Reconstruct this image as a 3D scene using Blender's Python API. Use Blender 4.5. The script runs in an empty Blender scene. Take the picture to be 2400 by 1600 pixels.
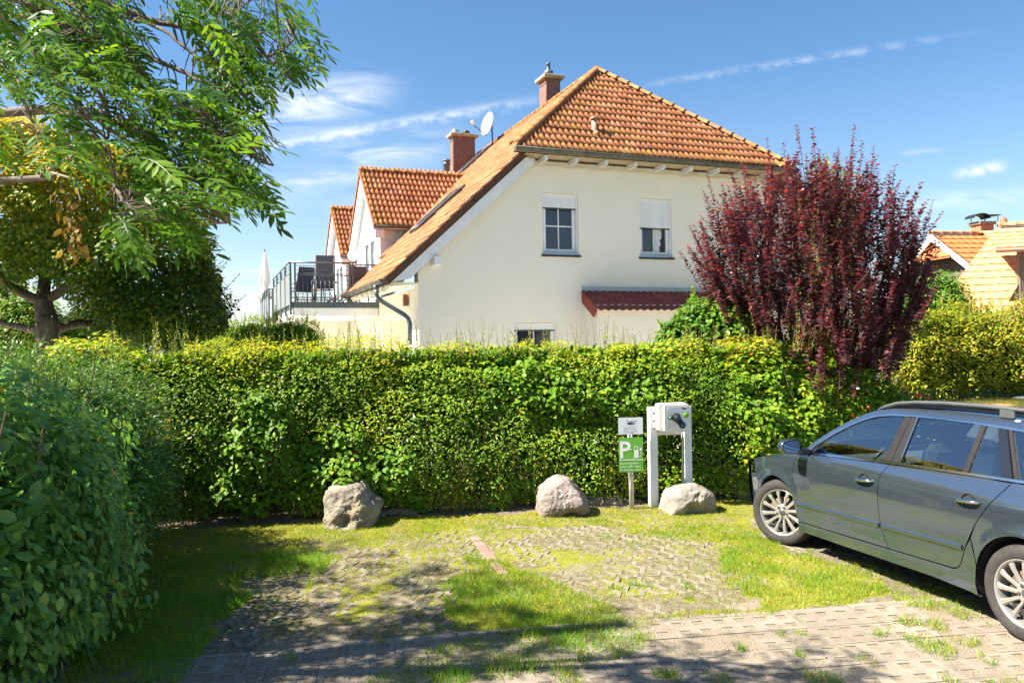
import bpy, bmesh, math, random
import numpy as np
from mathutils import Vector, Matrix, noise as mnoise
from mathutils.geometry import delaunay_2d_cdt
random.seed(7); rng = np.random.default_rng(11)
PI = math.pi; R = math.radians
scene = bpy.context.scene
COL = scene.collection
# ------------------------------------------------------------------ camera
EYE = 2.05; FOC = 1874.0; RHO = math.atan(.0148)
cam_d = bpy.data.cameras.new('camera'); cam = bpy.data.objects.new('camera', cam_d); COL.objects.link(cam)
cam_d.sensor_width = 36; cam_d.lens = FOC/2400*36; cam_d.shift_y = 3/2400
cam_d.clip_start = .05; cam_d.clip_end = 4000
cr, sr = math.cos(RHO), math.sin(RHO)
cam.matrix_world = Matrix(((cr, sr, 0, 0), (0, 0, -1, 0), (-sr, cr, 0, EYE), (0, 0, 0, 1)))
scene.camera = cam
# ------------------------------------------------------------------ light
SUN_EL, SUN_AZ = R(48), math.atan2(-.982, -.19)       # azimuth clockwise from +Y: sun stands to the left
sdir = Vector((math.sin(SUN_AZ)*math.cos(SUN_EL), math.cos(SUN_AZ)*math.cos(SUN_EL), math.sin(SUN_EL)))
sun_d = bpy.data.lights.new('sun', 'SUN'); sun_d.energy = 4.15; sun_d.angle = R(.53); sun_d.color = (1, .93, .80)
sun = bpy.data.objects.new('sun', sun_d); COL.objects.link(sun)
sun.rotation_euler = sdir.to_track_quat('Z', 'Y').to_euler(); sun.location = (0, 0, 30)
scene.view_settings.view_transform = 'Standard'; scene.view_settings.look = 'None'
scene.view_settings.gamma = 1; scene.view_settings.use_curve_mapping = False
scene.view_settings.exposure = 2.2
world = bpy.data.worlds.new('World'); scene.world = world; world.use_nodes = True
def build_world():
    nt = world.node_tree; nt.nodes.clear(); N = nt.nodes; Lk = nt.links.new
    out = N.new('ShaderNodeOutputWorld'); bg = N.new('ShaderNodeBackground'); Lk(bg.outputs[0], out.inputs[0])
    sky = N.new('ShaderNodeTexSky'); sky.sky_type = 'NISHITA'; sky.sun_disc = False
    sky.sun_elevation = SUN_EL; sky.sun_rotation = SUN_AZ; sky.altitude = 0; sky.air_density = 1.0; sky.dust_density = .6; sky.ozone_density = 2.2
    tc = N.new('ShaderNodeTexCoord'); sep = N.new('ShaderNodeSeparateXYZ'); Lk(tc.outputs['Generated'], sep.inputs[0])
    def M(op, a, b=None, c=None):
        n = N.new('ShaderNodeMath'); n.operation = op
        for i, v in enumerate((a, b, c)):
            if v is None: continue
            if isinstance(v, (int, float)): n.inputs[i].default_value = v
            else: Lk(v, n.inputs[i])
        return n.outputs[0]
    yy = M('MAXIMUM', sep.outputs[1], .02)
    U = M('DIVIDE', sep.outputs[0], yy); V = M('DIVIDE', sep.outputs[2], yy)
    cmb = N.new('ShaderNodeCombineXYZ'); Lk(U, cmb.inputs[0]); Lk(V, cmb.inputs[1])
    def noise(sx, sy, rot, scale, detail=6, rough=.6, dist=0.):
        mp = N.new('ShaderNodeMapping'); mp.inputs['Rotation'].default_value = (0, 0, rot); mp.inputs['Scale'].default_value = (sx, sy, 1)
        Lk(cmb.outputs[0], mp.inputs[0]); n = N.new('ShaderNodeTexNoise'); n.inputs['Scale'].default_value = scale
        n.inputs['Detail'].default_value = detail; n.inputs['Roughness'].default_value = rough; n.inputs['Distortion'].default_value = dist
        Lk(mp.outputs[0], n.inputs['Vector']); return n.outputs['Fac']
    wisp = noise(1.2, 5, -.2, 7, 7, .62, .8); puff = noise(1, 1.6, 0, 38, 5, .65, .4); soft = noise(1, 3, -.15, 4, 6, .55, .5)
    def seg(x0, y0, x1, y1, w, lo, hi, tex, amt, wob=0.):           # a streak between two sky directions
        dx, dy = x1-x0, y1-y0; L = math.hypot(dx, dy); dx /= L; dy /= L
        a = M('SUBTRACT', U, x0); b = M('SUBTRACT', V, y0)
        t = M('ADD', M('MULTIPLY', a, dx), M('MULTIPLY', b, dy)); q = M('SUBTRACT', M('MULTIPLY', b, dx), M('MULTIPLY', a, dy))
        if wob: q = M('ADD', q, M('MULTIPLY', M('SUBTRACT', puff, .5), wob))
        g = M('EXPONENT', M('MULTIPLY', M('POWER', M('ABSOLUTE', M('DIVIDE', q, w)), 2.), -1.))
        tt = M('DIVIDE', M('SUBTRACT', t, L*.5), L*.5)
        e = M('EXPONENT', M('MULTIPLY', M('POWER', M('ABSOLUTE', tt), 4.), -1.2))
        n = N.new('ShaderNodeMapRange'); n.inputs[1].default_value = lo; n.inputs[2].default_value = hi; Lk(tex, n.inputs[0])
        return M('MULTIPLY', M('MULTIPLY', M('MULTIPLY', g, e), n.outputs[0]), amt)
    def uv(x, y): return ((x-1200)/FOC, (803-y)/FOC)
    S = []
    for (x0, y0, x1, y1, w, lo, hi, tex, amt, wob) in (
        (560, 345, 1260, 235, 11, .33, .62, puff, .62, .016), (1440, 215, 2240, 100, 8, .36, .70, puff, .30, .012),
        (520, 255, 920, 205, 40, .36, .66, wisp, .75, .01), (560, 300, 860, 235, 55, .38, .75, wisp, .45, .01),
        (760, 350, 1080, 320, 42, .42, .72, wisp, .6, .02), (560, 430, 860, 400, 18, .40, .7, wisp, .6, .01), (640, 480, 1000, 380, 60, .4, .8, soft, .5, 0),
        (380, 745, 640, 720, 38, .2, .5, soft, .95, 0), (430, 640, 640, 625, 9, .4, .7, wisp, .5, 0),
        (2240, 425, 2360, 402, 12, .32, .6, puff, .7, .012), (2080, 505, 2460, 470, 24, .38, .75, wisp, .45, 0), (2120, 372, 2220, 366, 5, .3, .7, wisp, .35, 0)):
        S.append(seg(*uv(x0, y0), *uv(x1, y1), w/FOC, lo, hi, tex, amt, wob))
    tot = S[0]
    for s in S[1:]: tot = M('ADD', tot, s)
    front = M('GREATER_THAN', sep.outputs[1], .05); tot = M('MULTIPLY', tot, front)
    veil = N.new('ShaderNodeMapRange'); veil.inputs[1].default_value = .30; veil.inputs[2].default_value = -.02; veil.inputs[3].default_value = 0.; veil.inputs[4].default_value = .19
    Lk(sep.outputs[2], veil.inputs[0])                               # thin high haze, the same all round
    tot = M('MINIMUM', M('ADD', tot, veil.outputs[0]), .92)
    hs = N.new('ShaderNodeHueSaturation'); hs.inputs['Saturation'].default_value = 1.22; hs.inputs['Value'].default_value = .60; Lk(sky.outputs[0], hs.inputs['Color'])
    mx = N.new('ShaderNodeMix'); mx.data_type = 'RGBA'; Lk(tot, mx.inputs['Factor']); Lk(hs.outputs[0], mx.inputs['A']); mx.inputs['B'].default_value = (3.9, 4.05, 4.2, 1)
    Lk(mx.outputs['Result'], bg.inputs['Color']); bg.inputs['Strength'].default_value = .07
build_world()
# ------------------------------------------------------------------ photo pixel (2400x1600) -> place in the world
def ray(x, y):
    p0, p1 = x-1200., y-803.; return np.array([(p0*cr-p1*sr)/FOC, 1., -(p0*sr+p1*cr)/FOC])
def at(x, y, Y): return np.array([0, 0, EYE])+ray(x, y)*Y
def gnd(x, y, z=0.):
    k = ray(x, y); return np.array([0, 0, EYE])+k*((z-EYE)/k[2])
# ------------------------------------------------------------------ objects
def tag(o, label=None, cat=None, group=None, kind=None):
    if label: o['label'] = label
    if cat: o['category'] = cat
    if group: o['group'] = group
    if kind: o['kind'] = kind
    return o
def empty(name, loc=(0, 0, 0), rz=0., label=None, cat=None, group=None, parent=None):
    o = bpy.data.objects.new(name, None); COL.objects.link(o); o.empty_display_size = .1
    o.location = loc; o.rotation_euler = (0, 0, rz)
    if parent: o.parent = parent
    return tag(o, label, cat, group)
def put(name, me, parent=None, loc=None, rot=None, m=None, kind=None):
    o = bpy.data.objects.new(name, me); COL.objects.link(o)
    if m is not None:
        me.materials.clear()
        for q in (m if isinstance(m, (list, tuple)) else [m]): me.materials.append(q)
    if parent: o.parent = parent
    if loc is not None: o.location = loc
    if rot is not None: o.rotation_euler = rot
    if kind: o['kind'] = kind
    return o
class MB:
    """collects shapes; build() links them as ONE mesh object"""
    def __init__(s): s.v = []; s.f = []; s.mi = []; s.sm = []; s.cur = 0
    def add(s, vs, fs, smooth=False):
        b = len(s.v); s.v.extend([tuple(map(float, p)) for p in vs]); s.f.extend([tuple(b+i for i in f) for f in fs])
        s.mi.extend([s.cur]*len(fs)); s.sm.extend([smooth]*len(fs)); return s
    def box(s, c, d, rot=None, ch=0.):
        """box of size d about c, edges chamfered by ch"""
        hx, hy, hz = d[0]/2, d[1]/2, d[2]/2; c = Vector(c); M = rot if rot is not None else Matrix.Identity(3)
        if ch <= 0:
            vs = [M @ Vector((x*hx, y*hy, z*hz))+c for x in (-1, 1) for y in (-1, 1) for z in (-1, 1)]
            return s.add(vs, [(0, 1, 3, 2), (4, 6, 7, 5), (0, 4, 5, 1), (2, 3, 7, 6), (0, 2, 6, 4), (1, 5, 7, 3)])
        ch = min(ch, hx*.9, hy*.9, hz*.9); bm = bmesh.new(); bmesh.ops.create_cube(bm, size=2)
        for v in bm.verts: v.co = Vector((v.co.x*hx, v.co.y*hy, v.co.z*hz))
        bmesh.ops.bevel(bm, geom=bm.edges[:], offset=ch, segments=1, affect='EDGES'); s.bm(bm, M, c); return s
    def bm(s, bm, M=None, c=None, smooth=False):
        bm.verts.index_update(); vs = [(M @ v.co if M is not None else v.co)+(c if c is not None else Vector()) for v in bm.verts]
        s.add(vs, [tuple(v.index for v in f.verts) for f in bm.faces], smooth); bm.free(); return s
    def tube(s, pts, r, n=8, cap=True, smooth=True):
        pts = [Vector(p) for p in pts]; k = len(pts); rs = r if isinstance(r, (list, tuple)) else [r]*k
        vs = []; up = Vector((0, 0, 1)); prev = None
        for i, p in enumerate(pts):
            d = (pts[min(i+1, k-1)]-pts[max(i-1, 0)]).normalized()
            if prev is None:
                a = d.cross(up if abs(d.z) < .9 else Vector((1, 0, 0))).normalized()
            else:
                a = prev-d*prev.dot(d); a = a.normalized() if a.length > 1e-6 else d.orthogonal().normalized()
            prev = a; b = d.cross(a)
            for j in range(n):
                t = 2*PI*j/n; vs.append(p+(a*math.cos(t)+b*math.sin(t))*rs[i])
        fs = [(i*n+j, i*n+(j+1) % n, (i+1)*n+(j+1) % n, (i+1)*n+j) for i in range(k-1) for j in range(n)]
        s.add(vs, fs, smooth)
        if cap: b = len(s.v)-len(vs); s.f += [tuple(b+j for j in range(n))[::-1], tuple(b+(k-1)*n+j for j in range(n))]; s.mi += [s.cur]*2; s.sm += [False]*2
        return s
    def lathe(s, prof, n=20, M=None, c=(0, 0, 0), smooth=True):
        """prof: (radius, height) pairs about local z"""
        c = Vector(c); M = M if M is not None else Matrix.Identity(3); vs = []
        for (r, z) in prof:
            for j in range(n):
                t = 2*PI*j/n; vs.append(M @ Vector((r*math.cos(t), r*math.sin(t), z))+c)
        k = len(prof)
        fs = [(i*n+j, i*n+(j+1) % n, (i+1)*n+(j+1) % n, (i+1)*n+j) for i in range(k-1) for j in range(n)]
        return s.add(vs, fs, smooth)
    def prism(s, poly, fn, d0, d1, holes=(), back=True, smooth=False):
        """flat polygon (with holes) from depth d0 to d1; fn(u, v, w) -> place"""
        vv, tt = cdt(poly, holes); n = len(vv)
        s.add([fn(u, v, d0) for u, v in vv], tt, smooth)
        if back: s.add([fn(u, v, d1) for u, v in vv], [t[::-1] for t in tt], smooth)
        for lp in [poly]+list(holes):
            m = len(lp); vs = [fn(u, v, d0) for u, v in lp]+[fn(u, v, d1) for u, v in lp]
            s.add(vs, [(i, (i+1) % m, m+(i+1) % m, m+i) for i in range(m)])
        return s
    def mesh(s, name):
        me = bpy.data.meshes.new(name); me.from_pydata(s.v, [], s.f)
        me.polygons.foreach_set('material_index', s.mi); me.polygons.foreach_set('use_smooth', s.sm); me.update(); return me
    def build(s, name, m, parent=None, loc=None, rot=None, kind=None, fix=True):
        me = s.mesh(name)
        if fix:
            b = bmesh.new(); b.from_mesh(me); bmesh.ops.recalc_face_normals(b, faces=b.faces[:]); b.to_mesh(me); b.free()
        return put(name, me, parent, loc, rot, m, kind)
def inside(p, poly):
    x, y = p; c = False; n = len(poly); j = n-1
    for i in range(n):
        xi, yi = poly[i]; xj, yj = poly[j]
        if (yi > y) != (yj > y) and x < (xj-xi)*(y-yi)/(yj-yi)+xi: c = not c
        j = i
    return c
def cdt(poly, holes=(), step=0., extra=()):
    """triangles of a polygon with holes; step > 0 adds inner points so that it can be bent"""
    pts = []; eds = []
    for lp in [poly]+list(holes):
        b = len(pts); m = len(lp); pts += [Vector(p) for p in lp]; eds += [(b+i, b+(i+1) % m) for i in range(m)]
    if step:
        xs = [p[0] for p in poly]; ys = [p[1] for p in poly]; r = random.Random(3)
        for i in range(int((max(xs)-min(xs))/step)+1):
            for j in range(int((max(ys)-min(ys))/step)+1):
                q = (min(xs)+(i+.5+.5*(j % 2)*.5)*step, min(ys)+(j+.5)*step)
                if inside(q, poly) and not any(inside(q, h) for h in holes): pts.append(Vector(q))
    pts += [Vector(e) for e in extra]
    vo, eo, fo, *_ = delaunay_2d_cdt(pts, eds, [], 0, 1e-5)
    out = []
    for f in fo:
        c = (sum(vo[i].x for i in f)/len(f), sum(vo[i].y for i in f)/len(f))
        if inside(c, poly) and not any(inside(c, h) for h in holes): out.append(tuple(f))
    return [(v.x, v.y) for v in vo], out
def clip_poly(poly, reg):
    """poly cut to a convex counter-clockwise region"""
    out = list(poly); n = len(reg)
    for i in range(n):
        (ax, ay), (bx, by) = reg[i], reg[(i+1) % n]; src = out; out = []
        if not src: return []
        sd = lambda p: (bx-ax)*(p[1]-ay)-(by-ay)*(p[0]-ax)
        for k in range(len(src)):
            p, q = src[k], src[(k+1) % len(src)]; a, b = sd(p), sd(q)
            if a >= 0: out.append(p)
            if (a >= 0) != (b >= 0): t = a/(a-b); out.append((p[0]+(q[0]-p[0])*t, p[1]+(q[1]-p[1])*t))
    return out
def rrect(w, h, r, n=4, cx=0., cy=0.):
    o = []
    for (sx, sy, a0) in ((1, 1, 0), (-1, 1, 90), (-1, -1, 180), (1, -1, 270)):
        for k in range(n+1):
            a = R(a0+90*k/n); o.append((cx+sx*(w/2-r)+r*math.cos(a), cy+sy*(h/2-r)+r*math.sin(a)))
    return o
def copy_tree(o, parent=None):
    c = o.copy(); COL.objects.link(c)
    if parent: c.parent = parent
    for ch in o.children: copy_tree(ch, c)
    return c
# ------------------------------------------------------------------ materials
def ramp(N, Lk, src, stops):
    r = N.new('ShaderNodeValToRGB'); e = r.color_ramp.elements
    while len(e) < len(stops): e.new(.5)
    for k, (p, c) in enumerate(stops): e[k].position = p; e[k].color = (*c, 1)
    Lk(src, r.inputs[0]); return r.outputs[0]
def mat(name, stops, scale=4., rough=.6, metal=0., bump=0., bscale=40., spec=.5, detail=5, coord='Object', spots=None, coat=0., rnd=0., var=0., aniso=None):
    """procedural surface: noise drives a colour ramp, a second noise the relief; spots = (colour, scale, threshold) adds blotches"""
    m = bpy.data.materials.new(name); m.use_nodes = True; nt = m.node_tree; N = nt.nodes; Lk = nt.links.new; b = N['Principled BSDF']
    if not isinstance(stops[0], (list, tuple)): stops = [(0., [c*.86 for c in stops]), (1., [min(1, c*1.12) for c in stops])]
    if coord == 'World': vec = N.new('ShaderNodeNewGeometry').outputs['Position']
    else: vec = N.new('ShaderNodeTexCoord').outputs['Object']
    if aniso:
        mp = N.new('ShaderNodeMapping'); mp.inputs['Scale'].default_value = aniso; Lk(vec, mp.inputs[0]); vec = mp.outputs[0]
    def nz(sc, det=detail, rg=.6):
        n = N.new('ShaderNodeTexNoise'); n.inputs['Scale'].default_value = sc; n.inputs['Detail'].default_value = det; n.inputs['Roughness'].default_value = rg
        Lk(vec, n.inputs['Vector']); return n.outputs['Fac']
    f = nz(scale); mr = N.new('ShaderNodeMapRange'); mr.inputs[1].default_value = .3; mr.inputs[2].default_value = .7; Lk(f, mr.inputs[0]); f = mr.outputs[0]
    if rnd:
        oi = N.new('ShaderNodeObjectInfo'); at_ = N.new('ShaderNodeAttribute'); at_.attribute_name = 'rnd'
        a = N.new('ShaderNodeMath'); a.operation = 'ADD'; Lk(oi.outputs['Random'], a.inputs[0]); Lk(at_.outputs['Fac'], a.inputs[1])
        fr = N.new('ShaderNodeMath'); fr.operation = 'FRACT'; Lk(a.outputs[0], fr.inputs[0])
        mx = N.new('ShaderNodeMix'); mx.inputs[0].default_value = rnd; Lk(f, mx.inputs[2]); Lk(fr.outputs[0], mx.inputs[3]); f = mx.outputs[0]
    col = ramp(N, Lk, f, stops)
    for sp in (spots or []):
        c2, sc, th = sp[:3]; wd = sp[3] if len(sp) > 3 else .06
        mr = N.new('ShaderNodeMapRange'); mr.inputs[1].default_value = th-wd; mr.inputs[2].default_value = th+wd; Lk(nz(sc, 6, .68), mr.inputs[0])
        mx = N.new('ShaderNodeMix'); mx.data_type = 'RGBA'; Lk(mr.outputs[0], mx.inputs['Factor']); Lk(col, mx.inputs['A']); mx.inputs['B'].default_value = (*c2, 1); col = mx.outputs['Result']
    Lk(col, b.inputs['Base Color']); b.inputs['Metallic'].default_value = metal; b.inputs['Specular IOR Level'].default_value = spec
    b.inputs['Roughness'].default_value = rough
    if var:
        mr = N.new('ShaderNodeMapRange'); mr.inputs[3].default_value = max(.02, rough-var); mr.inputs[4].default_value = min(1, rough+var); Lk(nz(scale*2.3), mr.inputs[0]); Lk(mr.outputs[0], b.inputs['Roughness'])
    if coat: b.inputs['Coat Weight'].default_value = coat; b.inputs['Coat Roughness'].default_value = .03
    if bump:
        bp = N.new('ShaderNodeBump'); bp.inputs['Strength'].default_value = 1.; bp.inputs['Distance'].default_value = bump; Lk(nz(bscale, 8, .7), bp.inputs['Height']); Lk(bp.outputs[0], b.inputs['Normal'])
    return m
def leafmat(name, stops, trans=.38, rough=.45, spec=.4, tint=(1.25, 1.2, .7)):
    """leaf: colour by the leaf's own random value, light passes through it"""
    m = bpy.data.materials.new(name); m.use_nodes = True; nt = m.node_tree; N = nt.nodes; Lk = nt.links.new; b = N['Principled BSDF']
    a = N.new('ShaderNodeAttribute'); a.attribute_name = 'rnd'; col = ramp(N, Lk, a.outputs['Fac'], stops)
    Lk(col, b.inputs['Base Color']); b.inputs['Roughness'].default_value = rough; b.inputs['Specular IOR Level'].default_value = spec
    tr = N.new('ShaderNodeBsdfTranslucent'); mu = N.new('ShaderNodeMix'); mu.data_type = 'RGBA'; mu.blend_type = 'MULTIPLY'; mu.inputs['Factor'].default_value = 1
    Lk(col, mu.inputs['A']); mu.inputs['B'].default_value = (*tint, 1); Lk(mu.outputs['Result'], tr.inputs['Color'])
    mx = N.new('ShaderNodeMixShader'); mx.inputs[0].default_value = trans; Lk(b.outputs[0], mx.inputs[1]); Lk(tr.outputs[0], mx.inputs[2]); Lk(mx.outputs[0], N['Material Output'].inputs['Surface'])
    return m
def glassmat(name, col=(.02, .03, .04), rough=.02, trans=.0, ior=1.5):
    m = bpy.data.materials.new(name); m.use_nodes = True; b = m.node_tree.nodes['Principled BSDF']
    b.inputs['Base Color'].default_value = (*col, 1); b.inputs['Roughness'].default_value = rough; b.inputs['IOR'].default_value = ior
    b.inputs['Transmission Weight'].default_value = trans; b.inputs['Specular IOR Level'].default_value = .8
    return m
# ------------------------------------------------------------------ leaves by the thousand
TPL = {
 'two': ([(0, 0, 0), (.45, -.5, .12), (.45, .5, .12), (1, 0, -.05)], [(0, 1, 3), (0, 3, 2)]),
 'hex': ([(0, 0, 0), (.32, -.42, .08), (.32, .42, .08), (.68, -.40, .04), (.68, .40, .04), (1, 0, -.12)], [(0, 1, 3, 5), (0, 5, 4, 2)]),
 'big': ([(0, 0, 0), (.28, -.42, .10), (.28, .42, .10), (.65, -.40, .04), (.65, .40, .04), (1, 0, -.18), (.28, 0, 0), (.65, 0, -.04)],
         [(0, 1, 6), (0, 6, 2), (1, 3, 7, 6), (6, 7, 4, 2), (3, 5, 7), (7, 5, 4)]),
 'ash': ([(0, 0, 0), (.2, -.3, .05), (.2, .3, .05), (.5, -.5, .05), (.5, .5, .05), (.78, -.3, -.02), (.78, .3, -.02), (1, 0, -.16), (.2, 0, 0), (.5, 0, -.02), (.78, 0, -.08)],
         [(0, 1, 8), (0, 8, 2), (1, 3, 9, 8), (8, 9, 4, 2), (3, 5, 10, 9), (9, 10, 6, 4), (5, 7, 10), (10, 7, 6)]),
 'blade': ([(0, -.5, 0), (0, .5, 0), (.55, -.38, .10), (.55, .38, .10), (1, 0, -.10)], [(0, 1, 3, 2), (2, 3, 4)]),
}
def unit(a): return a/np.maximum(np.linalg.norm(a, axis=1, keepdims=True), 1e-9)
def leaf_mesh(name, P, D, Nn, L, W, tpl='hex', rnd=None, smooth=False):
    P = np.asarray(P, float); n = len(P); D = unit(np.asarray(D, float)); Sd = unit(np.cross(Nn, D)); Nn = np.cross(D, Sd)
    L = np.broadcast_to(L, n).astype(float); W = np.broadcast_to(W, n).astype(float); tv, tf = TPL[tpl]; tv = np.array(tv); k = len(tv)
    V = P[:, None]+tv[None, :, 0, None]*(D*L[:, None])[:, None]+tv[None, :, 1, None]*(Sd*W[:, None])[:, None]+tv[None, :, 2, None]*(Nn*W[:, None])[:, None]
    me = bpy.data.meshes.new(name); me.vertices.add(n*k); me.vertices.foreach_set('co', V.reshape(-1).astype(np.float32))
    fl = np.concatenate([np.array(f) for f in tf]); sz = np.array([len(f) for f in tf]); ll = len(fl)
    loops = (fl[None]+(np.arange(n)*k)[:, None]).reshape(-1); me.loops.add(len(loops)); me.loops.foreach_set('vertex_index', loops.astype(np.int32))
    st = np.concatenate([[0], np.cumsum(sz)[:-1]]); starts = (st[None]+(np.arange(n)*ll)[:, None]).reshape(-1)
    me.polygons.add(len(starts)); me.polygons.foreach_set('loop_start', starts.astype(np.int32)); me.update(calc_edges=True)
    a = me.attributes.new('rnd', 'FLOAT', 'POINT'); rv = rng.random(n) if rnd is None else np.clip(rnd, 0, 1)
    a.data.foreach_set('value', np.repeat(rv, k).astype(np.float32))
    if smooth: me.polygons.foreach_set('use_smooth', np.ones(len(starts), bool))
    return me
def rdir(n): return unit(rng.normal(size=(n, 3)))
def vnoise(P, sc, seed=0.):
    return np.array([mnoise.noise((p[0]*sc+seed, p[1]*sc-seed, p[2]*sc+2*seed)) for p in P])
# ================================================================== GROUND
E1 = np.array([math.cos(R(9)), math.sin(R(9))]); E2 = np.array([-E1[1], E1[0]]); K0 = np.array([-.163, 5.639])
def lot(a, b): return K0+E1*a+E2*b
def G2(pp): return [tuple(gnd(x, y)[:2]) for x, y in pp]
GRASS = [  # outline on the ground, cover, blade height, lushness
 (G2([(330, 1262), (430, 1238), (900, 1212), (1300, 1196), (1560, 1182), (1775, 1168), (1790, 1225), (1500, 1228), (1200, 1236), (960, 1262), (760, 1290), (560, 1300), (380, 1308)]), .95, .042, .35),
 (G2([(1380, 1205), (1750, 1180), (1800, 1290), (1650, 1275), (1450, 1252)]), .95, .05, .5),
 (G2([(330, 1300), (640, 1296), (820, 1300), (760, 1340), (570, 1352), (560, 1400), (500, 1480), (430, 1600), (120, 1640), (250, 1450)]), 1., .085, .85),
 (G2([(1120, 1290), (1250, 1340), (1420, 1430), (1500, 1452), (1250, 1490), (1080, 1485), (1020, 1440), (1070, 1360)]), 1., .07, .7),
 (G2([(1690, 1250), (1800, 1262), (1990, 1330), (2165, 1402), (1800, 1438), (1710, 1370), (1670, 1290)]), 1., .06, .6),
 (G2([(1230, 1488), (1500, 1446), (1950, 1404), (1950, 1424), (1500, 1466), (1240, 1505)]), .9, .05, .45),
 (G2([(960, 1245), (1300, 1240), (1280, 1330), (1120, 1370), (820, 1330), (800, 1290)]), .55, .035, .3),
 (G2([(560, 1360), (800, 1300), (1150, 1240), (1500, 1240), (1700, 1290), (1760, 1400), (1500, 1450), (1100, 1480), (600, 1500)]), .42, .030, .35),
 (G2([(1150, 1480), (1500, 1475), (1440, 1560), (1150, 1600), (850, 1600), (1000, 1520)]), .62, .055, .75),
 (G2([(1960, 1310), (2290, 1400), (2330, 1470), (2100, 1390)]), .5, .05, .8),
]
TUFT = [(2195, 1428, .13), (2275, 1442, .12), (2120, 1458, .11), (2215, 1472, .12), (2165, 1512, .08), (2215, 1530, .10), (2280, 1508, .14), (2088, 1497, .07), (2040, 1562, .05),
        (1480, 1500, .08), (1400, 1500, .07), (1330, 1500, .09), (1390, 1545, .10), (1010, 1530, .10), (880, 1498, .07), (705, 1560, .06), (1190, 1570, .13), (1070, 1590, .12), (1340, 1590, .12),
        (1500, 1375, .06), (1530, 1380, .05), (1600, 1405, .06), (1620, 1385, .07), (1440, 1380, .06), (1960, 1585, .10), (1900, 1540, .05), (1880, 1490, .04), (1830, 1495, .05), (2330, 1545, .06), (2380, 1590, .09),
        (1560, 1590, .09), (1700, 1595, .06), (740, 1370, .05), (900, 1425, .06), (750, 1320, .09), (1740, 1530, .05), (2240, 1590, .07), (1310, 1395, .07)]
TUFTW = [(gnd(x, y)[0], gnd(x, y)[1], r) for x, y, r in TUFT]
SAND = [(gnd(x, y)[0], gnd(x, y)[1], a, b) for x, y, a, b in ((745, 1505, .42, .28), (880, 1405, .40, .17), (770, 1276, .18, .12), (1800, 1420, .35, .16), (2330, 1525, .30, .14), (1700, 1520, .5, .14), (1330, 1330, .22, .25), (1470, 1205, .18, .1), (2250, 1425, .3, .12))]
def polyin(P, poly):
    x, y = P[:, 0], P[:, 1]; c = np.zeros(len(P), bool); n = len(poly); j = n-1
    for i in range(n):
        xi, yi = poly[i]; xj, yj = poly[j]
        c ^= ((yi > y) != (yj > y)) & (x < (xj-xi)*(y-yi)/(yj-yi+1e-12)+xi); j = i
    return c
_pv = rng.random((64, 64))
def n2(P, sc):                                                       # cheap tileable value noise, 0..1
    q = P*sc; i = np.floor(q).astype(int); f = q-i; f = f*f*(3-2*f); i0 = i % 64; i1 = (i+1) % 64
    return (_pv[i0[:, 0], i0[:, 1]]*(1-f[:, 0])+_pv[i1[:, 0], i0[:, 1]]*f[:, 0])*(1-f[:, 1])+(_pv[i0[:, 0], i1[:, 1]]*(1-f[:, 0])+_pv[i1[:, 0], i1[:, 1]]*f[:, 0])*f[:, 1]
def fb(P, sc): return n2(P, sc)*.5+n2(P+7.3, sc*2.1)*.3+n2(P+3.1, sc*4.3)*.2
def cover(P):
    """grass cover, blade height and lushness on the ground"""
    Q = P+(np.stack([fb(P, 2.2), fb(P+31, 2.2)], 1)-.5)*.45
    d = np.zeros(len(P)); h = np.full(len(P), .03); l = np.full(len(P), .4)
    for poly, c, hh, ll in GRASS:
        m = polyin(Q, poly); up = m & (c > d); d[up] = c; h[up] = hh; l[up] = ll
    for x, y, r in TUFTW:
        e = np.hypot(Q[:, 0]-x, Q[:, 1]-y)/r; m = e < 1.; d[m] = np.maximum(d[m], 1.-.5*e[m]**2); h[m] = np.maximum(h[m], .085); l[m] = .78
    return d, h, l
def sandy(P):
    s = np.zeros(len(P)); Q = P+(np.stack([fb(P, 4), fb(P+17, 4)], 1)-.5)*.22
    for x, y, a, b in SAND: s = np.maximum(s, np.clip(1.5-1.5*(((Q[:, 0]-x)/a)**2+((Q[:, 1]-y)/b)**2), 0, 1))
    return s
def gz(P): return ((fb(P, 1.3)-.5)*.02+(fb(P, 9)-.5)*.012)*np.where((P-K0)@E2 < .05, .25, .6)
# --- far ground
g = MB(); nx = 26; ext = 600.
xs = np.sign(np.linspace(-1, 1, nx))*np.abs(np.linspace(-1, 1, nx))**2.5*ext
g.add([(x, y+8, -.05) for y in xs for x in xs], [(j*nx+i, j*nx+i+1, (j+1)*nx+i+1, (j+1)*nx+i) for j in range(nx-1) for i in range(nx-1)])
g.build('ground', mat('ground_green', [(0, (.05, .055, .025)), (.5, (.07, .085, .03)), (1, (.11, .10, .06))], .4, .95, coord='World', spec=.1, bump=.03, bscale=30), kind='structure')
yd = MB(); yd.add([(-14, 9.9, -.03), (-3, 11.2, -.03), (3, 11.9, -.03), (6, 13.5, -.03), (14, 17, -.03), (15, 22, -.03), (8, 24, -.03), (-4, 24, -.03), (-14, 40, -.03), (-22, 30, -.03)], [(0, 1, 2, 3, 4, 5, 6, 7, 8, 9)])
yd.build('bounce_yard', mat('bounce_gravel', [(0, (.50, .47, .40)), (.5, (.58, .55, .48)), (1, (.66, .63, .56))], 9, .95, coord='World', bump=.01, bscale=60, spec=.1), kind='structure')  # unseen behind the hedge; pale ground added to bounce light onto the gable
ln_ = MB(); ln_.add([(-14, 2.35, -.012), (-14, -8, -.012), (16, -8, -.012), (16, 6, -.022), (6.4, 5.5, -.022), (5.9, 2.35, -.012)], [(0, 1, 2, 3, 4, 5)])
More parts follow.
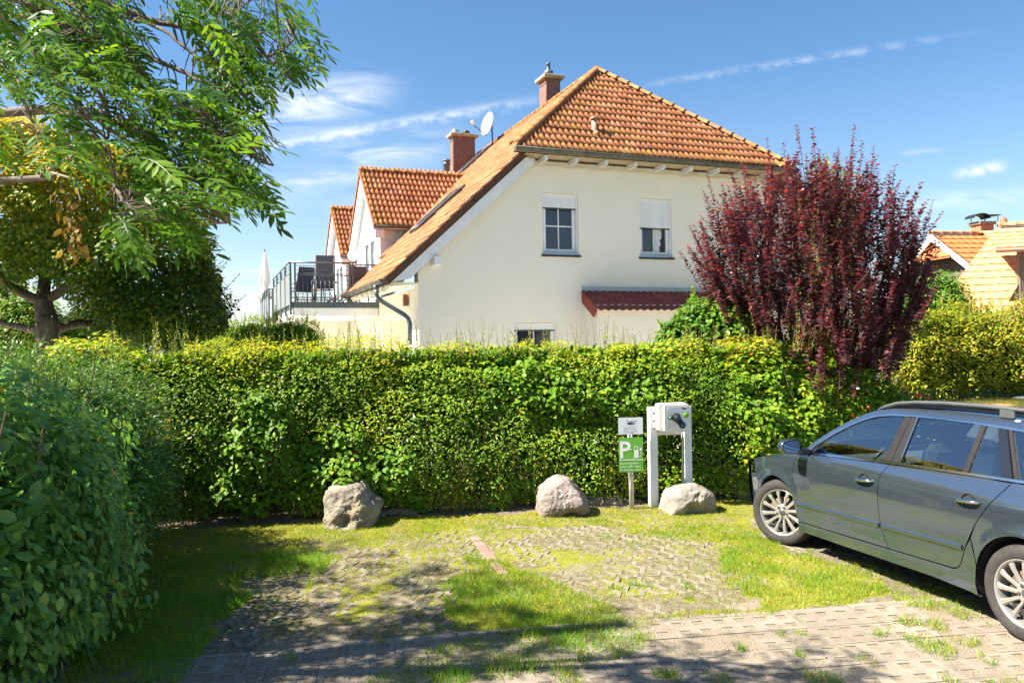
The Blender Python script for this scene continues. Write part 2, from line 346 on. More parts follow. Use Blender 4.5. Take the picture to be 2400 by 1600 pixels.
ln_.build('lane', mat('pale_lane_paving', [(0, (.38, .34, .285)), (.5, (.45, .405, .34)), (1, (.50, .455, .385))], 3, .92, coord='World', bump=.004, bscale=60, spec=.15), kind='structure')  # lane goes on unseen behind the camera, made paler to bounce light
# --- the parking place: one sheet of soil, sand and moss
def groundmat():
    m = bpy.data.materials.new('soil_and_moss'); m.use_nodes = True; nt = m.node_tree; N = nt.nodes; Lk = nt.links.new; b = N['Principled BSDF']
    pos = N.new('ShaderNodeNewGeometry').outputs['Position']
    def nz(sc, d=6, r=.65):
        n = N.new('ShaderNodeTexNoise'); n.inputs['Scale'].default_value = sc; n.inputs['Detail'].default_value = d; n.inputs['Roughness'].default_value = r; Lk(pos, n.inputs['Vector']); return n.outputs['Fac']
    def at_(nm): a = N.new('ShaderNodeAttribute'); a.attribute_name = nm; return a.outputs['Fac']
    def rng_(v, a, c): r = N.new('ShaderNodeMapRange'); r.inputs[1].default_value = a; r.inputs[2].default_value = c; Lk(v, r.inputs[0]); return r.outputs[0]
    def mix(f, a, c): x = N.new('ShaderNodeMix'); x.data_type = 'RGBA'; Lk(f, x.inputs['Factor']); Lk(a, x.inputs['A']); Lk(c, x.inputs['B']); return x.outputs['Result']
    def mth(op, a, c):
        n = N.new('ShaderNodeMath'); n.operation = op
        for i, v in enumerate((a, c)):
            if isinstance(v, float): n.inputs[i].default_value = v
            else: Lk(v, n.inputs[i])
        return n.outputs[0]
    soil = ramp(N, Lk, rng_(nz(14), .3, .7), [(0, (.09, .07, .05)), (.5, (.165, .135, .098)), (1, (.25, .21, .155))])
    sand = ramp(N, Lk, rng_(nz(70, 4), .3, .7), [(0, (.175, .143, .105)), (1, (.28, .235, .175))])
    moss = ramp(N, Lk, rng_(nz(40), .3, .7), [(0, (.09, .11, .018)), (.5, (.20, .205, .03)), (1, (.31, .28, .06))])
    c = mix(rng_(mth('ADD', at_('sand'), mth('MULTIPLY', mth('SUBTRACT', nz(25), .5), .8)), .3, .6), soil, sand)
    c = mix(rng_(mth('ADD', at_('moss'), mth('MULTIPLY', mth('SUBTRACT', nz(12), .5), 1.0)), .42, .62), c, moss)
    peb = N.new('ShaderNodeTexVoronoi'); peb.inputs['Scale'].default_value = 90; Lk(pos, peb.inputs['Vector'])
    Lk(c, b.inputs['Base Color']); b.inputs['Roughness'].default_value = .95; b.inputs['Specular IOR Level'].default_value = .1
    bp = N.new('ShaderNodeBump'); bp.inputs['Distance'].default_value = .012; Lk(mth('ADD', nz(55), mth('MULTIPLY', peb.outputs['Distance'], .5)), bp.inputs['Height']); Lk(bp.outputs[0], b.inputs['Normal'])
    return m
GX, GY = np.meshgrid(np.linspace(-6, 6.5, 300), np.linspace(2.2, 12.5, 250)); GP = np.stack([GX.ravel(), GY.ravel()], 1)
dg, hg, lg = cover(GP); sg = sandy(GP)*(1-dg*.8)
me = bpy.data.meshes.new('pavement'); nn, mm = 300, 250
rise = np.clip((GP[:, 1]-(8.9+(GP[:, 0]+3.8)*.185))/.5, 0, 1)*.05                       # a low earth bank along the hedge foot
me.from_pydata(np.column_stack([GP, gz(GP)-.001+rise]).tolist(), [], [(j*nn+i, j*nn+i+1, (j+1)*nn+i+1, (j+1)*nn+i) for j in range(mm-1) for i in range(nn-1)])
mossy = np.clip(dg*.66+(fb(GP, 2.3)-.43)*1.3, 0, 1)*(1-np.clip((GP[:, 1]-(9.0+(GP[:, 0]+3.8)*.185))/.3, 0, 1))*np.where((GP-K0)@E2 < -.02, .45, 1)
for nm, vals in (('sand', np.clip(sg+np.where((GP-K0)@E2 < 0, .75, .24), 0, 1)), ('moss', mossy)):
    a = me.attributes.new(nm, 'FLOAT', 'POINT'); a.data.foreach_set('value', vals.astype(np.float32))
me.polygons.foreach_set('use_smooth', np.ones(len(me.polygons), bool))
PAVE = put('pavement', me, None, m=groundmat(), kind='structure')
M_conc = mat('weathered_concrete', [(0, (.14, .12, .092)), (.5, (.20, .172, .135)), (1, (.26, .228, .185))], 9, .9, coord='World', spec=.2, bump=.004, bscale=120, spots=[((.12, .125, .03), 5, .56, .08), ((.30, .275, .235), 7, .66, .07)], rnd=.45)
M_conc2 = mat('sandy_concrete', [(0, (.165, .138, .108)), (.5, (.22, .186, .148)), (1, (.275, .236, .19))], 8, .9, coord='World', spec=.2, bump=.004, bscale=120, spots=[((.14, .12, .08), 6, .62, .08)], rnd=.4)
def zigzag_mesh(seed):
    r = random.Random(seed); mb = MB(); hw = .0215; top = .0; n = 4; l = .5
    for (cx, s) in ((.05, 1), (.15, -1)):
        pts = []
        for k in range(n+1): pts.append((cx+s*.027*(1 if k % 2 else -1), k*l/n))
        L = []; Rr = []
        for k, (x, y) in enumerate(pts):
            a = hw*(1.0+r.uniform(-.08, .08)); L.append((x-a, y)); Rr.append((x+a, y))
        vs = [(x, y, top) for x, y in L]+[(x, y, top) for x, y in Rr]+[(x-.006, y, -.05) for x, y in L]+[(x+.006, y, -.05) for x, y in Rr]; m = n+1; f = []
        for k in range(n): f += [(k, m+k, m+k+1, k+1), (2*m+k, k, k+1, 2*m+k+1), (m+k, 3*m+k, 3*m+k+1, m+k+1)]
        f += [(0, 2*m, 3*m, m), (n, m+n, 3*m+n, 2*m+n)]
        mb.add(vs, f)
    return mb.mesh('zigzag_paver')
ZZ = [zigzag_mesh(k) for k in range(4)]
for z in ZZ: z.materials.append(M_conc)
def grid_mesh():
    mb = MB(); w = .316; hs = []
    for i in range(2):
        for j in range(2):
            cx, cy = -w/4+i*w/2, -w/4+j*w/2; hs.append([(cx-.044, cy-.04), (cx-.04, cy-.044), (cx+.04, cy-.044), (cx+.044, cy-.04), (cx+.044, cy+.04), (cx+.04, cy+.044), (cx-.04, cy+.044), (cx-.044, cy+.04)][::2])
    o = [(-w/2, -w/2), (w/2, -w/2), (w/2, w/2), (-w/2, w/2)]
    mb.prism(o, lambda u, v, z: (u, v, z), 0, -.05, hs, back=False); return mb
gm = grid_mesh().mesh('grid_paver'); gm.materials.append(M_conc2); b = bmesh.new(); b.from_mesh(gm); bmesh.ops.recalc_face_normals(b, faces=b.faces[:]); b.to_mesh(gm); b.free()
def lay(name, me, a, b, dz=0., rz=0., tilt=.005):
    p = lot(a, b); d, _, _ = cover(np.array([p])); s = sandy(np.array([p]))
    z = gz(np.array([p]))[0]+(.0035 if b > 0 else .004)+dz-np.clip(d[0]-.45, 0, 1)*.010-s[0]*.010
    o = put(name, me, PAVE, (p[0], p[1], z), (random.gauss(0, tilt), random.gauss(0, tilt), R(9)+rz+random.gauss(0, .008))); return o
npv = 0
for j in range(7):
    for i in range(32):
        a, b = -2.32+.205*i+.10*(j % 2), .10+.503*j
        c = lot(a+.1, b+.25); dd = cover(np.array([c]))[0][0]
        if dd > 1.2 or sandy(np.array([c]))[0] > .9 or (j == 6 and c[0] < -.6) or (j == 0 and i > 20): continue
        lay('zigzag_paver', random.choice(ZZ), a, b); npv += 1
for j in range(6):
    for i in range(26):
        a, b = -3.1+.322*i+.16*(j % 2), -.17-.322*j
        c = lot(a, b)
        if c[1]*.69 < abs(c[0])-.3: continue
        lay('grid_paver', gm, a, b, rz=0)
kb = MB().box((.5, 0, -.06), (.992, .075, .12), ch=.008).mesh('kerb_stone'); kb.materials.append(M_conc2)
for i in range(8): lay('kerb_stone', kb, -1.25+i, .035, dz=.006, tilt=.004)
bk = MB().box((0, 0, -.035), (.095, .198, .08), ch=.006).mesh('red_brick'); bk.materials.append(mat('red_brick', [(0, (.20, .115, .09)), (1, (.28, .18, .145))], 12, .9, coord='World', bump=.003, bscale=150, rnd=.6))
p0, p1 = np.array([-.43, 8.45]), np.array([-.10, 7.05])
for k in range(7):
    q = p0+(p1-p0)*(k+.5)/7; put('brick', bk, PAVE, (q[0], q[1], gz(np.array([q]))[0]+.012), (random.gauss(0, .02), random.gauss(0, .02), math.atan2(p1[1]-p0[1], p1[0]-p0[0])-PI/2+random.gauss(0, .03)))
# --- grass
def grass():
    lo, hi = np.array([-4.6, 4.2]), np.array([5.2, 10.8]); n = 620000
    P = lo+rng.random((n, 2))*(hi-lo)
    P = P[(np.abs(P[:, 0]) < P[:, 1]*.70+.3)]
    d, h, l = cover(P); patch = fb(P, 3.1); keep = rng.random(len(P)) < np.clip(d*(1.9*patch-.22), 0, 1)*.85
    back = P[:, 1] > 8.98+(P[:, 0]+3.8)*.185; keep &= ~back | (rng.random(len(P)) < .05)
    stray = (rng.random(len(P)) < .030*np.clip(patch*2.4-.6, 0, 1.5)) & (P[:, 1] < 9.2); keep |= stray
    P = P[keep]; h = h[keep]; l = l[keep]; n = len(P)
    clump = fb(P+51, 5.5)
    D = np.column_stack([rng.normal(0, .5, n), rng.normal(0, .5, n), np.ones(n)]); ang = rng.random(n)*2*PI
    Nn = np.column_stack([np.cos(ang), np.sin(ang), np.full(n, .3)])
    L = h*(.28+.85*clump)*rng.uniform(.6, 1.5, n); W = rng.uniform(.003, .0058, n)
    z = gz(P)-.006
    rv = np.clip(l*.65+.22*rng.normal(size=n)+(patch[keep]-.5)*.8, 0, 1)
    me = leaf_mesh('grass', np.column_stack([P, z]), D, Nn, L, W, 'blade', rv)
    put('grass', me, None, m=leafmat('grass_blade', [(0, (.38, .34, .06)), (.25, (.33, .345, .035)), (.6, (.19, .31, .032)), (1, (.11, .31, .026))], .42, .5, .25, (1.3, 1.25, .6)), kind='stuff')
grass()
# litter: pale dead leaves and pebbles
def litter():
    n = 420; P = np.array([-4., 4.6])+rng.random((n, 2))*np.array([8.5, 5.2]); D = rdir(n); D[:, 2] *= .12; Nn = np.tile([0, 0, 1.], (n, 1))+rng.normal(0, .25, (n, 3))
    put('fallen_leaves', leaf_mesh('fallen_leaves', np.column_stack([P, gz(P)+.02]), D, Nn, rng.uniform(.012, .04, n), rng.uniform(.008, .02, n), 'hex'), None,
        m=leafmat('dry_leaf', [(0, (.42, .36, .26)), (.5, (.30, .20, .09)), (.8, (.20, .11, .05)), (1, (.40, .37, .31))], .1), kind='stuff')
litter()
# ================================================================== BOULDERS
M_gran = mat('grey_granite', [(0, (.155, .13, .10)), (.5, (.26, .222, .175)), (1, (.36, .315, .26))], 5, .9, bump=.022, bscale=16, spec=.25, detail=9, spots=[((.08, .075, .065), 60, .60, .05), ((.40, .36, .30), 34, .64, .05), ((.26, .21, .12), 3, .60, .1)])
M_pink = mat('pinkish_granite', [(0, (.15, .12, .11)), (.5, (.25, .205, .185)), (1, (.34, .29, .265))], 6, .9, bump=.014, bscale=20, spec=.25, detail=9, spots=[((.11, .10, .10), 70, .60, .05), ((.10, .09, .085), 9, .66, .05), ((.40, .26, .14), 3.5, .66, .06)])
M_pale = mat('pale_smooth_granite', [(0, (.155, .138, .117)), (.5, (.24, .215, .185)), (1, (.32, .29, .255))], 5, .85, bump=.010, bscale=18, spec=.3, detail=9, spots=[((.20, .18, .16), 50, .62, .05), ((.34, .28, .19), 3, .62, .1)])
def boulder(name, loc, planes, amp, seed, m, label, rz=0., dents=(), sub=6, p=14., **kw):
    bm = bmesh.new(); bmesh.ops.create_icosphere(bm, subdivisions=sub, radius=1); pl = [(Vector(n).normalized(), d) for n, d in planes]
    for v in bm.verts:
        d = v.co.normalized(); s = 0.
        for n, k in pl:
            q = max(d.dot(n), 0)/k
            s += q**p
        r = s**(-1/p)
        q = d*2.2+Vector((seed, -seed, seed*2)); r *= 1+amp*(mnoise.fractal(q*1.0, .8, 2.1, 5)+.35*abs(mnoise.noise(q*3.7)))
        for (c, rad, dep) in dents:
            e = (d*r-Vector(c)).length/rad
            if e < 1: r -= dep*(1-e*e)**2
        v.co = d*r
    if kw.get('sc'): bmesh.ops.scale(bm, vec=(kw['sc'],)*3, verts=bm.verts[:])
    for f in bm.faces: f.smooth = True
    me = bpy.data.meshes.new(name); bm.to_mesh(me); bm.free()
    return tag(put(name, me, None, loc, (0, 0, rz), m), label, 'boulder', kw.get('group'))
def gl(x, y): return gnd(x, y)
q = gl(815, 1238)
boulder('boulder', (q[0]+.02, q[1]+.20, .15), [((-1, .1, -.05), .345), ((1, 0, -.25), .33), ((-.12, 0, 1), .355), ((.74, -.15, .62), .295), ((-.05, -1, .30), .285), ((-.75, -.7, .1), .36), ((.5, -.8, .1), .31), ((0, 1, .2), .30), ((0, 0, -1), .28), ((-.7, -.1, .7), .43)],
        .085, 3.1, M_gran, 'large rough grey boulder sloping down to one side, with a brown hollow at its foot', dents=(((-.05, -.30, -.12), .16, .12), ((-.16, -.26, .22), .10, .03), ((.03, -.29, .10), .07, .03), ((.20, -.22, .0), .09, .02)), sc=.87)
q = gl(1318, 1210); BOULD3 = boulder('boulder', (q[0]-.0, q[1]+.18, .125), [((-1, -.1, .15), .27), ((1, 0, -.1), .33), ((-.55, -.1, .85), .265), ((.80, -.05, .62), .26), ((0, -1, .42), .27), ((.1, -.8, -.6), .24), ((0, 1, .2), .28), ((0, 0, -1), .22), ((-.4, -.9, 0), .29), ((.1, 0, 1), .30)],
        .08, 9.4, M_pink, 'pointed pinkish grey boulder with a white number 3 painted near its top', dents=(((.1, -.22, -.15), .14, .05),))
q = gl(1625, 1205); boulder('boulder', (q[0], q[1]+.18, .11), [((-1, -.15, .2), .30), ((1, 0, .1), .325), ((-.1, 0, 1), .215), ((.42, -.1, .9), .225), ((-.55, 0, .83), .275), ((0, -1, .45), .235), ((0, 1, .2), .25), ((0, 0, -1), .17), ((.6, -.8, 0), .26), ((.2, -.8, -.5), .22)],
        .07, 21.3, M_pale, 'smooth pale loaf shaped boulder lying in front of the charging station posts', sc=.94, dents=(((.0, -.24, -.08), .16, .07), ((.02, -.15, .17), .06, .03), ((.05, -.19, .10), .06, .025)), p=9)
q = gl(1750, 1166); boulder('boulder', (q[0]+.06, q[1]+.16, .14), [((-1, 0, .2), .2), ((1, 0, 0), .3), ((0, 0, 1), .17), ((0, -1, .3), .2), ((0, 1, 0), .2), ((0, 0, -1), .2), ((-.6, -.3, .7), .2)], .10, 33.3, M_gran, 'dark boulder half hidden in the hedge beside the front of the car', sub=5)
for (x, y, w, lb, sd) in ((1412, 1186, .26, 'low flat earthy stone at the hedge foot beside the boulder numbered 3', 5.), (928, 1210, .24, 'low grey stone in the shade at the hedge foot beside the large rough boulder', 8.)):
    q = gl(x, y); boulder('stone', (q[0], q[1]+.16, .03), [((-1, 0, .2), w), ((1, 0, .2), w), ((0, 0, 1), .05), ((0, -1, .6), .11), ((0, 1, .3), .2), ((0, 0, -1), .1)], .1, sd, M_gran, lb, sub=4)['category'] = 'stone'
# flat lettering turned into meshes
def text_mesh(s, size, align='LEFT', spacing=1.0, bold=0.):
    cu = bpy.data.curves.new('lettering', 'FONT'); cu.body = s; cu.size = size; cu.align_x = align; cu.space_character = spacing; cu.offset = bold; cu.resolution_u = 3; cu.fill_mode = 'FRONT'
    o = bpy.data.objects.new('lettering', cu); COL.objects.link(o); dg_ = bpy.context.evaluated_depsgraph_get(); me = bpy.data.meshes.new_from_object(o.evaluated_get(dg_)); bpy.data.objects.remove(o); return me
M_wht = mat('white_paint', [(0, (.72, .72, .71)), (1, (.80, .80, .80))], 6, .45, spec=.4)
def numeral3():
    from mathutils.bvhtree import BVHTree
    me = text_mesh('3', .115, 'CENTER'); b = bmesh.new(); b.from_mesh(me); bmesh.ops.subdivide_edges(b, edges=b.edges[:], cuts=2)
    d = BOULD3.data; t = BVHTree.FromPolygons([v.co for v in d.vertices], [p.vertices[:] for p in d.polygons])
    for v in b.verts:
        h = t.ray_cast(Vector((v.co.x-.02, -2, v.co.y+.115)), Vector((0, 1, 0)))
        if h[0] is not None: v.co = h[0]+Vector((0, -.004, .001))
    b.to_mesh(me); b.free(); put('number', me, BOULD3, m=M_wht)
numeral3()
# ================================================================== SIGN AND CHARGING STATION
M_green = mat('sign_green', [(0, (.12, .36, .035)), (1, (.15, .42, .05))], 3, .35, spec=.4)
M_signw = mat('sign_pale', [(0, (.62, .65, .70)), (1, (.70, .73, .78))], 3, .35, spec=.4)
M_galv = mat('galvanised_post', [(0, (.42, .42, .41)), (1, (.62, .61, .59))], 7, .5, metal=.2, bump=.002, spots=[((.25, .20, .14), 6, .66, .05)])
M_ink = mat('dark_ink', (.03, .04, .07), 3, .5)
M_grey = mat('grey_print', (.28, .31, .35), 3, .5)
def fish(mb, cx, cz, L, y):
    """little codfish emblem, seen from the front (x, z)"""
    o = [(-.5, .02), (-.42, .09), (-.30, .12), (-.22, .17), (-.12, .13), (-.02, .19), (.06, .12), (.14, .15), (.22, .08), (.34, .05), (.48, .13), (.45, .01), (.50, -.10), (.34, -.03), (.18, -.07), (.10, -.13), (.02, -.09), (-.12, -.14), (-.2, -.10), (-.36, -.10), (-.46, -.05)]
    P = [(cx+u*L, cz+v*L) for u, v in o]; vv, tt = cdt(P); mb.add([(u, y, v) for u, v in vv], tt)
def charger_sign():
    q = gnd(1481, 1192); rt = empty('parking_sign', (q[0], q[1], 0), R(3), 'green parking sign for electric cars under a small white notice on a thin pole', 'sign')
    pl = MB(); pl.tube([(0, 0, -.1), (-.012, 0, 1.10)], .030, 14); pl.build('pole', M_galv, rt)
    def panel(name, m, w, h, zc, th=.004, r=.006):
        mb = MB(); mb.prism(rrect(w, h, r, 2), lambda u, v, t: (u-.008, -.033+t, zc+v), 0, -th); return mb.build(name, m, rt)
    p2 = panel('notice_panel', M_signw, .30, .205, 1.017)
    p1 = panel('parking_panel', M_green, .297, .42, .667)
    f = -.0385; dz = -.268
    def flat(name, s, size, x, z, m, par, bold=0., spacing=1.):
        me = text_mesh(s, size, 'LEFT', spacing, bold); me.transform(Matrix.Translation((x, f, z+dz)) @ Matrix.Rotation(PI/2, 4, 'X')); return put(name, me, par, m=m)
    flat('lettering', 'P', .285, -.158, .90, M_wht, p1, .006)
    ic = MB()                                                        # petrol pump with plug and lead
    def fl(pts, holes=()):
        vv, tt = cdt(pts, holes); ic.add([(u, f, v+dz) for u, v in vv], tt)
    fl([(.030, .905), (.080, .905), (.080, 1.03), (.072, 1.038), (.036, 1.038), (.030, 1.03)], [[(.038, .992), (.070, .992), (.070, 1.028), (.038, 1.028)]])
    fl([(.022, .895), (.088, .895), (.088, .906), (.022, .906)])
    arc = [(.080+.002, .985)]+[(.098+.014*math.cos(a), .925+.016*math.sin(a)) for a in np.linspace(PI, 2*PI, 7)]+[(.112, .985)]
    for (a, b) in zip(arc[:-1], arc[1:]):
        d = np.array([b[0]-a[0], b[1]-a[1]]); d = d/np.linalg.norm(d); n_ = np.array([-d[1], d[0]])*.003; ic.add([(a[0]+n_[0], f, a[1]+n_[1]+dz), (a[0]-n_[0], f, a[1]-n_[1]+dz), (b[0]-n_[0], f, b[1]-n_[1]+dz), (b[0]+n_[0], f, b[1]+n_[1]+dz)], [(0, 1, 2, 3)])
    fl([(.096, 1.012), (.128, 1.012), (.128, .998), (.121, .984), (.103, .984), (.096, .998)]); fl([(.101, 1.012), (.106, 1.012), (.106, 1.034), (.101, 1.034)]); fl([(.118, 1.012), (.123, 1.012), (.123, 1.034), (.118, 1.034)])
    fl([(-.152, .868), (.136, .868), (.136, .879), (-.152, .879)]); ic.build('charging_symbol', M_wht, p1, fix=False)
    for k, s in enumerate(('Elektro-Ladestation', 'exklusiv nur für Gäste', 'der Strandoase Haus !')): flat('lettering', s, .0285, -.147, .822-.040*k, M_wht, p1, .0004)
    lo = MB(); lo.cur = 0; fish(lo, -.005, 1.315+dz, .10, f); lo.build('fish_emblem', M_ink, p2, fix=False)
    ln = MB()
    for k in range(5): w = (.17, .15, .165, .17, .14)[k]; ln.add([(-.10, f, 1.275+dz-.018*k), (-.10+w, f, 1.275+dz-.018*k), (-.10+w, f, 1.279+dz-.018*k), (-.10, f, 1.279+dz-.018*k)], [(0, 1, 2, 3)])
    ln.tube([(-.075+.013*k, f, 1.352+dz+.008*math.sin(k*2.1)+(.01 if k < 2 else 0)) for k in range(12)], .0012, 4); ln.build('small_print', M_grey, p2, fix=False)
    sc = MB()
    for z in (1.085, .95, .73, .53): sc.lathe([(0, .006), (.005, .005), (.007, 0)], 8, Matrix.Rotation(PI/2, 3, 'X'), (-.008, f+.001, z))
    sc.build('screws', M_galv, rt, kind='stuff')
charger_sign()
M_post = mat('white_coated_metal', [(0, (.66, .67, .69)), (1, (.76, .77, .78))], 4, .4, spec=.45, spots=[((.5, .48, .44), 9, .70, .05)])
M_box = mat('cream_plastic', [(0, (.66, .645, .60)), (1, (.74, .725, .68))], 4, .45, spec=.4)
M_blk = mat('black_plastic', [(0, (.012, .012, .014)), (1, (.022, .022, .025))], 8, .35, spec=.5)
def charger():
    q = gnd(1535, 1188); rt = empty('charging_station', (q[0], q[1], 0), R(10), 'cream wall box for charging electric cars mounted between two white posts', 'charging station')
    for (x, dx) in ((0., 0), (.445, 0)):
        pm = MB(); pm.box((x, .05, .565), (.10, .10, 1.33), ch=.004); po = pm.build('post', M_post, rt)
        st = MB()
        if x == 0:
            for z in (1.155, 1.06, .965): st.lathe([(0, .003), (.011, .003), (.012, 0)], 10, Matrix.Rotation(PI/2, 3, 'X'), (.005, 0, z))
            st.build('bolt_hole', M_blk, po, kind='stuff')
        else:
            st.box((x+.005, -.004, 1.075), (.034, .012, .078), ch=.004); st.build('socket_label', M_blk, po)
            s2 = MB()
            for z in (1.17, .97): s2.lathe([(0, .004), (.008, .003), (.009, 0)], 10, Matrix.Rotation(PI/2, 3, 'X'), (x, 0, z))
            s2.build('bolt', M_galv, po, kind='stuff')
    MB().box((.2225, .045, .905), (.343, .05, .05), ch=.003).build('crossbar', M_post, rt)
    MB().box((.2225, .06, 1.10), (.343, .02, .34), ch=.003).build('back_plate', M_post, rt)
    X = lambda u, v, t: (.232+u, t, 1.10+v)
    bk = MB(); bk.prism(rrect(.375, .345, .035, 5, -.012, .010), X, -.005, -.10); bk.build('rear_shell', M_box, rt)
    fr = MB(); fr.prism(rrect(.335, .335, .030, 5, .012, 0), X, -.105, -.155); fr.prism(rrect(.325, .325, .026, 5, .012, 0), X, -.155, -.160); bx = fr.build('wall_box', M_box, rt)
    gp = MB(); gp.prism(rrect(.343, .343, .034, 5, .012, 0), X, -.099, -.106); gp.build('seal', M_blk, rt)
    rs = MB(); rs.prism(rrect(.27, .052, .012, 3, .022, .115), X, -.1605, -.163, [rrect(.255, .04, .008, 3, .022, .115)]); rs.build('display_frame', M_wht, bx)
    d2 = MB(); d2.prism(rrect(.252, .038, .008, 3, .022, .115), X, -.1602, -.1612); d2.build('display', M_signw, bx)
    fi = MB(); fish(fi, .232+.105, 1.10+.117, .075, -.1625); fi.build('fish_emblem', M_ink, bx, fix=False)
    lv = MB(); lv.cur = 0                                            # black locking lever: a bar with three round bosses
    pts = [(-.085, .008), (.0, .010), (.075, -.085)]; rr_ = (.024, .052, .040)
    for (u, v), r_ in zip(pts, rr_): lv.prism([(u+r_*math.cos(a), v+r_*math.sin(a)) for a in np.linspace(0, 2*PI, 22)[:-1]], X, -.160, -.176-.002*(r_ > .05))
    def bar(a, b, w0, w1):
        d = np.array(b)-np.array(a); d /= np.linalg.norm(d); n_ = np.array([-d[1], d[0]]); lv.prism([tuple(np.array(a)+n_*w0), tuple(np.array(a)-n_*w0), tuple(np.array(b)-n_*w1), tuple(np.array(b)+n_*w1)], X, -.160, -.174)
    bar(pts[0], pts[1], .016, .030); bar(pts[1], pts[2], .040, .034); lv.build('locking_lever', M_blk, bx)
    kn = MB(); kn.lathe([(0, .006), (.032, .005), (.036, 0)], 24, Matrix.Rotation(PI/2, 3, 'X'), X(.0, .012, -.178)); kn.build('key_cap', mat('dark_grey_plastic', (.07, .07, .072), 4, .4), bx)
    tg = MB(); tg.lathe([(0, .003), (.016, .003), (.018, 0)], 20, Matrix.Rotation(PI/2, 3, 'X'), X(-.085, .008, -.176)); tg.build('green_button', mat('mint_plastic', (.10, .42, .26), 4, .3), bx)
    bl = MB(); bl.lathe([(0, .003), (.022, .003), (.024, 0)], 20, Matrix.Rotation(PI/2, 3, 'X'), X(.075, -.085, -.176)); bl.build('blue_button', mat('steel_blue_plastic', (.05, .10, .16), 4, .3), bx)
    gr = MB(); gr.lathe([(0, .002), (.037, .002), (.038, 0)], 26, Matrix.Rotation(PI/2, 3, 'X'), X(.125, .038, -.160)); gr.build('round_sticker', M_green, bx)
    ln = MB()
    for k in range(5): ln.add([X(-.115, -.055-.013*k, -.1604), X(-.015-.008*(k % 2), -.055-.013*k, -.1604), X(-.015-.008*(k % 2), -.052-.013*k, -.1604), X(-.115, -.052-.013*k, -.1604)], [(0, 1, 2, 3)])
    ln.build('small_print', M_grey, bx, fix=False)
charger()
# ================================================================== MAIN HOUSE (own frame: x along the gable, y into the depth)
YAW = R(20.66); HP = at(1313, 525, 18.7)
HOUSE = empty('house', (HP[0], HP[1], 0), YAW, 'cream rendered house with lichen spotted red tile roof, two white dormers and steel balconies', 'house')
def hp(s, t, z): return (HP[0]+s*math.cos(YAW)-t*math.sin(YAW), HP[1]+s*math.sin(YAW)+t*math.cos(YAW), z)
M_rend = mat('cream_render', [(0, (.775, .735, .63)), (.5, (.80, .76, .655)), (1, (.815, .775, .675))], 1.3, .9, spec=.15, bump=.003, bscale=220)
M_pvc = mat('white_plastic', [(0, (.76, .77, .78)), (1, (.82, .83, .84))], 5, .35, spec=.45)
M_wood = mat('white_painted_wood', [(0, (.70, .71, .73)), (1, (.78, .79, .80))], 6, .5, spec=.35, bump=.002, bscale=60)
M_pane = glassmat('window_glass', (.018, .025, .038), .015)
M_sill = mat('dark_stone_sill', (.02, .02, .025), 8, .5)
M_zinc = mat('weathered_zinc', [(0, (.06, .062, .055)), (.5, (.095, .095, .085)), (1, (.14, .135, .12))], 4, .55, metal=.35, spec=.5, spots=[((.10, .09, .06), 6, .64, .08)])
M_anth = mat('anthracite_metal', [(0, (.075, .095, .11)), (1, (.10, .125, .145))], 5, .5, metal=.3)
M_tile = mat('clay_roof_tile', [(0, (.185, .066, .032)), (.35, (.295, .107, .044)), (.7, (.38, .152, .068)), (1, (.44, .21, .115))], 3, .8, coord='World', spec=.25, bump=.004, bscale=90, rnd=.52, detail=7,
             spots=[((.42, .31, .21), 5, .68, .07), ((.15, .085, .05), 3.3, .67, .08), ((.48, .27, .025), 4.2, .70, .05)])
M_lich = mat('lichen_clay_tile', [(0, (.22, .085, .034)), (.5, (.32, .133, .05)), (1, (.40, .20, .095))], 3, .85, coord='World', spec=.2, bump=.006, bscale=70, rnd=.35, detail=7,
             spots=[((.36, .31, .23), 9, .63, .06), ((.40, .25, .03), 6, .605, .07), ((.10, .075, .035), 5, .66, .06)])
M_dark = mat('brown_verge_tile', [(0, (.075, .036, .022)), (1, (.15, .07, .04))], 5, .8, coord='World', bump=.004, bscale=80, rnd=.4, spots=[((.45, .38, .24), 16, .69, .03), ((.40, .22, .03), 8, .71, .03)])
M_tan = mat('tan_boarding', [(0, (.36, .29, .175)), (1, (.46, .38, .245))], 5, .8, aniso=(1, 8, 8))
M_slate = mat('brown_slate_shingle', [(0, (.16, .085, .066)), (1, (.235, .13, .10))], 8, .7, rnd=.7, bump=.002, bscale=60)
M_deck = mat('roof_underlay', (.03, .02, .015), 5, .9)
gable = lambda u, v, w: (u, w, v)                                    # drawing on the gable wall: w = depth
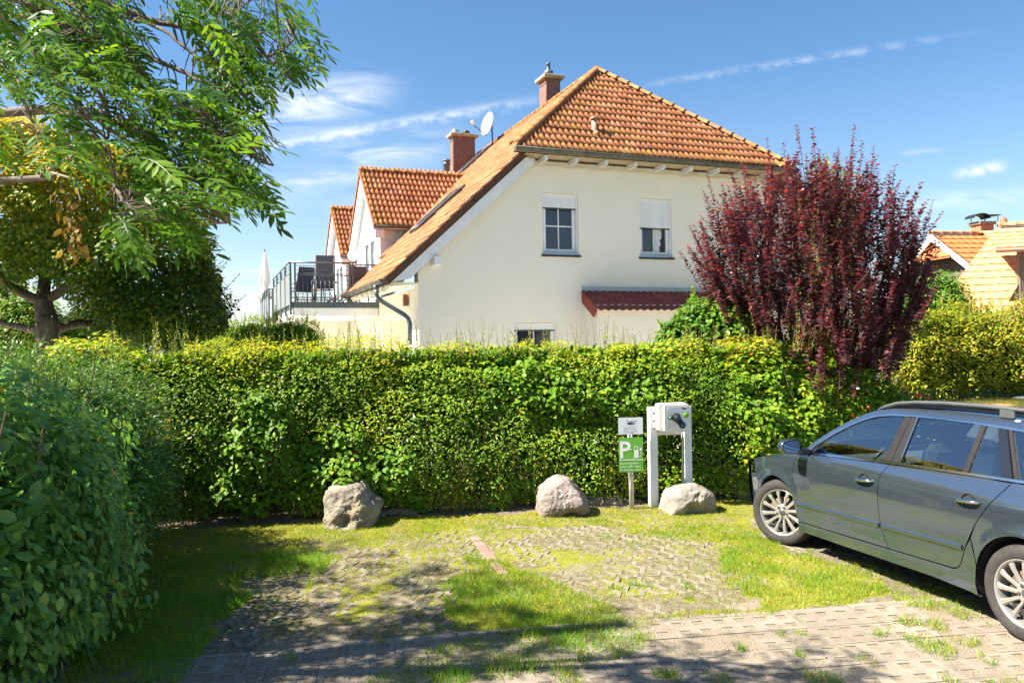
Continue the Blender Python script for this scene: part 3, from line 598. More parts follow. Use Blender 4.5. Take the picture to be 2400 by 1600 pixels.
def window(parent, x0, x1, z0, z1, shut, bars=(1, 1), curtain=False, fn=None, label=None, depth=.13):
    """recessed plastic window with its roller shutter pulled down by shut"""
    fn = fn or gable; W = x1-x0; g0 = z0+.02
    def bx(mb, xa, xb, za, zb, wa, wb):
        c = [fn(x, z, w) for x in (xa, xb) for z in (za, zb) for w in (wa, wb)]; mb.add(c, [(0, 1, 3, 2), (4, 6, 7, 5), (0, 4, 5, 1), (2, 3, 7, 6), (0, 2, 6, 4), (1, 5, 7, 3)])
    fr = MB(); F = .06
    for (a, b, c, d, w0) in ((x0, x0+F, g0, z1, 0), (x1-F, x1, g0, z1, 0), (x0+F, x1-F, g0, g0+F+.03, 0), (x0+F, x1-F, z1-F, z1, 0)): bx(fr, a, b, c, d, depth-.01+w0, depth+.06)
    S = .055; a0, a1, b0, b1 = x0+F, x1-F, g0+F+.03, z1-F
    for (a, b, c, d) in ((a0, a0+S, b0, b1), (a1-S, a1, b0, b1), (a0+S, a1-S, b0, b0+S), (a0+S, a1-S, b1-S, b1)): bx(fr, a, b, c, d, depth-.03, depth+.05)
    o = fr.build('window', M_pvc, parent)
    if label: o['label'] = label
    mb = MB(); bx(mb, a0+S-.005, a1-S+.005, b0+S-.005, b1-S+.005, depth+.02, depth+.03); mb.build('pane', M_pane, o)
    br = MB(); cx = (x0+x1)/2
    if bars[0]: bx(br, cx-.013, cx+.013, b0+S, b1-S, depth+.002, depth+.018)
    if bars[1]: bx(br, a0+S, a1-S, b0+(b1-b0)*bars[1]-.013, b0+(b1-b0)*bars[1]+.013, depth+.0035, depth+.0165)
    if br.v: br.build('glazing_bar', M_pvc, o)
    if shut > 0:
        sm = MB().box((0, 0, 0), (W-.012, .012, .043), ch=.004).mesh('slat'); sm.materials.append(M_pvc); n = int(shut/.047)
        A = np.array(fn(cx, 0, 0)); Bx = np.array(fn(cx+1, 0, 0))-A; ang = math.atan2(Bx[1], Bx[0])
        for k in range(n): put('slat', sm, o, fn(cx, z1-.03-.047*k, depth-.055), (0, 0, ang))
        e = MB(); bx(e, x0+.01, x1-.01, z1-.03-.047*n-.012, z1-.03-.047*n+.018, depth-.063, depth-.045); e.build('shutter_end_bar', M_zinc, o)
        gr = MB(); bx(gr, x0, x0+.03, g0+.02, z1, depth-.075, depth-.012); bx(gr, x1-.03, x1, g0+.02, z1, depth-.075, depth-.012); gr.build('shutter_rail', M_pvc, o, kind='stuff')
    sl = MB(); bx(sl, x0-.04, x1+.04, z0-.025, z0+.018, -.05, depth); sl.build('sill', M_sill, o)
    if curtain:
        cm = MB(); M_ct = mat('lace_curtain', [(0, (.50, .53, .56)), (1, (.70, .72, .74))], 20, .9)
        for sgn in (-1,):
            prof = [(a1-S-.02, b1-S), (a1-S-.13, b1-S), (a1-S-.10, b0+.42), (a1-S-.15, b0+.34), (a1-S-.12, b0+.26), (a1-S-.17, b0+.18), (a1-S-.15, b0+.10), (a1-S-.19, b0+S), (cx+.03, b0+S), (cx+.03, b1-S)]
            cm.prism(prof, fn, depth+.016, depth+.018)
        cm.build('curtain', M_ct, o)
    return o
def build_walls():
    L = -3.42; Rr = 8.5
    out = [(L, -.1), (Rr, -.1), (Rr, 3.55), (5.9, 6.25), (-.95, 6.25), (L, 3.62)]
    wins = [(-.445, .467, 4.065, 5.53), (2.12, 3.02, 4.065, 5.53), (4.74, 5.58, 4.065, 5.50), (-1.2, -.125, 1.1, 2.495)]
    w = MB(); w.prism(out, gable, 0, .36, [[(a, c), (b, c), (b, d), (a, d)] for a, b, c, d in wins])
    side = lambda u, v, q: (L+q, u, v)
    w.prism([(.36, -.1), (12, -.1), (12, 3.1), (4.9, 3.1), (4.9, 3.3), (.36, 3.3)], side, .002, .36, [[(.98, .0), (3.92, .0), (3.92, 2.68), (.98, 2.68)], [(5.0, .9), (5.85, .9), (5.85, 2.52), (5.0, 2.52)], [(7.0, .9), (7.9, .9), (7.9, 2.52), (7.0, 2.52)]])
    w.box((L+1.35, 2.4, 1.3), (2.0, 4.6, 3.2)) if False else None
    # recess behind the side opening
    w.box((L+1.2, 2.45, 1.35), (.1, 4.0, 3.0)); w.box((L+.76, 4.05, 1.35), (.8, .25, 3.0)); w.box((L+.76, .72, 1.35), (.8, .25, 3.0)); w.box((L+.76, 2.4, 2.76), (.8, 3.6, .14))
    # projecting wing under the balcony and the back of the long house
    w.box((-4.75, 9.4, 1.35), (2.62, .3, 2.9)); w.box((-5.0, 14.5, 1.3), (2.4, .3, 2.8)); w.box((-2.7, 14, 4.1), (.24, 18, 2.0)) if False else None
    w.box((Rr-.2, 12, 1.7), (.36, 23.2, 3.7))
    w.build('wall', M_rend, HOUSE)
    window(HOUSE, *wins[0], .345, bars=(1, .46)); window(HOUSE, *wins[1], .72, bars=(1, 0), curtain=True); window(HOUSE, *wins[2], .0, bars=(1, .5)); window(HOUSE, *wins[3], .16, bars=(1, .5))
    sd = lambda u, v, q: (L+q, u, v)
    window(HOUSE, 5.0, 5.85, .9, 2.52, .3, fn=sd, bars=(1, 0)); window(HOUSE, 7.0, 7.9, .9, 2.52, 0, fn=sd, bars=(1, 0))
    # lean-to annexe on the gable with its red roof
    a = MB(); x0, x1 = .62, 7.4
    a.prism([(x0, -.1), (x1, -.1), (x1, 2.90), (x0, 2.90)], gable, -.62, -.005, [[(2.32, 1.1), (3.3, 1.1), (3.3, 2.48), (2.32, 2.48)]]); an = a.build('annexe', M_rend, HOUSE)
    wf = lambda u, v, q: (u, -.62+q, v); window(HOUSE, 2.32, 3.3, 1.1, 2.48, .16, fn=wf)
    M_can = mat('red_corrugated_sheet', [(0, (.16, .028, .022)), (.5, (.235, .045, .035)), (1, (.30, .075, .06))], 4, .65, spec=.3, coord='World', spots=[((.33, .26, .04), 7, .66, .06), ((.48, .42, .38), 14, .72, .03)])
    sh = MB(); n = 150; X0, X1 = .54, 7.5; vs = []
    rows = [(-.03, 3.245), (-.40, 3.02), (-.80, 2.785)]
    for (y, z) in rows:
        for i in range(n+1): x = X0+(X1-X0)*i/n; vs.append((x, y, z+.020*math.cos(2*PI*(x-X0)/.185)))
    m_ = n+1; sh.add(vs, [(j*m_+i, j*m_+i+1, (j+1)*m_+i+1, (j+1)*m_+i) for j in range(2) for i in range(n)], True)
    sh.add([(x, y, z-.018) for x, y, z in vs], [(j*m_+i, (j+1)*m_+i, (j+1)*m_+i+1, j*m_+i+1) for j in range(2) for i in range(n)], True)
    c = sh.build('canopy_roof', M_can, HOUSE, fix=False)
    e = MB(); e.prism([(-.0, 3.27), (-.0, 2.98), (-.62, 2.60), (-.80, 2.80)], lambda u, v, w: (X0+w, u, v), 0, -.018); e.build('verge_trim', M_can, c)
    fl = MB(); fl.box((4.0, -.018, 3.295), (6.96, .03, .085), ch=.004); fl.box((4.0, -.034, 3.335), (6.97, .012, .014)); fo = fl.build('flashing_strip', mat('pale_zinc', (.42, .45, .48), 5, .45, metal=.4), c)
    sc = MB()
    for k in range(36): sc.lathe([(0, .004), (.008, .003), (.010, 0)], 6, Matrix.Rotation(PI/2, 3, 'X'), (.60+.19*k, -.033, 3.292))
    sc.build('screws', M_sill, fo, kind='stuff')
    MB().box((4.0, -.46, 2.86), (6.7, .30, .05)).build('soffit', M_rend, c)
build_walls()
# ---- tiles
TW, TL_, EXP = .30, .42, .335
def tile_geo():
    px = [(0, .004), (.030, .004), (.055, .036), (.078, .048), (.105, .036), (.128, .004), (.150, .004), (.180, .004), (.205, .036), (.228, .048), (.255, .036), (.278, .004), (.300, .004)]
    n = len(px); v = [(x, 0, z+.026) for x, z in px]+[(x, TL_, z) for x, z in px]+[(x, .002, z-.012+.012) for x, z in px]
    f = [(i, i+1, n+i+1, n+i) for i in range(n-1)]+[(2*n+i, 2*n+i+1, i+1, i) for i in range(n-1)]; return v, f
_tv, _tf = tile_geo()
def tile_base(name, m):
    me = bpy.data.meshes.new(name); me.from_pydata(_tv, [], _tf); me.materials.append(m)
    for p in me.polygons: p.use_smooth = p.index < 12
    me.update(); return me
T_ME = {}
def slope(parent, O, X, Y, poly, m, single=lambda x, y: True, decks=None, skip=None, name='roof_tile', lichen=lambda x, y: False):
    """tiles a roof slope: O origin, X along the eave, Y up the slope, poly convex and counter-clockwise in (x, y)"""
    O, X, Y = Vector(O), Vector(X).normalized(), Vector(Y).normalized(); Z = X.cross(Y).normalized(); B = Matrix((X, Y, Z)).transposed(); q = B.to_quaternion()
    x0, x1 = min(p[0] for p in poly), max(p[0] for p in poly); y1 = max(p[1] for p in poly); y0 = min(p[1] for p in poly)
    rest = MB(); rv = []; rm = []; cnt = 0; n = len(poly)
    def ins(p): return all((poly[(k+1) % n][0]-poly[k][0])*(p[1]-poly[k][1])-(poly[(k+1) % n][1]-poly[k][1])*(p[0]-poly[k][0]) >= -1e-4 for k in range(n))
    for j in range(int((y1-y0)/EXP)+1):
        for i in range(int((x1-x0)/TW)+1):
            x, y = x0+i*TW, y0+j*EXP
            if skip and skip(x+TW/2, y+EXP/2): continue
            cs = [(x, y), (x+TW, y), (x+TW, y+EXP), (x, y+EXP)]; k = sum(ins(c) for c in cs)
            if k == 0 and len(clip_poly(cs, poly)) < 3: continue
            one = single(x, y); mm = M_lich if lichen(x+.15, y+.17) else m
            dz = random.gauss(0, .0045); key = mm.name
            if k == 4:
                if one:
                    if key not in T_ME: T_ME[key] = tile_base('roof_tile', mm)
                    o = put(name, T_ME[key], parent, O+B @ Vector((x, y, .012+dz))); o.rotation_mode = 'QUATERNION'; o.rotation_quaternion = q; cnt += 1; continue
                vs, fs = _tv, _tf
            else:
                bm = bmesh.new(); vl = [bm.verts.new((a+x, b+y, c)) for a, b, c in _tv]
                for f in _tf: bm.faces.new([vl[t] for t in f])
                for e in range(n):
                    a, b = poly[e], poly[(e+1) % n]; nr = Vector((-(b[1]-a[1]), b[0]-a[0], 0)).normalized()
                    if nr.length == 0: continue
                    if e == n-1 or True:
                        far = Vector((a[0], a[1], 0))
                        if abs(nr.y) > .99 and nr.y < 0: continue                # the ridge may overlap
                        bmesh.ops.bisect_plane(bm, geom=bm.verts[:]+bm.edges[:]+bm.faces[:], plane_co=far, plane_no=nr, clear_inner=True)
                if not bm.faces: bm.free(); continue
                bm.verts.index_update(); vs = [(v.co.x-x, v.co.y-y, v.co.z) for v in bm.verts]; fs = [tuple(v.index for v in f.verts) for f in bm.faces]; bm.free()
                if one:
                    mb = MB(); mb.add(vs, fs, True); o = mb.build(name, mm, parent, O+B @ Vector((x, y, .012+dz)), fix=False); o.rotation_mode = 'QUATERNION'; o.rotation_quaternion = q; cnt += 1; continue
            rest.cur = 1 if mm is M_lich else 0
            rest.add([O+B @ Vector((a+x, b+y, c+.012+dz)) for a, b, c in vs], fs, True); rv += [random.random()]*len(vs)
    if rest.v:
        o = rest.build('roof_tiles', [m, M_lich], parent, kind='stuff', fix=False); a = o.data.attributes.new('rnd', 'FLOAT', 'POINT'); a.data.foreach_set('value', rv)
    deck = MB()
    for dk in (decks or [poly]): n = len(dk); deck.add([O+B @ Vector((x, y, -.02)) for x, y in dk]+[O+B @ Vector((x, y, -.12)) for x, y in dk], [tuple(range(n)), tuple(range(2*n-1, n-1, -1))]+[(i, n+i, n+(i+1) % n, (i+1) % n) for i in range(n)])
    deck.build('roof_deck', M_deck, parent); return cnt
def caps(parent, a, b, r=.115, step=.36, name='ridge_tile', up=(0, 0, 1), m=None, lift=.03):
    """overlapping half round caps along a ridge or hip"""
    a, b = Vector(a), Vector(b); d = (b-a).normalized(); L = (b-a).length; s = d.cross(Vector(up)).normalized(); u = s.cross(d); n = int(L/step); mb = MB(); k = 9
    vs = []
    for (t, rr) in ((0, r*1.12), (.05, r*1.12), (.06, r*1.0), (step*1.12, r*.93)):
        for j in range(k): an = PI*j/(k-1); vs.append((math.cos(an)*rr, t, math.sin(an)*rr*.85))
    vs += [(math.cos(PI*j/(k-1))*r*.98, 0, math.sin(PI*j/(k-1))*r*.7) for j in range(k)]
    mb.add(vs, [(q*k+j, q*k+j+1, (q+1)*k+j+1, (q+1)*k+j) for q in range(3) for j in range(k-1)]+[(4*k+j, 4*k+j+1, j+1, j) for j in range(k-1)], True)
    me = mb.mesh(name); me.materials.append(m or M_lich); B = Matrix((s, d, u)).transposed(); q = B.to_quaternion()
    for i in range(n+1):
        o = put(name, me, parent, a+d*(step*i)+u*lift); o.rotation_mode = 'QUATERNION'; o.rotation_quaternion = q; o.scale = (1+random.gauss(0, .02), 1, 1+random.gauss(0, .03))
RS, RZ = 2.55, 9.62; TA = 3.05; HE = 6.40; HT = -.45; LZ, LS = 3.42, -4.2; TE = 22.
def build_roof():
    rt = MB(); rt.box((2.55, 12, 6.2), (.01, .01, .01)); 
    roof = empty('roof', parent=HOUSE)
    # hip over the gable
    w0, w1 = -1.28, 6.38; run = TA-HT; rise = RZ-HE; ln = math.hypot(run, rise)
    slope(roof, (w0, HT, HE), (1, 0, 0), (0, run, rise), [(0, 0), (w1-w0, 0), (RS-w0, ln)], M_tile, lichen=lambda x, y: y < EXP or (random.random() < .18 and y < 1.3) or (random.random() < .25 and x < y*.9+.5) or random.random() < .03)
    # left slope, from the verge to where the balcony begins, then behind the dormers
    run2, rise2 = RS-LS, RZ-LZ; ln2 = math.hypot(run2, rise2); yh = ln2*(HE-LZ)/rise2; TB = 5.0
    Y2 = (run2, 0, rise2); X2 = (0, -1, 0)
    # x runs from the far end towards the gable: x = TE - t
    near = lambda x, y: (TE-x) < 1.2 and y < 7.5
    sk = lambda x, y: (TE-x) > TB and y < ln2*(-2.85-LS)/run2
    slope(roof, (LS, TE, LZ), X2, Y2, [(0, 0), (TE+.25, 0), (TE+.25, yh-.05), (TE-TA, ln2), (0, ln2)], M_tile, single=near, decks=[[(TE-TB, 0), (TE+.25, 0), (TE+.25, yh-.05), (TE-TA, ln2), (TE-TB, ln2)], [(0, ln2*(-1.5-LS)/run2), (TE-TB, ln2*(-1.5-LS)/run2), (TE-TB, ln2), (0, ln2)]], skip=lambda x, y: sk(x, y) or dorm_hide(TE-x, LS+(y/ln2)*run2), lichen=lambda x, y: (y < EXP*2 and random.random() < .5) or (random.random() < .04))
    # right slope, out of sight from the parking place
    r_ = MB(); r_.add([(9.3, -.25, LZ), (9.3, TE, LZ), (RS, TE, RZ), (RS, TA, RZ), (6.38, HT, HE), (6.9, -.25, HE-.45)], [(0, 1, 2, 3, 4, 5)]); r_.build('far_slope', M_tile, roof)
    caps(roof, (w0, HT+.03, HE+.03), (RS, TA, RZ+.02), name='hip_tile'); caps(roof, (w1, HT+.03, HE+.03), (RS, TA, RZ+.02), name='hip_tile'); caps(roof, (RS, TA-.05, RZ), (RS, TE, RZ))
    # verge: dark tiles and the white barge board
    Yv = Vector(Y2).normalized(); n = int((yh-.05)/EXP)
    vm = MB().prism([(-.09, 0), (.01, 0), (.01, .37), (-.09, .37)], lambda u, v, w: (w, v, u), 0, -.028); 
    vm.prism([(-.02, 0), (.016, 0), (.016, .37), (-.02, .37)], lambda u, v, w: (w, v, u+.035), 0, .09); me = vm.mesh('verge_tile'); me.materials.append(M_dark)
    Bm = Matrix((Vector((0, -1, 0)), Yv, Vector((0, -1, 0)).cross(Yv))).transposed(); qd = Bm.to_quaternion()
    for k in range(n):
        o = put('verge_tile', me, roof, Vector((LS, -.275, LZ))+Yv*(k*EXP)+Vector((0, 0, .0+.012*(k % 1)))); o.rotation_mode = 'QUATERNION'; o.rotation_quaternion = qd
        o.rotation_quaternion = (Matrix.Rotation(R(2.2), 3, Vector((0, 1, 0))) @ Bm).to_quaternion()
    bb = MB(); nv = Vector((-Yv.z, 0, Yv.x))
    P = lambda u, v, w: (LS+Yv.x*u+nv.x*v, w, LZ+Yv.z*u+nv.z*v)
    bb.prism([(.30, -.10), (yh-.12, -.10), (yh-.02, -.20), (yh+.06, -.29), (yh-.05, -.36), (yh-.16, -.34), (.42, -.34), (.06, -.10)], P, -.245, -.205); bb.build('barge_board', M_wood, roof)
    pe = MB(); pe.box((-3.05, -.12, 3.86), (.15, .36, .19), ch=.004); pe.build('purlin_end', M_wood, roof)
    so = MB(); so.prism([(.2, -.12), (yh-.1, -.12), (yh-.1, -.145), (.2, -.145)], P, -.2, 0.0); so.build('verge_soffit', M_wood, roof)
    # hip gutter with rafter feet
    def gutter(name, a, b, par, r=.075, n=9, tilt=0):
        mb = MB(); a, b = Vector(a), Vector(b); d = (b-a).normalized(); s = d.cross(Vector((0, 0, 1))).normalized(); k = int((b-a).length/.9)+1; seg = 12
        for i in range(k):
            p, q = a+(b-a)*(i/k), a+(b-a)*((i+1)/k)-d*.004; vs = []
            for c, rr in ((p, r), (q, r), (p, r-.006), (q, r-.006)):
                for j in range(seg+1): an = PI+PI*j/seg; vs.append(c+s*math.cos(an)*rr+Vector((0, 0, math.sin(an)*rr)))
            m = seg+1; mb.add(vs, [(j, j+1, m+j+1, m+j) for j in range(seg)]+[(2*m+j, 3*m+j, 3*m+j+1, 2*m+j+1) for j in range(seg)], True)
        for c in (a, b): mb.add([c]+[c+s*math.cos(PI+PI*j/seg)*r+Vector((0, 0, math.sin(PI+PI*j/seg)*r)) for j in range(seg+1)], [tuple(range(seg+2))])
        mb.tube([a+s*r, b+s*r], .011, 6); mb.tube([a-s*r, b-s*r], .007, 6); g_ = mb.build(name, M_zinc, par, fix=False)
        br = MB(); nb = int((b-a).length/.8)
        for i in range(nb+1):
            c = a+d*(.15+i*.8)
            if (c-a).length < (b-a).length: br.tube([c+s*math.cos(PI+PI*j/8)*(r+.004)+Vector((0, 0, math.sin(PI+PI*j/8)*(r+.004))) for j in range(9)], .007, 5)
        br.build('gutter_bracket', M_zinc, g_); return g_
    gutter('gutter', (-1.30, -.52, 6.40), (6.42, -.52, 6.36), roof)
    MB().box((2.54, -.43, 6.375), (7.6, .03, .09)).build('fascia', M_tan, roof)
    for k in range(10):
        x = -.50+k*.77; rb = MB(); rb.box((x, -.20, 6.235), (.075, .40, .11), ch=.003)
        rb.build('rafter_foot', M_wood, roof)
    MB().prism([(-1.0, -.4), (6.1, -.4), (6.1, .0), (-1.0, .0)], lambda u, v, w: (u, v, w), 6.30, 6.315).build('soffit', M_tan, roof)
    nt = MB()                                                        # bird netting sagging between the rafter feet
    for k in range(10):
        for r_ in range(5):
            y = -.36+.08*r_; nt.tube([(-.88+k*.77+.77*i/8, y, 6.19-.012*r_+(.03-.06*math.sin(PI*i/8))*(.4+.6*((k*7) % 3)/2)) for i in range(9)], .0035, 3, cap=False)
    nt.build('bird_netting', mat('brown_netting', (.22, .17, .10), 4, .9), roof)
    gl_ = gutter('gutter', (LS-.06, -.30, LZ+.01), (LS-.06, 4.95, LZ-.02), roof, r=.08)
    gl_['label'] = 'eave gutter with a round grey end cap'
    rf = MB()
    for k in range(8): rf.box((-3.86, .25+k*.65, 3.44), (.75, .07, .12), rot=Matrix.Rotation(-R(42.7)+R(42.7)*.25, 3, 'Y'), ch=.003)
    rf.build('rafter_feet', M_rend, roof)
    MB().prism([(-4.13, 3.40), (-3.42, 3.40), (-3.42, 3.36), (-4.13, 3.30)], lambda u, v, w: (u, w, v), .0, 4.9).build('eave_soffit', M_rend, roof)
    dp = MB(); x0 = LS-.06; y0 = .42
    dp.tube([(x0, y0, LZ-.06), (x0, y0, LZ-.17)], [.075, .05], 12); dp.tube([(x0, y0, LZ-.15), (x0, y0, LZ-.26), (x0+.03, y0, LZ-.33), (x0+.12, y0-.03, LZ-.42), (x0+.58, y0-.16, LZ-.72), (x0+.66, y0-.19, LZ-.80), (x0+.69, y0-.2, LZ-.92), (x0+.69, y0-.2, LZ-1.30)], .05, 14)
    dp.tube([(x0+.69, y0-.2, LZ-1.30), (x0+.69, y0-.2, LZ-1.35)], .058, 14); d_ = dp.build('downpipe', M_anth, roof)
    dz = MB(); dz.tube([(x0+.69, y0-.2, LZ-1.33), (x0+.69, y0-.2, 0)], .043, 14); dz.build('lower_pipe', mat('bright_zinc', (.50, .51, .52), 4, .4, metal=.6), d_)
    bd = MB(); bd.prism([(-.06, 0), (.06, 0), (.06, .2), (0, .27), (-.06, .2)], lambda u, v, w: (-3.44+w, .95+u, 2.93+v), 0, -.10); bd.build('nest_box', mat('red_wood', (.26, .10, .05), 5, .7), HOUSE)
    return roof, ln2, run2, rise2, gutter
def dorm_hide(t, s):                                                 # main roof left out inside the dormers
    for tc in (8.8, 15.3):
        if abs(t-tc) < 2.2 and -3.4 < s < -1.79+2.2*(1-abs(t-tc)/2.25)-.25: return True
    return False
ROOF, LN2, RUN2, RISE2, gutter = build_roof()
def roofz(s): return LZ+(s-LS)*RISE2/RUN2
# ---- dormers
def dormer(tc, dz, k):
    d = empty('dormer', parent=HOUSE); VS = -3.1; EZ, DZ = 5.56+dz, 7.66+dz; HW = 2.35; FS = -2.85; cw = 1.98
    for sg in (-1, 1):
        run, rise = HW, DZ-EZ; ln = math.hypot(run, rise); back = lambda z: LS+(z-LZ)*RUN2/RISE2
        se, sr_ = back(EZ)-VS, back(DZ)-VS
        if sg == -1: slope(d, (VS, tc-HW, EZ), (1, 0, 0), (0, run, rise), [(0, 0), (se, 0), (sr_, ln), (0, ln)], M_tile, lichen=lambda x, y: (x < .35 and random.random() < .9) or (y < EXP and random.random() < .4) or random.random() < .05)
        else:
            b = MB(); b.add([(VS, tc+HW, EZ), (VS+se, tc+HW, EZ), (VS+sr_, tc, DZ), (VS, tc, DZ)], [(0, 1, 2, 3)]); b.add([(VS, tc+HW, EZ-.07), (VS+se, tc+HW, EZ-.07), (VS+sr_, tc, DZ-.07), (VS, tc, DZ-.07)], [(0, 1, 2, 3)]); b.build('far_slope', M_tile, d)
        vt = MB(); Yv = Vector((0, -sg*run, rise)).normalized(); Bq = Matrix((Vector((0, 0, 0)), Yv, Vector((0, 0, 1))))
        vt.prism([(0, -.10), (ln+.02, -.10), (ln+.02, .05), (0, .05)], lambda u, v, w: (VS+w, tc+sg*HW+Yv.y*u+sg*(-0)*v, EZ+Yv.z*u+v), 0, -.03); vt.build('verge_trim', M_tile, d)
        bb = MB(); bb.prism([(.02, -.36), (ln, -.36), (ln, -.10), (-.02, -.10)], lambda u, v, w: (VS+.02+w, tc+sg*HW+Yv.y*u, EZ+Yv.z*u+v), 0, .26, back=True); bb.build('barge_soffit', M_wood, d)
    caps(d, (VS-.02, tc, DZ), (LS+(DZ-LZ)*RUN2/RISE2, tc, DZ), r=.10)
    gz_ = gutter('gutter', (VS+.02, tc-HW-.06, EZ+.0), (LS+(EZ-LZ)*RUN2/RISE2+.1, tc-HW-.06, EZ+.02), d, r=.062)
    # walls
    f = MB(); side = lambda u, v, w: (FS+w, u, v); top = DZ-.42
    dr = (tc-1.15, tc+.75, 3.2+.12, 5.45+dz)
    f.prism([(tc-cw, 3.1), (tc+cw, 3.1), (tc+cw, EZ+.12), (tc, top+.25), (tc-cw, EZ+.12)], side, 0, .16, [[(dr[0], dr[2]), (dr[1], dr[2]), (dr[1], dr[3]), (dr[0], dr[3])]]); f.build('front_wall', M_pvc, d)
    for sg in (-1, 1):
        n = 14; bw = (LS+(EZ-LZ)*RUN2/RISE2-FS)/n; zz = lambda s: LS
        for i in range(n):
            s0, s1 = FS+.02+bw*i+.004, FS+.02+bw*(i+1)-.004; z0, z1 = roofz(s0)-.25, EZ-.02
            if z1 <= z0+.02: continue
            m_ = MB(); m_.prism([(s0, z0), (s1, roofz(s1)-.25), (s1, z1), (s0, z1)], lambda u, v, w: (u, tc+sg*(cw+w), v), -.03, .015); m_.build('cladding_board', M_wood, d)
        cb = MB(); cb.prism([(FS+.05, 3.2), (-1.5, EZ-.8), (-1.5, EZ), (FS+.05, EZ)], lambda u, v, w: (u, tc+sg*(cw+w), v), -.09, -.035); cb.build('cheek_wall', M_rend, d)
        cp = MB(); cp.box((FS-.005, tc+sg*(cw-.09), 4.35+dz/2), (.05, .20, 2.4), ch=.004); cp.build('corner_board', M_pvc, d)
        MB().box((VS/2+(-1.8)/2, tc+sg*(HW-.17), EZ-.06), (1.3, .34, .03)).build('eave_soffit', M_wood, d)
        nb = MB(); nb.lathe([(.0, -.05), (.05, -.04), (.065, 0)], 10, None, (FS+.1, tc+sg*(HW-.2), EZ-.09)); nb.build('lamp', M_pvc, d)
    # double balcony door
    gl_ = MB(); fr = MB()
    for (a, b) in ((dr[0], (dr[0]+dr[1])/2), ((dr[0]+dr[1])/2, dr[1])):
        h = [(a+.13, dr[2]+.35), (b-.13, dr[2]+.35), (b-.13, dr[3]-.13), (a+.13, dr[3]-.13)]
        fr.prism([(a+.004, dr[2]), (b-.004, dr[2]), (b-.004, dr[3]), (a+.004, dr[3])], side, .0, .07, [h]); gl_.prism(h, side, .04, .05)
    fr.build('balcony_door', M_pvc, d); gl_.build('pane', glassmat('grey_glass', (.10, .105, .11), .05), d); return d
dormer(8.8, 0, 0); dormer(15.3, -.20, 1)
# ---- skylights
def skylight(s0, s1, t0, t1, lift=.07, name='skylight'):
    Yv = Vector((RUN2, 0, RISE2)).normalized(); nv = Vector((-Yv.z, 0, Yv.x)); y0, y1 = (s0-LS)/Yv.x, (s1-LS)/Yv.x
    Pm = lambda u, v, w: tuple(Vector((LS, u, LZ))+Yv*v+nv*w)
    b = MB(); o = [(t0, y0), (t1, y0), (t1, y1), (t0, y1)]; i = [(t0+.09, y0+.11), (t1-.09, y0+.11), (t1-.09, y1-.16), (t0+.09, y1-.16)]
    b.prism(o, Pm, .02, lift+.07, [i]); w = b.build(name, M_zinc, ROOF)
    c = MB(); c.prism([(t0-.12, y0-.22), (t1+.12, y0-.22), (t1+.12, y1+.12), (t0-.12, y1+.12)], Pm, .0, .055, [o]); c.build('flashing', M_sill, w)
    g_ = MB(); g_.prism(i, Pm, lift+.0, lift+.04); g_.build('pane', M_pane, w)
    fr = MB(); fr.prism([(t0+.05, y0+.05), (t1-.05, y0+.05), (t1-.05, y1-.3), (t0+.05, y1-.3)], Pm, lift+.06, lift+.10, [i]); fr.build('sash', mat('pale_grey_metal', (.45, .46, .47), 5, .4, metal=.4), w)
skylight(-2.45, -1.12, 3.55, 4.5)
skylight(.98, 2.2, 10.6, 11.7); skylight(.75, 1.75, 13.8, 14.7)
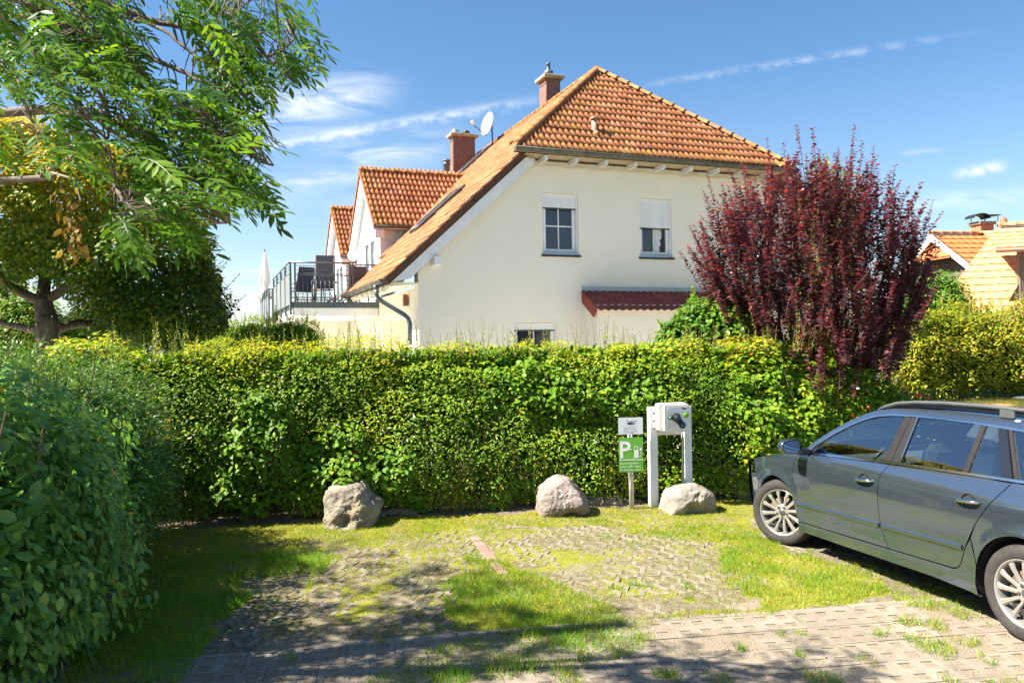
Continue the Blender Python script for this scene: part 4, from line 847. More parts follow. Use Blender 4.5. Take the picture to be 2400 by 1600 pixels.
# ---- chimneys
def chimney(px_l, px_m, px_r, ybase, ytop, Y, pots, lb):
    a = at(px_m, ybase, Y); k = Y/FOC; wf = (px_r-px_m)*k/.985; ws = (px_m-px_l)*k/.42; h = (ybase-ytop)*k; below = 1.6
    c = empty('chimney', parent=HOUSE); iv = Matrix.Rotation(-YAW, 3, 'Z') @ Vector((a[0]-HP[0], a[1]-HP[1], a[2])); c.location = iv; c['label'] = lb
    st = MB(); st.box((wf/2, ws/2, (h-below)/2), (wf, ws, h+below)); st.build('stack', M_slate, c)
    def face(W, mk, n):
        s = .16; hh = h-.03
        for r_ in range(-int(below/s)-1, int(hh/s)+2):
            for q in range(-1, int(W/s)+2):
                cx, cz = q*s+(s/2 if r_ % 2 else 0), r_*s*.5; dia = [(cx, cz-s*.55), (cx+s*.5, cz), (cx, cz+s*.5), (cx-s*.5, cz)]
                p = clip_poly(dia, [(0, -below), (W, -below), (W, hh-.14), (0, hh-.14)])
                if len(p) < 3: continue
                mb = MB(); j = random.uniform(0, .003); mb.add([mk(u*.985+(cx*.015), v, .006+.010*((cz+s*.5-v)/s)+j) for u, v in p]+[mk(u, v, 0) for u, v in p], [tuple(range(len(p)))]+[(i, len(p)+i, len(p)+(i+1) % len(p), (i+1) % len(p)) for i in range(len(p))]); mb.build('shingle', M_slate, c)
        nb = max(2, int(W/.17))
        for q in range(nb):
            mb = MB(); u0, u1 = W*q/nb+.003, W*(q+1)/nb-.003; mb.add([mk(u0, hh-.14, .016), mk(u1, hh-.14, .016), mk(u1, hh, .010), mk(u0, hh, .010)]+[mk(u0, hh-.14, 0), mk(u1, hh-.14, 0), mk(u1, hh, 0), mk(u0, hh, 0)], [(0, 1, 2, 3), (0, 4, 5, 1), (1, 5, 6, 2), (3, 2, 6, 7), (0, 3, 7, 4)]); mb.build('shingle', M_slate, c)
    face(wf, lambda u, v, w: (u, -w, v), 0); face(ws, lambda u, v, w: (-w, ws-u, v), 1)
    cp = MB(); cp.box((wf/2, ws/2, h+.05), (wf+.24, ws+.24, .11), ch=.012); cp.build('cap_slab', mat('mossy_concrete', [(0, (.30, .25, .14)), (1, (.46, .41, .28))], 6, .9, bump=.006, bscale=60, spots=[((.42, .26, .03), 8, .60, .06), ((.55, .53, .47), 11, .62, .05)]), c)
    for (kind, fx) in pots:
        p = MB()
        if kind == 'cowl': p.lathe([(.14, 0), (.14, .08), (.155, .09), (.155, .20), (.07, .22), (.07, .28), (.06, .30), (.06, .42), (.075, .43), (.075, .48), (0, .49)], 18, None, (wf*fx, ws/2, h+.105)); p.build('cowl', M_anth, c)
        elif kind == 'steel': p.lathe([(.17, 0), (.15, .12), (.155, .15), (.155, .17), (.12, .18), (0, .17)], 18, None, (wf*fx, ws/2, h+.105)); p.build('flue', mat('dull_steel', (.50, .50, .48), 5, .4, metal=.7), c)
        else: p.lathe([(.12, 0), (.12, .08), (.15, .09), (.15, .14), (.10, .17), (.03, .18), (.02, .22), (0, .22)], 18, None, (wf*fx, ws/2, h+.105)); p.build('flue_cover', M_blk, c)
chimney(1264, 1281, 1316, 243, 182, 26.2, (('cowl', .42),), 'chimney clad in brown diamond shingles beside the ridge with one dark cowl')
chimney(1052, 1063, 1116, 392, 318, 31.5, (('steel', .18), ('cap', .68)), 'broader brown shingle chimney with two flues beside the satellite dish')
# ---- pipes, dish, lamps
def pipes():
    best = min(np.linspace(18, 23, 400), key=lambda Y: abs((lambda q: q[2]-(HE+(((q[0]-HP[0])*-math.sin(YAW)+(q[1]-HP[1])*math.cos(YAW))-HT)*(RZ-HE)/(TA-HT)))(at(1393, 312, Y))))
    a = at(1393, 312, best); iv = Matrix.Rotation(-YAW, 3, 'Z') @ Vector((a[0]-HP[0], a[1]-HP[1], a[2])); t = iv.y; z = HE+(t-HT)*(RZ-HE)/(TA-HT)-.10; p = MB(); m = mat('terracotta_pipe', [(0, (.30, .16, .10)), (1, (.42, .24, .17))], 7, .7)
    p.tube([(iv.x+.03, t-.10, z-.02), (iv.x+.02, t-.05, z+.08), (iv.x, t, z+.16), (iv.x, t, z+.42)], [.085, .08, .07, .065], 12); p.lathe([(.07, 0), (.10, .03), (.105, .07), (.07, .085), (0, .085)], 14, None, (iv.x, t, z+.40)); p.build('vent_pipe', m, ROOF)
    a = at(1047, 405, 31.); iv = Matrix.Rotation(-YAW, 3, 'Z') @ Vector((a[0]-HP[0], a[1]-HP[1], a[2]))
    v = MB(); v.lathe([(.12, -.4), (.12, .28), (.15, .30), (.15, .36), (.13, .37), (.13, .42), (.15, .43), (.15, .48), (.13, .5), (0, .5)], 14, None, iv); v.build('vent_pipe', M_anth, ROOF)
    # satellite dish
    d = empty('satellite_dish', parent=HOUSE); a = at(1146, 292, 29.5); iv = Matrix.Rotation(-YAW, 3, 'Z') @ Vector((a[0]-HP[0], a[1]-HP[1], a[2])); d.location = iv; d.rotation_euler = (0, 0, -YAW)
    ax = Vector((-.84, -.50, .20)).normalized(); q = ax.to_track_quat('Z', 'Y').to_matrix(); pr = [(.0001, -.0)]+[(.43*k/10, .09*(k/10)**2) for k in range(1, 11)]
    ds = MB(); ds.lathe(pr+[(.44, .09), (.435, .075), (.0001, -.03)], 28, q); ds.build('reflector', mat('pale_pink_grey_metal', [(0, (.33, .30, .29)), (1, (.39, .36, .35))], 4, .5), d)
    lg = MB(); lg.add([q @ Vector((u, v, .03)) for u, v in ((-.12, .05), (.02, .12), (.14, .05), (.10, .02), (.02, .07), (-.10, .02))], [tuple(range(6))]); lg.build('faded_mark', mat('faded_blue', (.42, .50, .58), 3, .6), d, fix=False)
    ar = MB(); lo = q @ Vector((0, -.43, .09)); hd = ax*.62+q @ Vector((0, -.22, 0)); ar.tube([lo-ax*.06, hd], .018, 6); ar.build('feed_arm', M_anth, d)
    lb = MB(); lb.tube([hd-ax*.03+Vector((0, 0, .02)), hd+ax*.08+Vector((0, 0, .12))], [.055, .045], 10); lb.build('feed_head', M_pvc, d)
    ms = MB(); ms.tube([-ax*.12, -ax*.14+Vector((.02, 0, -.95))], .026, 8); ms.tube([-ax*.03, -ax*.14], .04, 8); ms.tube([-ax*.14+Vector((0, 0, -.1)), -ax*.14+Vector((.03, .02, .30))], .006, 5); ms.build('mast', M_anth, d)
    # small white dish hanging from the near dormer
    s = empty('small_dish', parent=HOUSE); s.location = (-3.02, 10.4, 5.10)
    sd = MB(); sd.lathe([(.0, .0), (.16, .03), (.20, .10), (.19, .16), (.06, .19), (0, .19)], 16, Vector((-.8, -.55, 0)).to_track_quat('Z', 'Y').to_matrix()); sd.build('dish', M_pvc, s)
    sa = MB(); sa.tube([(.05, .05, -.05), (.12, .08, -.16), (.22, .08, -.15), (.24, .08, -.05)], .03, 8); sa.tube([(0, 0, .1), (.0, 0, .45)], .012, 6); sa.build('bracket', M_pvc, s)
pipes()
# ---- balconies
M_rail = mat('grey_railing', [(0, (.11, .12, .128)), (1, (.16, .17, .178))], 6, .45, metal=.5)
M_panel = mat('grey_panel', [(0, (.15, .16, .165)), (1, (.20, .21, .215))], 4, .5, metal=.2)
def balcony(t0, t1, dz, lb):
    b = empty('balcony', parent=HOUSE); b['label'] = lb; S0, S1 = -5.66, -3.42; z = 3.17+dz
    MB().box(((S0+S1)/2, (t0+t1)/2, z-.235), (S1-S0-.01, t1-t0, .23), ch=.01).build('slab', M_wood, b)
    fa = MB(); fa.box(((S0+S1)/2+.01, t0-.012, z-.045), (S1-S0+.02, .03, .155)); fa.box((S0-.012, (t0+t1)/2, z-.045), (.03, t1-t0, .155)); fa.box(((S0+S1)/2, (t0+t1)/2, z-.06), (S1-S0-.06, t1-t0-.06, .1)); fa.build('edge_band', M_anth, b)
    # railing towards the parking place, thin bars
    H = 1.07; r = MB(); mid = S0+1.47
    r.tube([(S0-.08, t0+.03, z+H), (mid, t0+.03, z+H)], .024, 8); r.tube([(mid, t0+.03, z+H-.04), (S1, t0+.03, z+H-.04)], .022, 8)
    for zz in (.98, .88, .78): r.tube([(S0+.10, t0+.03, z+zz), (S1, t0+.03, z+zz)], .009, 6)
    r.tube([(S0+.10, t0+.03, z+.74), (S1, t0+.03, z+.74)], .018, 6); r.tube([(S0+.10, t0+.03, z+.08), (S1, t0+.03, z+.08)], .014, 6); rl = r.build('railing', M_rail, b)
    bm_ = MB().tube([(0, 0, 0), (0, 0, .66)], .010, 6).mesh('baluster'); bm_.materials.append(M_rail)
    for k in range(19): put('baluster', bm_, rl, (S0+.14+.115*k, t0+.03, z+.08))
    for x in (S0+.06, mid, mid+.08): MB().box((x, t0+.03, z+.5), (.045, .045, 1.1)).build('post', M_rail, rl)
    # railing on the long side: posts with grey panels
    l2 = MB(); l2.tube([(S0-.08, t0+.03, z+H), (S0-.08, t1, z+H)], .024, 8)
    for zz in (.98, .90): l2.tube([(S0-.06, t0, z+zz), (S0-.06, t1, z+zz)], .009, 6)
    l2.tube([(S0-.06, t0, z+.80), (S0-.06, t1, z+.80)], .02, 6); l2.tube([(S0-.06, t0, z-.02), (S0-.06, t1, z-.02)], .02, 6); lr = l2.build('railing', M_rail, b)
    n = 4; q = (t1-t0)/n
    for k in range(n+1): MB().box((S0-.06, t0+.03+q*k-(.06 if k == n else 0), z+.38), (.05, .14 if k == 0 else .06, 1.36), ch=.003).build('post', M_anth, lr)
    for k in range(n): MB().box((S0-.06, t0+.03+q*(k+.5), z+.39), (.014, q-.10, .78)).build('panel', M_panel, lr)
balcony(4.42, 10.3, .0, 'nearer balcony with grey panelled side railing'); balcony(12.6, 17.4, -.12, 'further balcony behind the closed white parasol')
# ---- things on the balconies
M_strap = mat('blue_grey_fabric', [(0, (.07, .09, .12)), (1, (.11, .135, .17))], 30, .8)
M_frame = mat('grey_brown_metal', (.14, .13, .125), 5, .5, metal=.3)
def chair(s, t, z, rz, lb, back=1.2):
    p = hp(s, t, z); c = empty('garden_chair', p, YAW+rz, lb, 'chair', 'chairs on the nearer balcony')
    f = MB()
    for sg in (-1, 1):
        f.tube([(sg*.27, -.25, 0), (sg*.27, -.22, .62), (sg*.27, .18, .64)], .016, 6); f.tube([(sg*.27, .30, 0), (sg*.25, .10, .40), (sg*.25, .34, back)], .017, 6); f.tube([(sg*.25, -.26, .42), (sg*.25, .14, .40)], .016, 6)
    f.build('frame', M_frame, c)
    MB().box((0, -.06, .42), (.48, .42, .02), ch=.006).build('seat', M_strap, c)
    bk = MB(); L = math.hypot(.24, back-.42); bk.box((0, .22, (back+.42)/2), (.46, .016, L-.02), rot=Matrix.Rotation(-math.atan2(.24, back-.42), 3, 'X'), ch=.005); bk.build('backrest', M_strap, c)
    return c
chair(-4.75, 5.1, 3.20, R(175), 'high backed blue grey garden chair nearest the corner of the balcony', 1.28); chair(-5.2, 6.6, 3.20, R(200), 'garden chair behind the side panels of the nearer balcony', 1.1); chair(-3.85, 5.1, 3.20, R(170), 'garden chair close to the tiled eave', 1.0)
def table():
    p = hp(-4.55, 7.1, 3.20); t = empty('garden_table', p, YAW, 'round garden table between the balcony chairs', 'table')
    MB().lathe([(0, .70), (.5, .70), (.5, .73), (0, .73)], 24).build('table_top', M_frame, t)
    for k in range(4): MB().tube([(.1*math.cos(k*PI/2), .1*math.sin(k*PI/2), .7), (.38*math.cos(k*PI/2), .38*math.sin(k*PI/2), 0)], .016, 6).build('leg', M_frame, t)
table()
def lounger():
    p = hp(-4.05, 6.3, 3.20); t = empty('deck_chair', p, YAW+R(8), 'folding deck chair with a tilted blue grey cloth and orange brown wooden frame', 'deck chair')
    m = mat('brown_wood', [(0, (.26, .11, .04)), (1, (.38, .18, .08))], 6, .6, aniso=(1, 8, 8)); f = MB()
    for sg in (-1, 1): f.tube([(-.55, sg*.28, .0), (.62, sg*.28, .86)], .022, 6); f.tube([(-.15, sg*.24, .02), (.28, sg*.24, .60)], .02, 6); f.tube([(.05, sg*.32, .30), (.50, sg*.32, .02)], .018, 6)
    f.build('frame', m, t); MB().box((.06, 0, .48), (1.25, .48, .015), rot=Matrix.Rotation(-R(36), 3, 'Y'), ch=.004).build('cloth', M_strap, t)
lounger()
def parasol():
    a = at(617, 583, 32.2); b = at(620, 704, 32.2); p = empty('parasol', (a[0]+.05, a[1], b[2]-1.6), 0, 'closed off white parasol standing on the further balcony', 'parasol'); h = a[2]-(b[2]-1.6)
    MB().tube([(0, 0, 0), (0, 0, h-.05)], .022, 8).build('pole', M_frame, p)
    m = MB(); n = 40; prof = [(.02, h-.10), (.07, h-.35), (.13, h-.7), (.20, h-1.15), (.215, h-1.35), (.15, h-1.52), (.17, h-1.6), (.30, h-1.95), (.27, h-1.99), (.03, h-1.8)]
    vs = [(r*(1+.16*math.cos(6*t+i*.4)+.07*math.cos(11*t+i))*math.cos(t), r*(1+.16*math.cos(6*t+i*.4)+.07*math.cos(11*t+i))*math.sin(t), z-.03*math.cos(6*t)*(r > .25)) for i, (r, z) in enumerate(prof) for t in np.linspace(0, 2*PI, n+1)[:-1]]
    m.add(vs, [(i*n+j, i*n+(j+1) % n, (i+1)*n+(j+1) % n, (i+1)*n+j) for i in range(len(prof)-1) for j in range(n)], True); m.build('canopy', mat('off_white_canvas', [(0, (.66, .62, .56)), (1, (.74, .71, .66))], 8, .9), p)
    MB().tube([(0, 0, h-.12), (0, 0, h)], [.03, .012], 8).build('finial', M_blk, p); MB().lathe([(0, .3), (.3, .28), (.32, 0), (0, 0)], 20).build('base', M_anth, p)
parasol()
# ================================================================== PLANTS
M_bark = mat('grey_brown_bark', [(0, (.04, .03, .02)), (.5, (.08, .06, .043)), (1, (.14, .11, .08))], 9, .9, bump=.012, bscale=35, spots=[((.17, .14, .04), 8, .62, .06)], aniso=(1, 1, .35))
M_ashb = mat('ash_bark', [(0, (.07, .055, .042)), (.5, (.13, .105, .082)), (1, (.20, .17, .135))], 14, .85, bump=.006, bscale=60, spots=[((.34, .22, .05), 10, .64, .05)])
M_twig = mat('twig_brown', [(0, (.10, .065, .04)), (1, (.20, .14, .09))], 9, .85)
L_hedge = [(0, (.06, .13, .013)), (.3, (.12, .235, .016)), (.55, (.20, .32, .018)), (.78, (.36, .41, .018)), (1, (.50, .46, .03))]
MV = {
 'hedge': leafmat('hedge_leaf', L_hedge, .42, .5, .22),
 'broad': leafmat('broad_hedge_leaf', [(0, (.065, .15, .014)), (.4, (.125, .25, .018)), (.72, (.21, .34, .02)), (.93, (.35, .40, .025)), (1, (.46, .35, .03))], .42, .5, .22),
 'dog': leafmat('dogwood_leaf', [(0, (.060, .165, .036)), (.45, (.12, .28, .058)), (.8, (.21, .38, .065)), (.97, (.32, .46, .05)), (1, (.46, .36, .02))], .38, .42, .3),
 'spi': leafmat('spiraea_leaf', [(0, (.045, .115, .026)), (.5, (.10, .21, .040)), (.85, (.18, .30, .05)), (1, (.28, .37, .05))], .34, .45, .35),
 'ash': leafmat('ash_leaflet', [(0, (.032, .09, .016)), (.4, (.065, .155, .018)), (.8, (.12, .23, .022)), (1, (.23, .33, .03))], .50, .42, .28, (1.3, 1.3, .5)),
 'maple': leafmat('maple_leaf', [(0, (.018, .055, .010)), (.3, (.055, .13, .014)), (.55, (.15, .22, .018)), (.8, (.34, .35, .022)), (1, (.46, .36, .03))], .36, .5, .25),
 'plum': leafmat('plum_leaf', [(0, (.050, .021, .029)), (.45, (.10, .043, .052)), (.8, (.150, .055, .062)), (1, (.28, .06, .055))], .32, .33, .6, (1.5, .5, .5)),
 'gold': leafmat('golden_hedge_leaf', [(0, (.07, .12, .012)), (.4, (.19, .25, .016)), (.7, (.35, .35, .02)), (.9, (.48, .37, .03)), (1, (.42, .25, .08))], .40, .5, .25),
 'vib': leafmat('viburnum_leaf', [(0, (.035, .105, .014)), (.5, (.085, .20, .02)), (.9, (.18, .30, .03)), (1, (.30, .35, .05))], .42, .42, .3),
 'dark': leafmat('dark_leaf', [(0, (.022, .055, .022)), (.6, (.05, .10, .035)), (1, (.10, .15, .05))], .3, .5, .3),  # dark green leaves of the low hedge and the far bushes
 'dead': leafmat('withered_leaf', [(0, (.10, .055, .012)), (.6, (.20, .12, .025)), (1, (.32, .22, .05))], .25, .7, .2),
}
_LM = {}
def foliage(parent, mk, P, D, Nn, L, W, tpl='hex', rnd=None, singles=0, name='foliage', leaf='leaf'):
    """leaves of one plant: the ones that show largest are objects of their own, the rest one mass"""
    P = np.asarray(P, float); n = len(P); L = np.broadcast_to(L, n).astype(float); W = np.broadcast_to(W, n).astype(float); rnd = rng.random(n) if rnd is None else np.clip(rnd, 0, 1)
    keep = np.ones(n, bool)
    if singles:
        px_ = P[:, 0]/np.maximum(P[:, 1], .1)*FOC+1200; py_ = 803-(P[:, 2]-EYE)/np.maximum(P[:, 1], .1)*FOC
        sc = L/np.maximum(P[:, 1], .1)*((px_ > -20) & (px_ < 2420) & (py_ > -20) & (py_ < 1620)); face = np.clip(-(Nn*P/np.linalg.norm(P, axis=1, keepdims=True)).sum(1), .0, 1)
        out = P[:, 1] < np.quantile(P[:, 1], .75); idx = np.argsort(-(sc*(.4+face)*np.where(out, 1, .3)))[:singles]; keep[idx] = False
        Du = unit(np.asarray(D, float)); S = unit(np.cross(Nn, Du)); N2 = np.cross(Du, S)
        for i in idx:
            q = int(rnd[i]*7.99); key = (mk, tpl, q)
            if key not in _LM:
                me = leaf_mesh(leaf, [[0, 0, 0]], [[1, 0, 0]], np.array([[0, 0, 1.]]), 1, 1, tpl, np.array([(q+.5)/8])); me.materials.append(MV[mk]); _LM[key] = me
            o = put(leaf, _LM[key], parent); M = Matrix(((*(Du[i]*L[i]), 0), (*(S[i]*W[i]), 0), (*(N2[i]*W[i]), 0), (0, 0, 0, 1))).transposed(); M.translation = P[i]
            o.matrix_local = (Matrix.Translation(-Vector(parent.location)) @ M) if parent else M
    off = np.array(parent.location) if parent else 0
    return put(name, leaf_mesh(name, P[keep]-off, np.asarray(D)[keep], Nn[keep], L[keep], W[keep], tpl, rnd[keep]), parent, m=MV[mk], kind='stuff')
def surf_points(n, base, prof, a0, a1, bump=.10, depth=.30, seed=1., topbias=1.):
    """points just under the surface of a clipped hedge: base = polyline on the ground, prof = (set back, height) outline"""
    base = np.array(base, float); seg = np.linalg.norm(np.diff(base, axis=0), axis=1); cum = np.concatenate([[0], np.cumsum(seg)]); prof = np.array(prof, float)
    ps = np.linalg.norm(np.diff(prof, axis=0), axis=1); pc = np.concatenate([[0], np.cumsum(ps)])
    a = a0+(a1-a0)*rng.random(n); b = rng.random(n)*pc[-1]
    bx, by = np.interp(a, cum, base[:, 0]), np.interp(a, cum, base[:, 1]); k = np.clip(np.searchsorted(cum, a)-1, 0, len(seg)-1); d = np.diff(base, axis=0)[k]/seg[k, None]; nb = np.stack([-d[:, 1], d[:, 0]], 1)
    o, h = np.interp(b, pc, prof[:, 0]), np.interp(b, pc, prof[:, 1]); kk = np.clip(np.searchsorted(pc, b)-1, 0, len(ps)-1); t = np.diff(prof, axis=0)[kk]/ps[kk, None]
    on = np.stack([-t[:, 1], t[:, 0]], 1)                             # outward in (set back, height)
    out = np.column_stack([nb*on[:, :1], on[:, 1]])
    P0 = np.column_stack([bx+nb[:, 0]*o, by+nb[:, 1]*o, h]); bm_ = vnoise(P0, 1.1, seed)*bump*1.2+vnoise(P0, 3.3, seed+4)*bump*.8
    dp = -np.log(1-rng.random(n)*.95)/3.*depth
    return P0+out*(bm_-dp)[:, None], out, h, dp, a
def dress(out, n, droop=.2, up=.55, rnd_=.6):
    Nn = unit(out*.75+np.array([0, 0, up])+np.array(sdir)*.45+rng.normal(0, rnd_*.55, (n, 3))); T = rdir(n)+out*.4-np.array([0, 0, droop]); D = unit(T-Nn*(T*Nn).sum(1, keepdims=True)*.8); return D, Nn
def shoot(mb, P, D, L, W, Nn, p, tip, r0, nl, ll, lw, sp=.7):
    """one upright shoot from p to tip with leaves along it"""
    p, tip = np.array(p), np.array(tip); mid = (p+tip)/2+rng.normal(0, .02, 3); pts = [p, mid, tip]; mb.tube([tuple(q) for q in pts], [r0, r0*.7, r0*.3], 4, cap=False)
    ax = (tip-p)/np.linalg.norm(tip-p)
    for k in range(nl):
        t = (k+.5)/nl; q = p+(tip-p)*t; an = 2.4*k+rng.random(); e = np.array([math.cos(an), math.sin(an), 0]); P.append(q); D.append(e*sp+ax*.7+rng.normal(0, .15, 3)); Nn.append(ax*.8-e*.5+rng.normal(0, .2, 3)); s = (1-.5*t)*rng.uniform(.7, 1.2); L.append(ll*s); W.append(lw*s)
HB = [(-5.2, 8.55), (-3.81, 9.02), (-1.07, 9.70), (.5, 9.98), (1.9, 10.12), (2.94, 10.22), (3.9, 10.42), (4.7, 10.9), (5.2, 11.5)]
def hedge():
    h = empty('hedge', (0, 0, 0), 0, 'long mixed hedge of small and broad leaves, lit yellow green on top, behind the boulders', 'hedge')
    prof = [(.06, .0), (-.10, .3), (-.10, .65), (.0, 1.1), (.12, 1.5), (.30, 1.80), (.62, 2.01), (1.1, 2.05), (1.35, 1.8), (1.4, .3)]
    L_ = 11.2
    P, out, hh, dp, a = surf_points(88000, HB, prof, 0, L_, .16, .30, 2.)
    zone = vnoise(P, .75, 9.)+.35*vnoise(P, 2.2, 3.); fade = (hh > .06); young = np.clip((P[:, 2]-1.55)/.5, 0, 1)  # yellower towards the top: young growth plus the sunlit band put into leaf colour
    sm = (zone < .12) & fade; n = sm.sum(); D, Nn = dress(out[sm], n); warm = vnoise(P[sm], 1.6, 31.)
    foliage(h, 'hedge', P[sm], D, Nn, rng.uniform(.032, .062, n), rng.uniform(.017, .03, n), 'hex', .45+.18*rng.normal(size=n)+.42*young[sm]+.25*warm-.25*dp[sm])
    P, out, hh, dp, a = surf_points(46000, HB, prof, 0, L_, .18, .26, 2.)
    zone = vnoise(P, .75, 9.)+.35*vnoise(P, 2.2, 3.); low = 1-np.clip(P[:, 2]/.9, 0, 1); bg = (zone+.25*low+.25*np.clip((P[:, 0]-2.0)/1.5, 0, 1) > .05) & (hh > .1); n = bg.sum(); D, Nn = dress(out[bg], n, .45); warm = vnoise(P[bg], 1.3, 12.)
    young = np.clip((P[bg][:, 2]-1.55)/.5, 0, 1); rt = np.clip((P[bg][:, 0]-1.8)/1.2, 0, 1)  # sun on the top and right end also put into the broad leaves' colour
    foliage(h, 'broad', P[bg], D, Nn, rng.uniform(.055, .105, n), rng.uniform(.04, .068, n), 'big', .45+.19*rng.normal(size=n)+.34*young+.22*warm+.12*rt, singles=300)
    n = 60000; aa = rng.random(n)*L_; base = np.array(HB); seg = np.concatenate([[0], np.cumsum(np.linalg.norm(np.diff(base, axis=0), axis=1))]); C = np.column_stack([np.interp(aa, seg, base[:, 0])-.1, np.interp(aa, seg, base[:, 1])+.5+.35*rng.random(n), .05+1.9*rng.random(n)])
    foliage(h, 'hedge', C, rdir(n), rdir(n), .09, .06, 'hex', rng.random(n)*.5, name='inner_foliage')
    st = MB()
    for k in range(260):                                              # bare stems low in the hedge
        a_ = rng.random()*L_; x, y = np.interp(a_, seg, base[:, 0]), np.interp(a_, seg, base[:, 1])+.15+.5*rng.random(); z = rng.uniform(.5, 1.7); st.tube([(x, y, .0), (x+rng.normal(0, .1), y-.02, z*.5), (x+rng.normal(0, .2), y+rng.normal(0, .1), z)], [.011, .008, .004], 5, cap=False)
    P, D, L, W, Nn = [], [], [], [], []
    for k in range(330):                                              # new shoots over the clipped top
        a_ = rng.random()*L_; x, y = np.interp(a_, seg, base[:, 0]), np.interp(a_, seg, base[:, 1])+.15+.9*rng.random()**.8; cl = mnoise.noise((x*1.3, y, 5.)); hgt = max(.06, .12+.22*cl+abs(rng.normal(0, .09))); shoot(st, P, D, L, W, Nn, (x, y, 1.88), (x+rng.normal(0, .05), y+rng.normal(0, .04), 2.04+hgt), .004, 10+int(22*hgt), .045, .02)
    for k in range(60):                                               # stalks standing before the hedge foot
        x = rng.normal(-.55, .45); y = 9.86+.16*(x+.5)+rng.normal(0, .05)-.12; shoot(st, P, D, L, W, Nn, (x, y, 0), (x+rng.normal(0, .04), y-.04, rng.uniform(.35, .95)), .005, 14, .10, .02)
    st.build('stems', M_twig, h, kind='stuff'); n = len(P)
    foliage(h, 'hedge', P, D, np.array(Nn), np.array(L), np.array(W), 'hex', .62+.2*rng.normal(size=n), name='shoot_leaves')
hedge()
def blob_points(n, balls, depth=.35, bump=.2, seed=1.):
    """points in the outer layer of a union of ellipsoids (centre, radii)"""
    B = np.array([b[0] for b in balls], float); Rr = np.array([b[1] for b in balls], float); wgt = (Rr[:, 0]*Rr[:, 1]+Rr[:, 1]*Rr[:, 2]+Rr[:, 0]*Rr[:, 2]); k = rng.choice(len(balls), n, p=wgt/wgt.sum())
    d = rdir(n); P = B[k]+d*Rr[k]; s = 1+bump*(vnoise(P, 1.0, seed)*1.1+vnoise(P, 2.7, seed+3)*.7)-np.minimum(-np.log(1-.97*rng.random(n))*depth*.5, .9); P = B[k]+d*Rr[k]*s[:, None]
    q = np.full(n, 9.)
    for b, r in zip(B, Rr): q = np.minimum(q, (((P-b)/r)**2).sum(1))
    ok = q > (1-depth*1.5); return P[ok], unit(d/Rr[k])[ok]
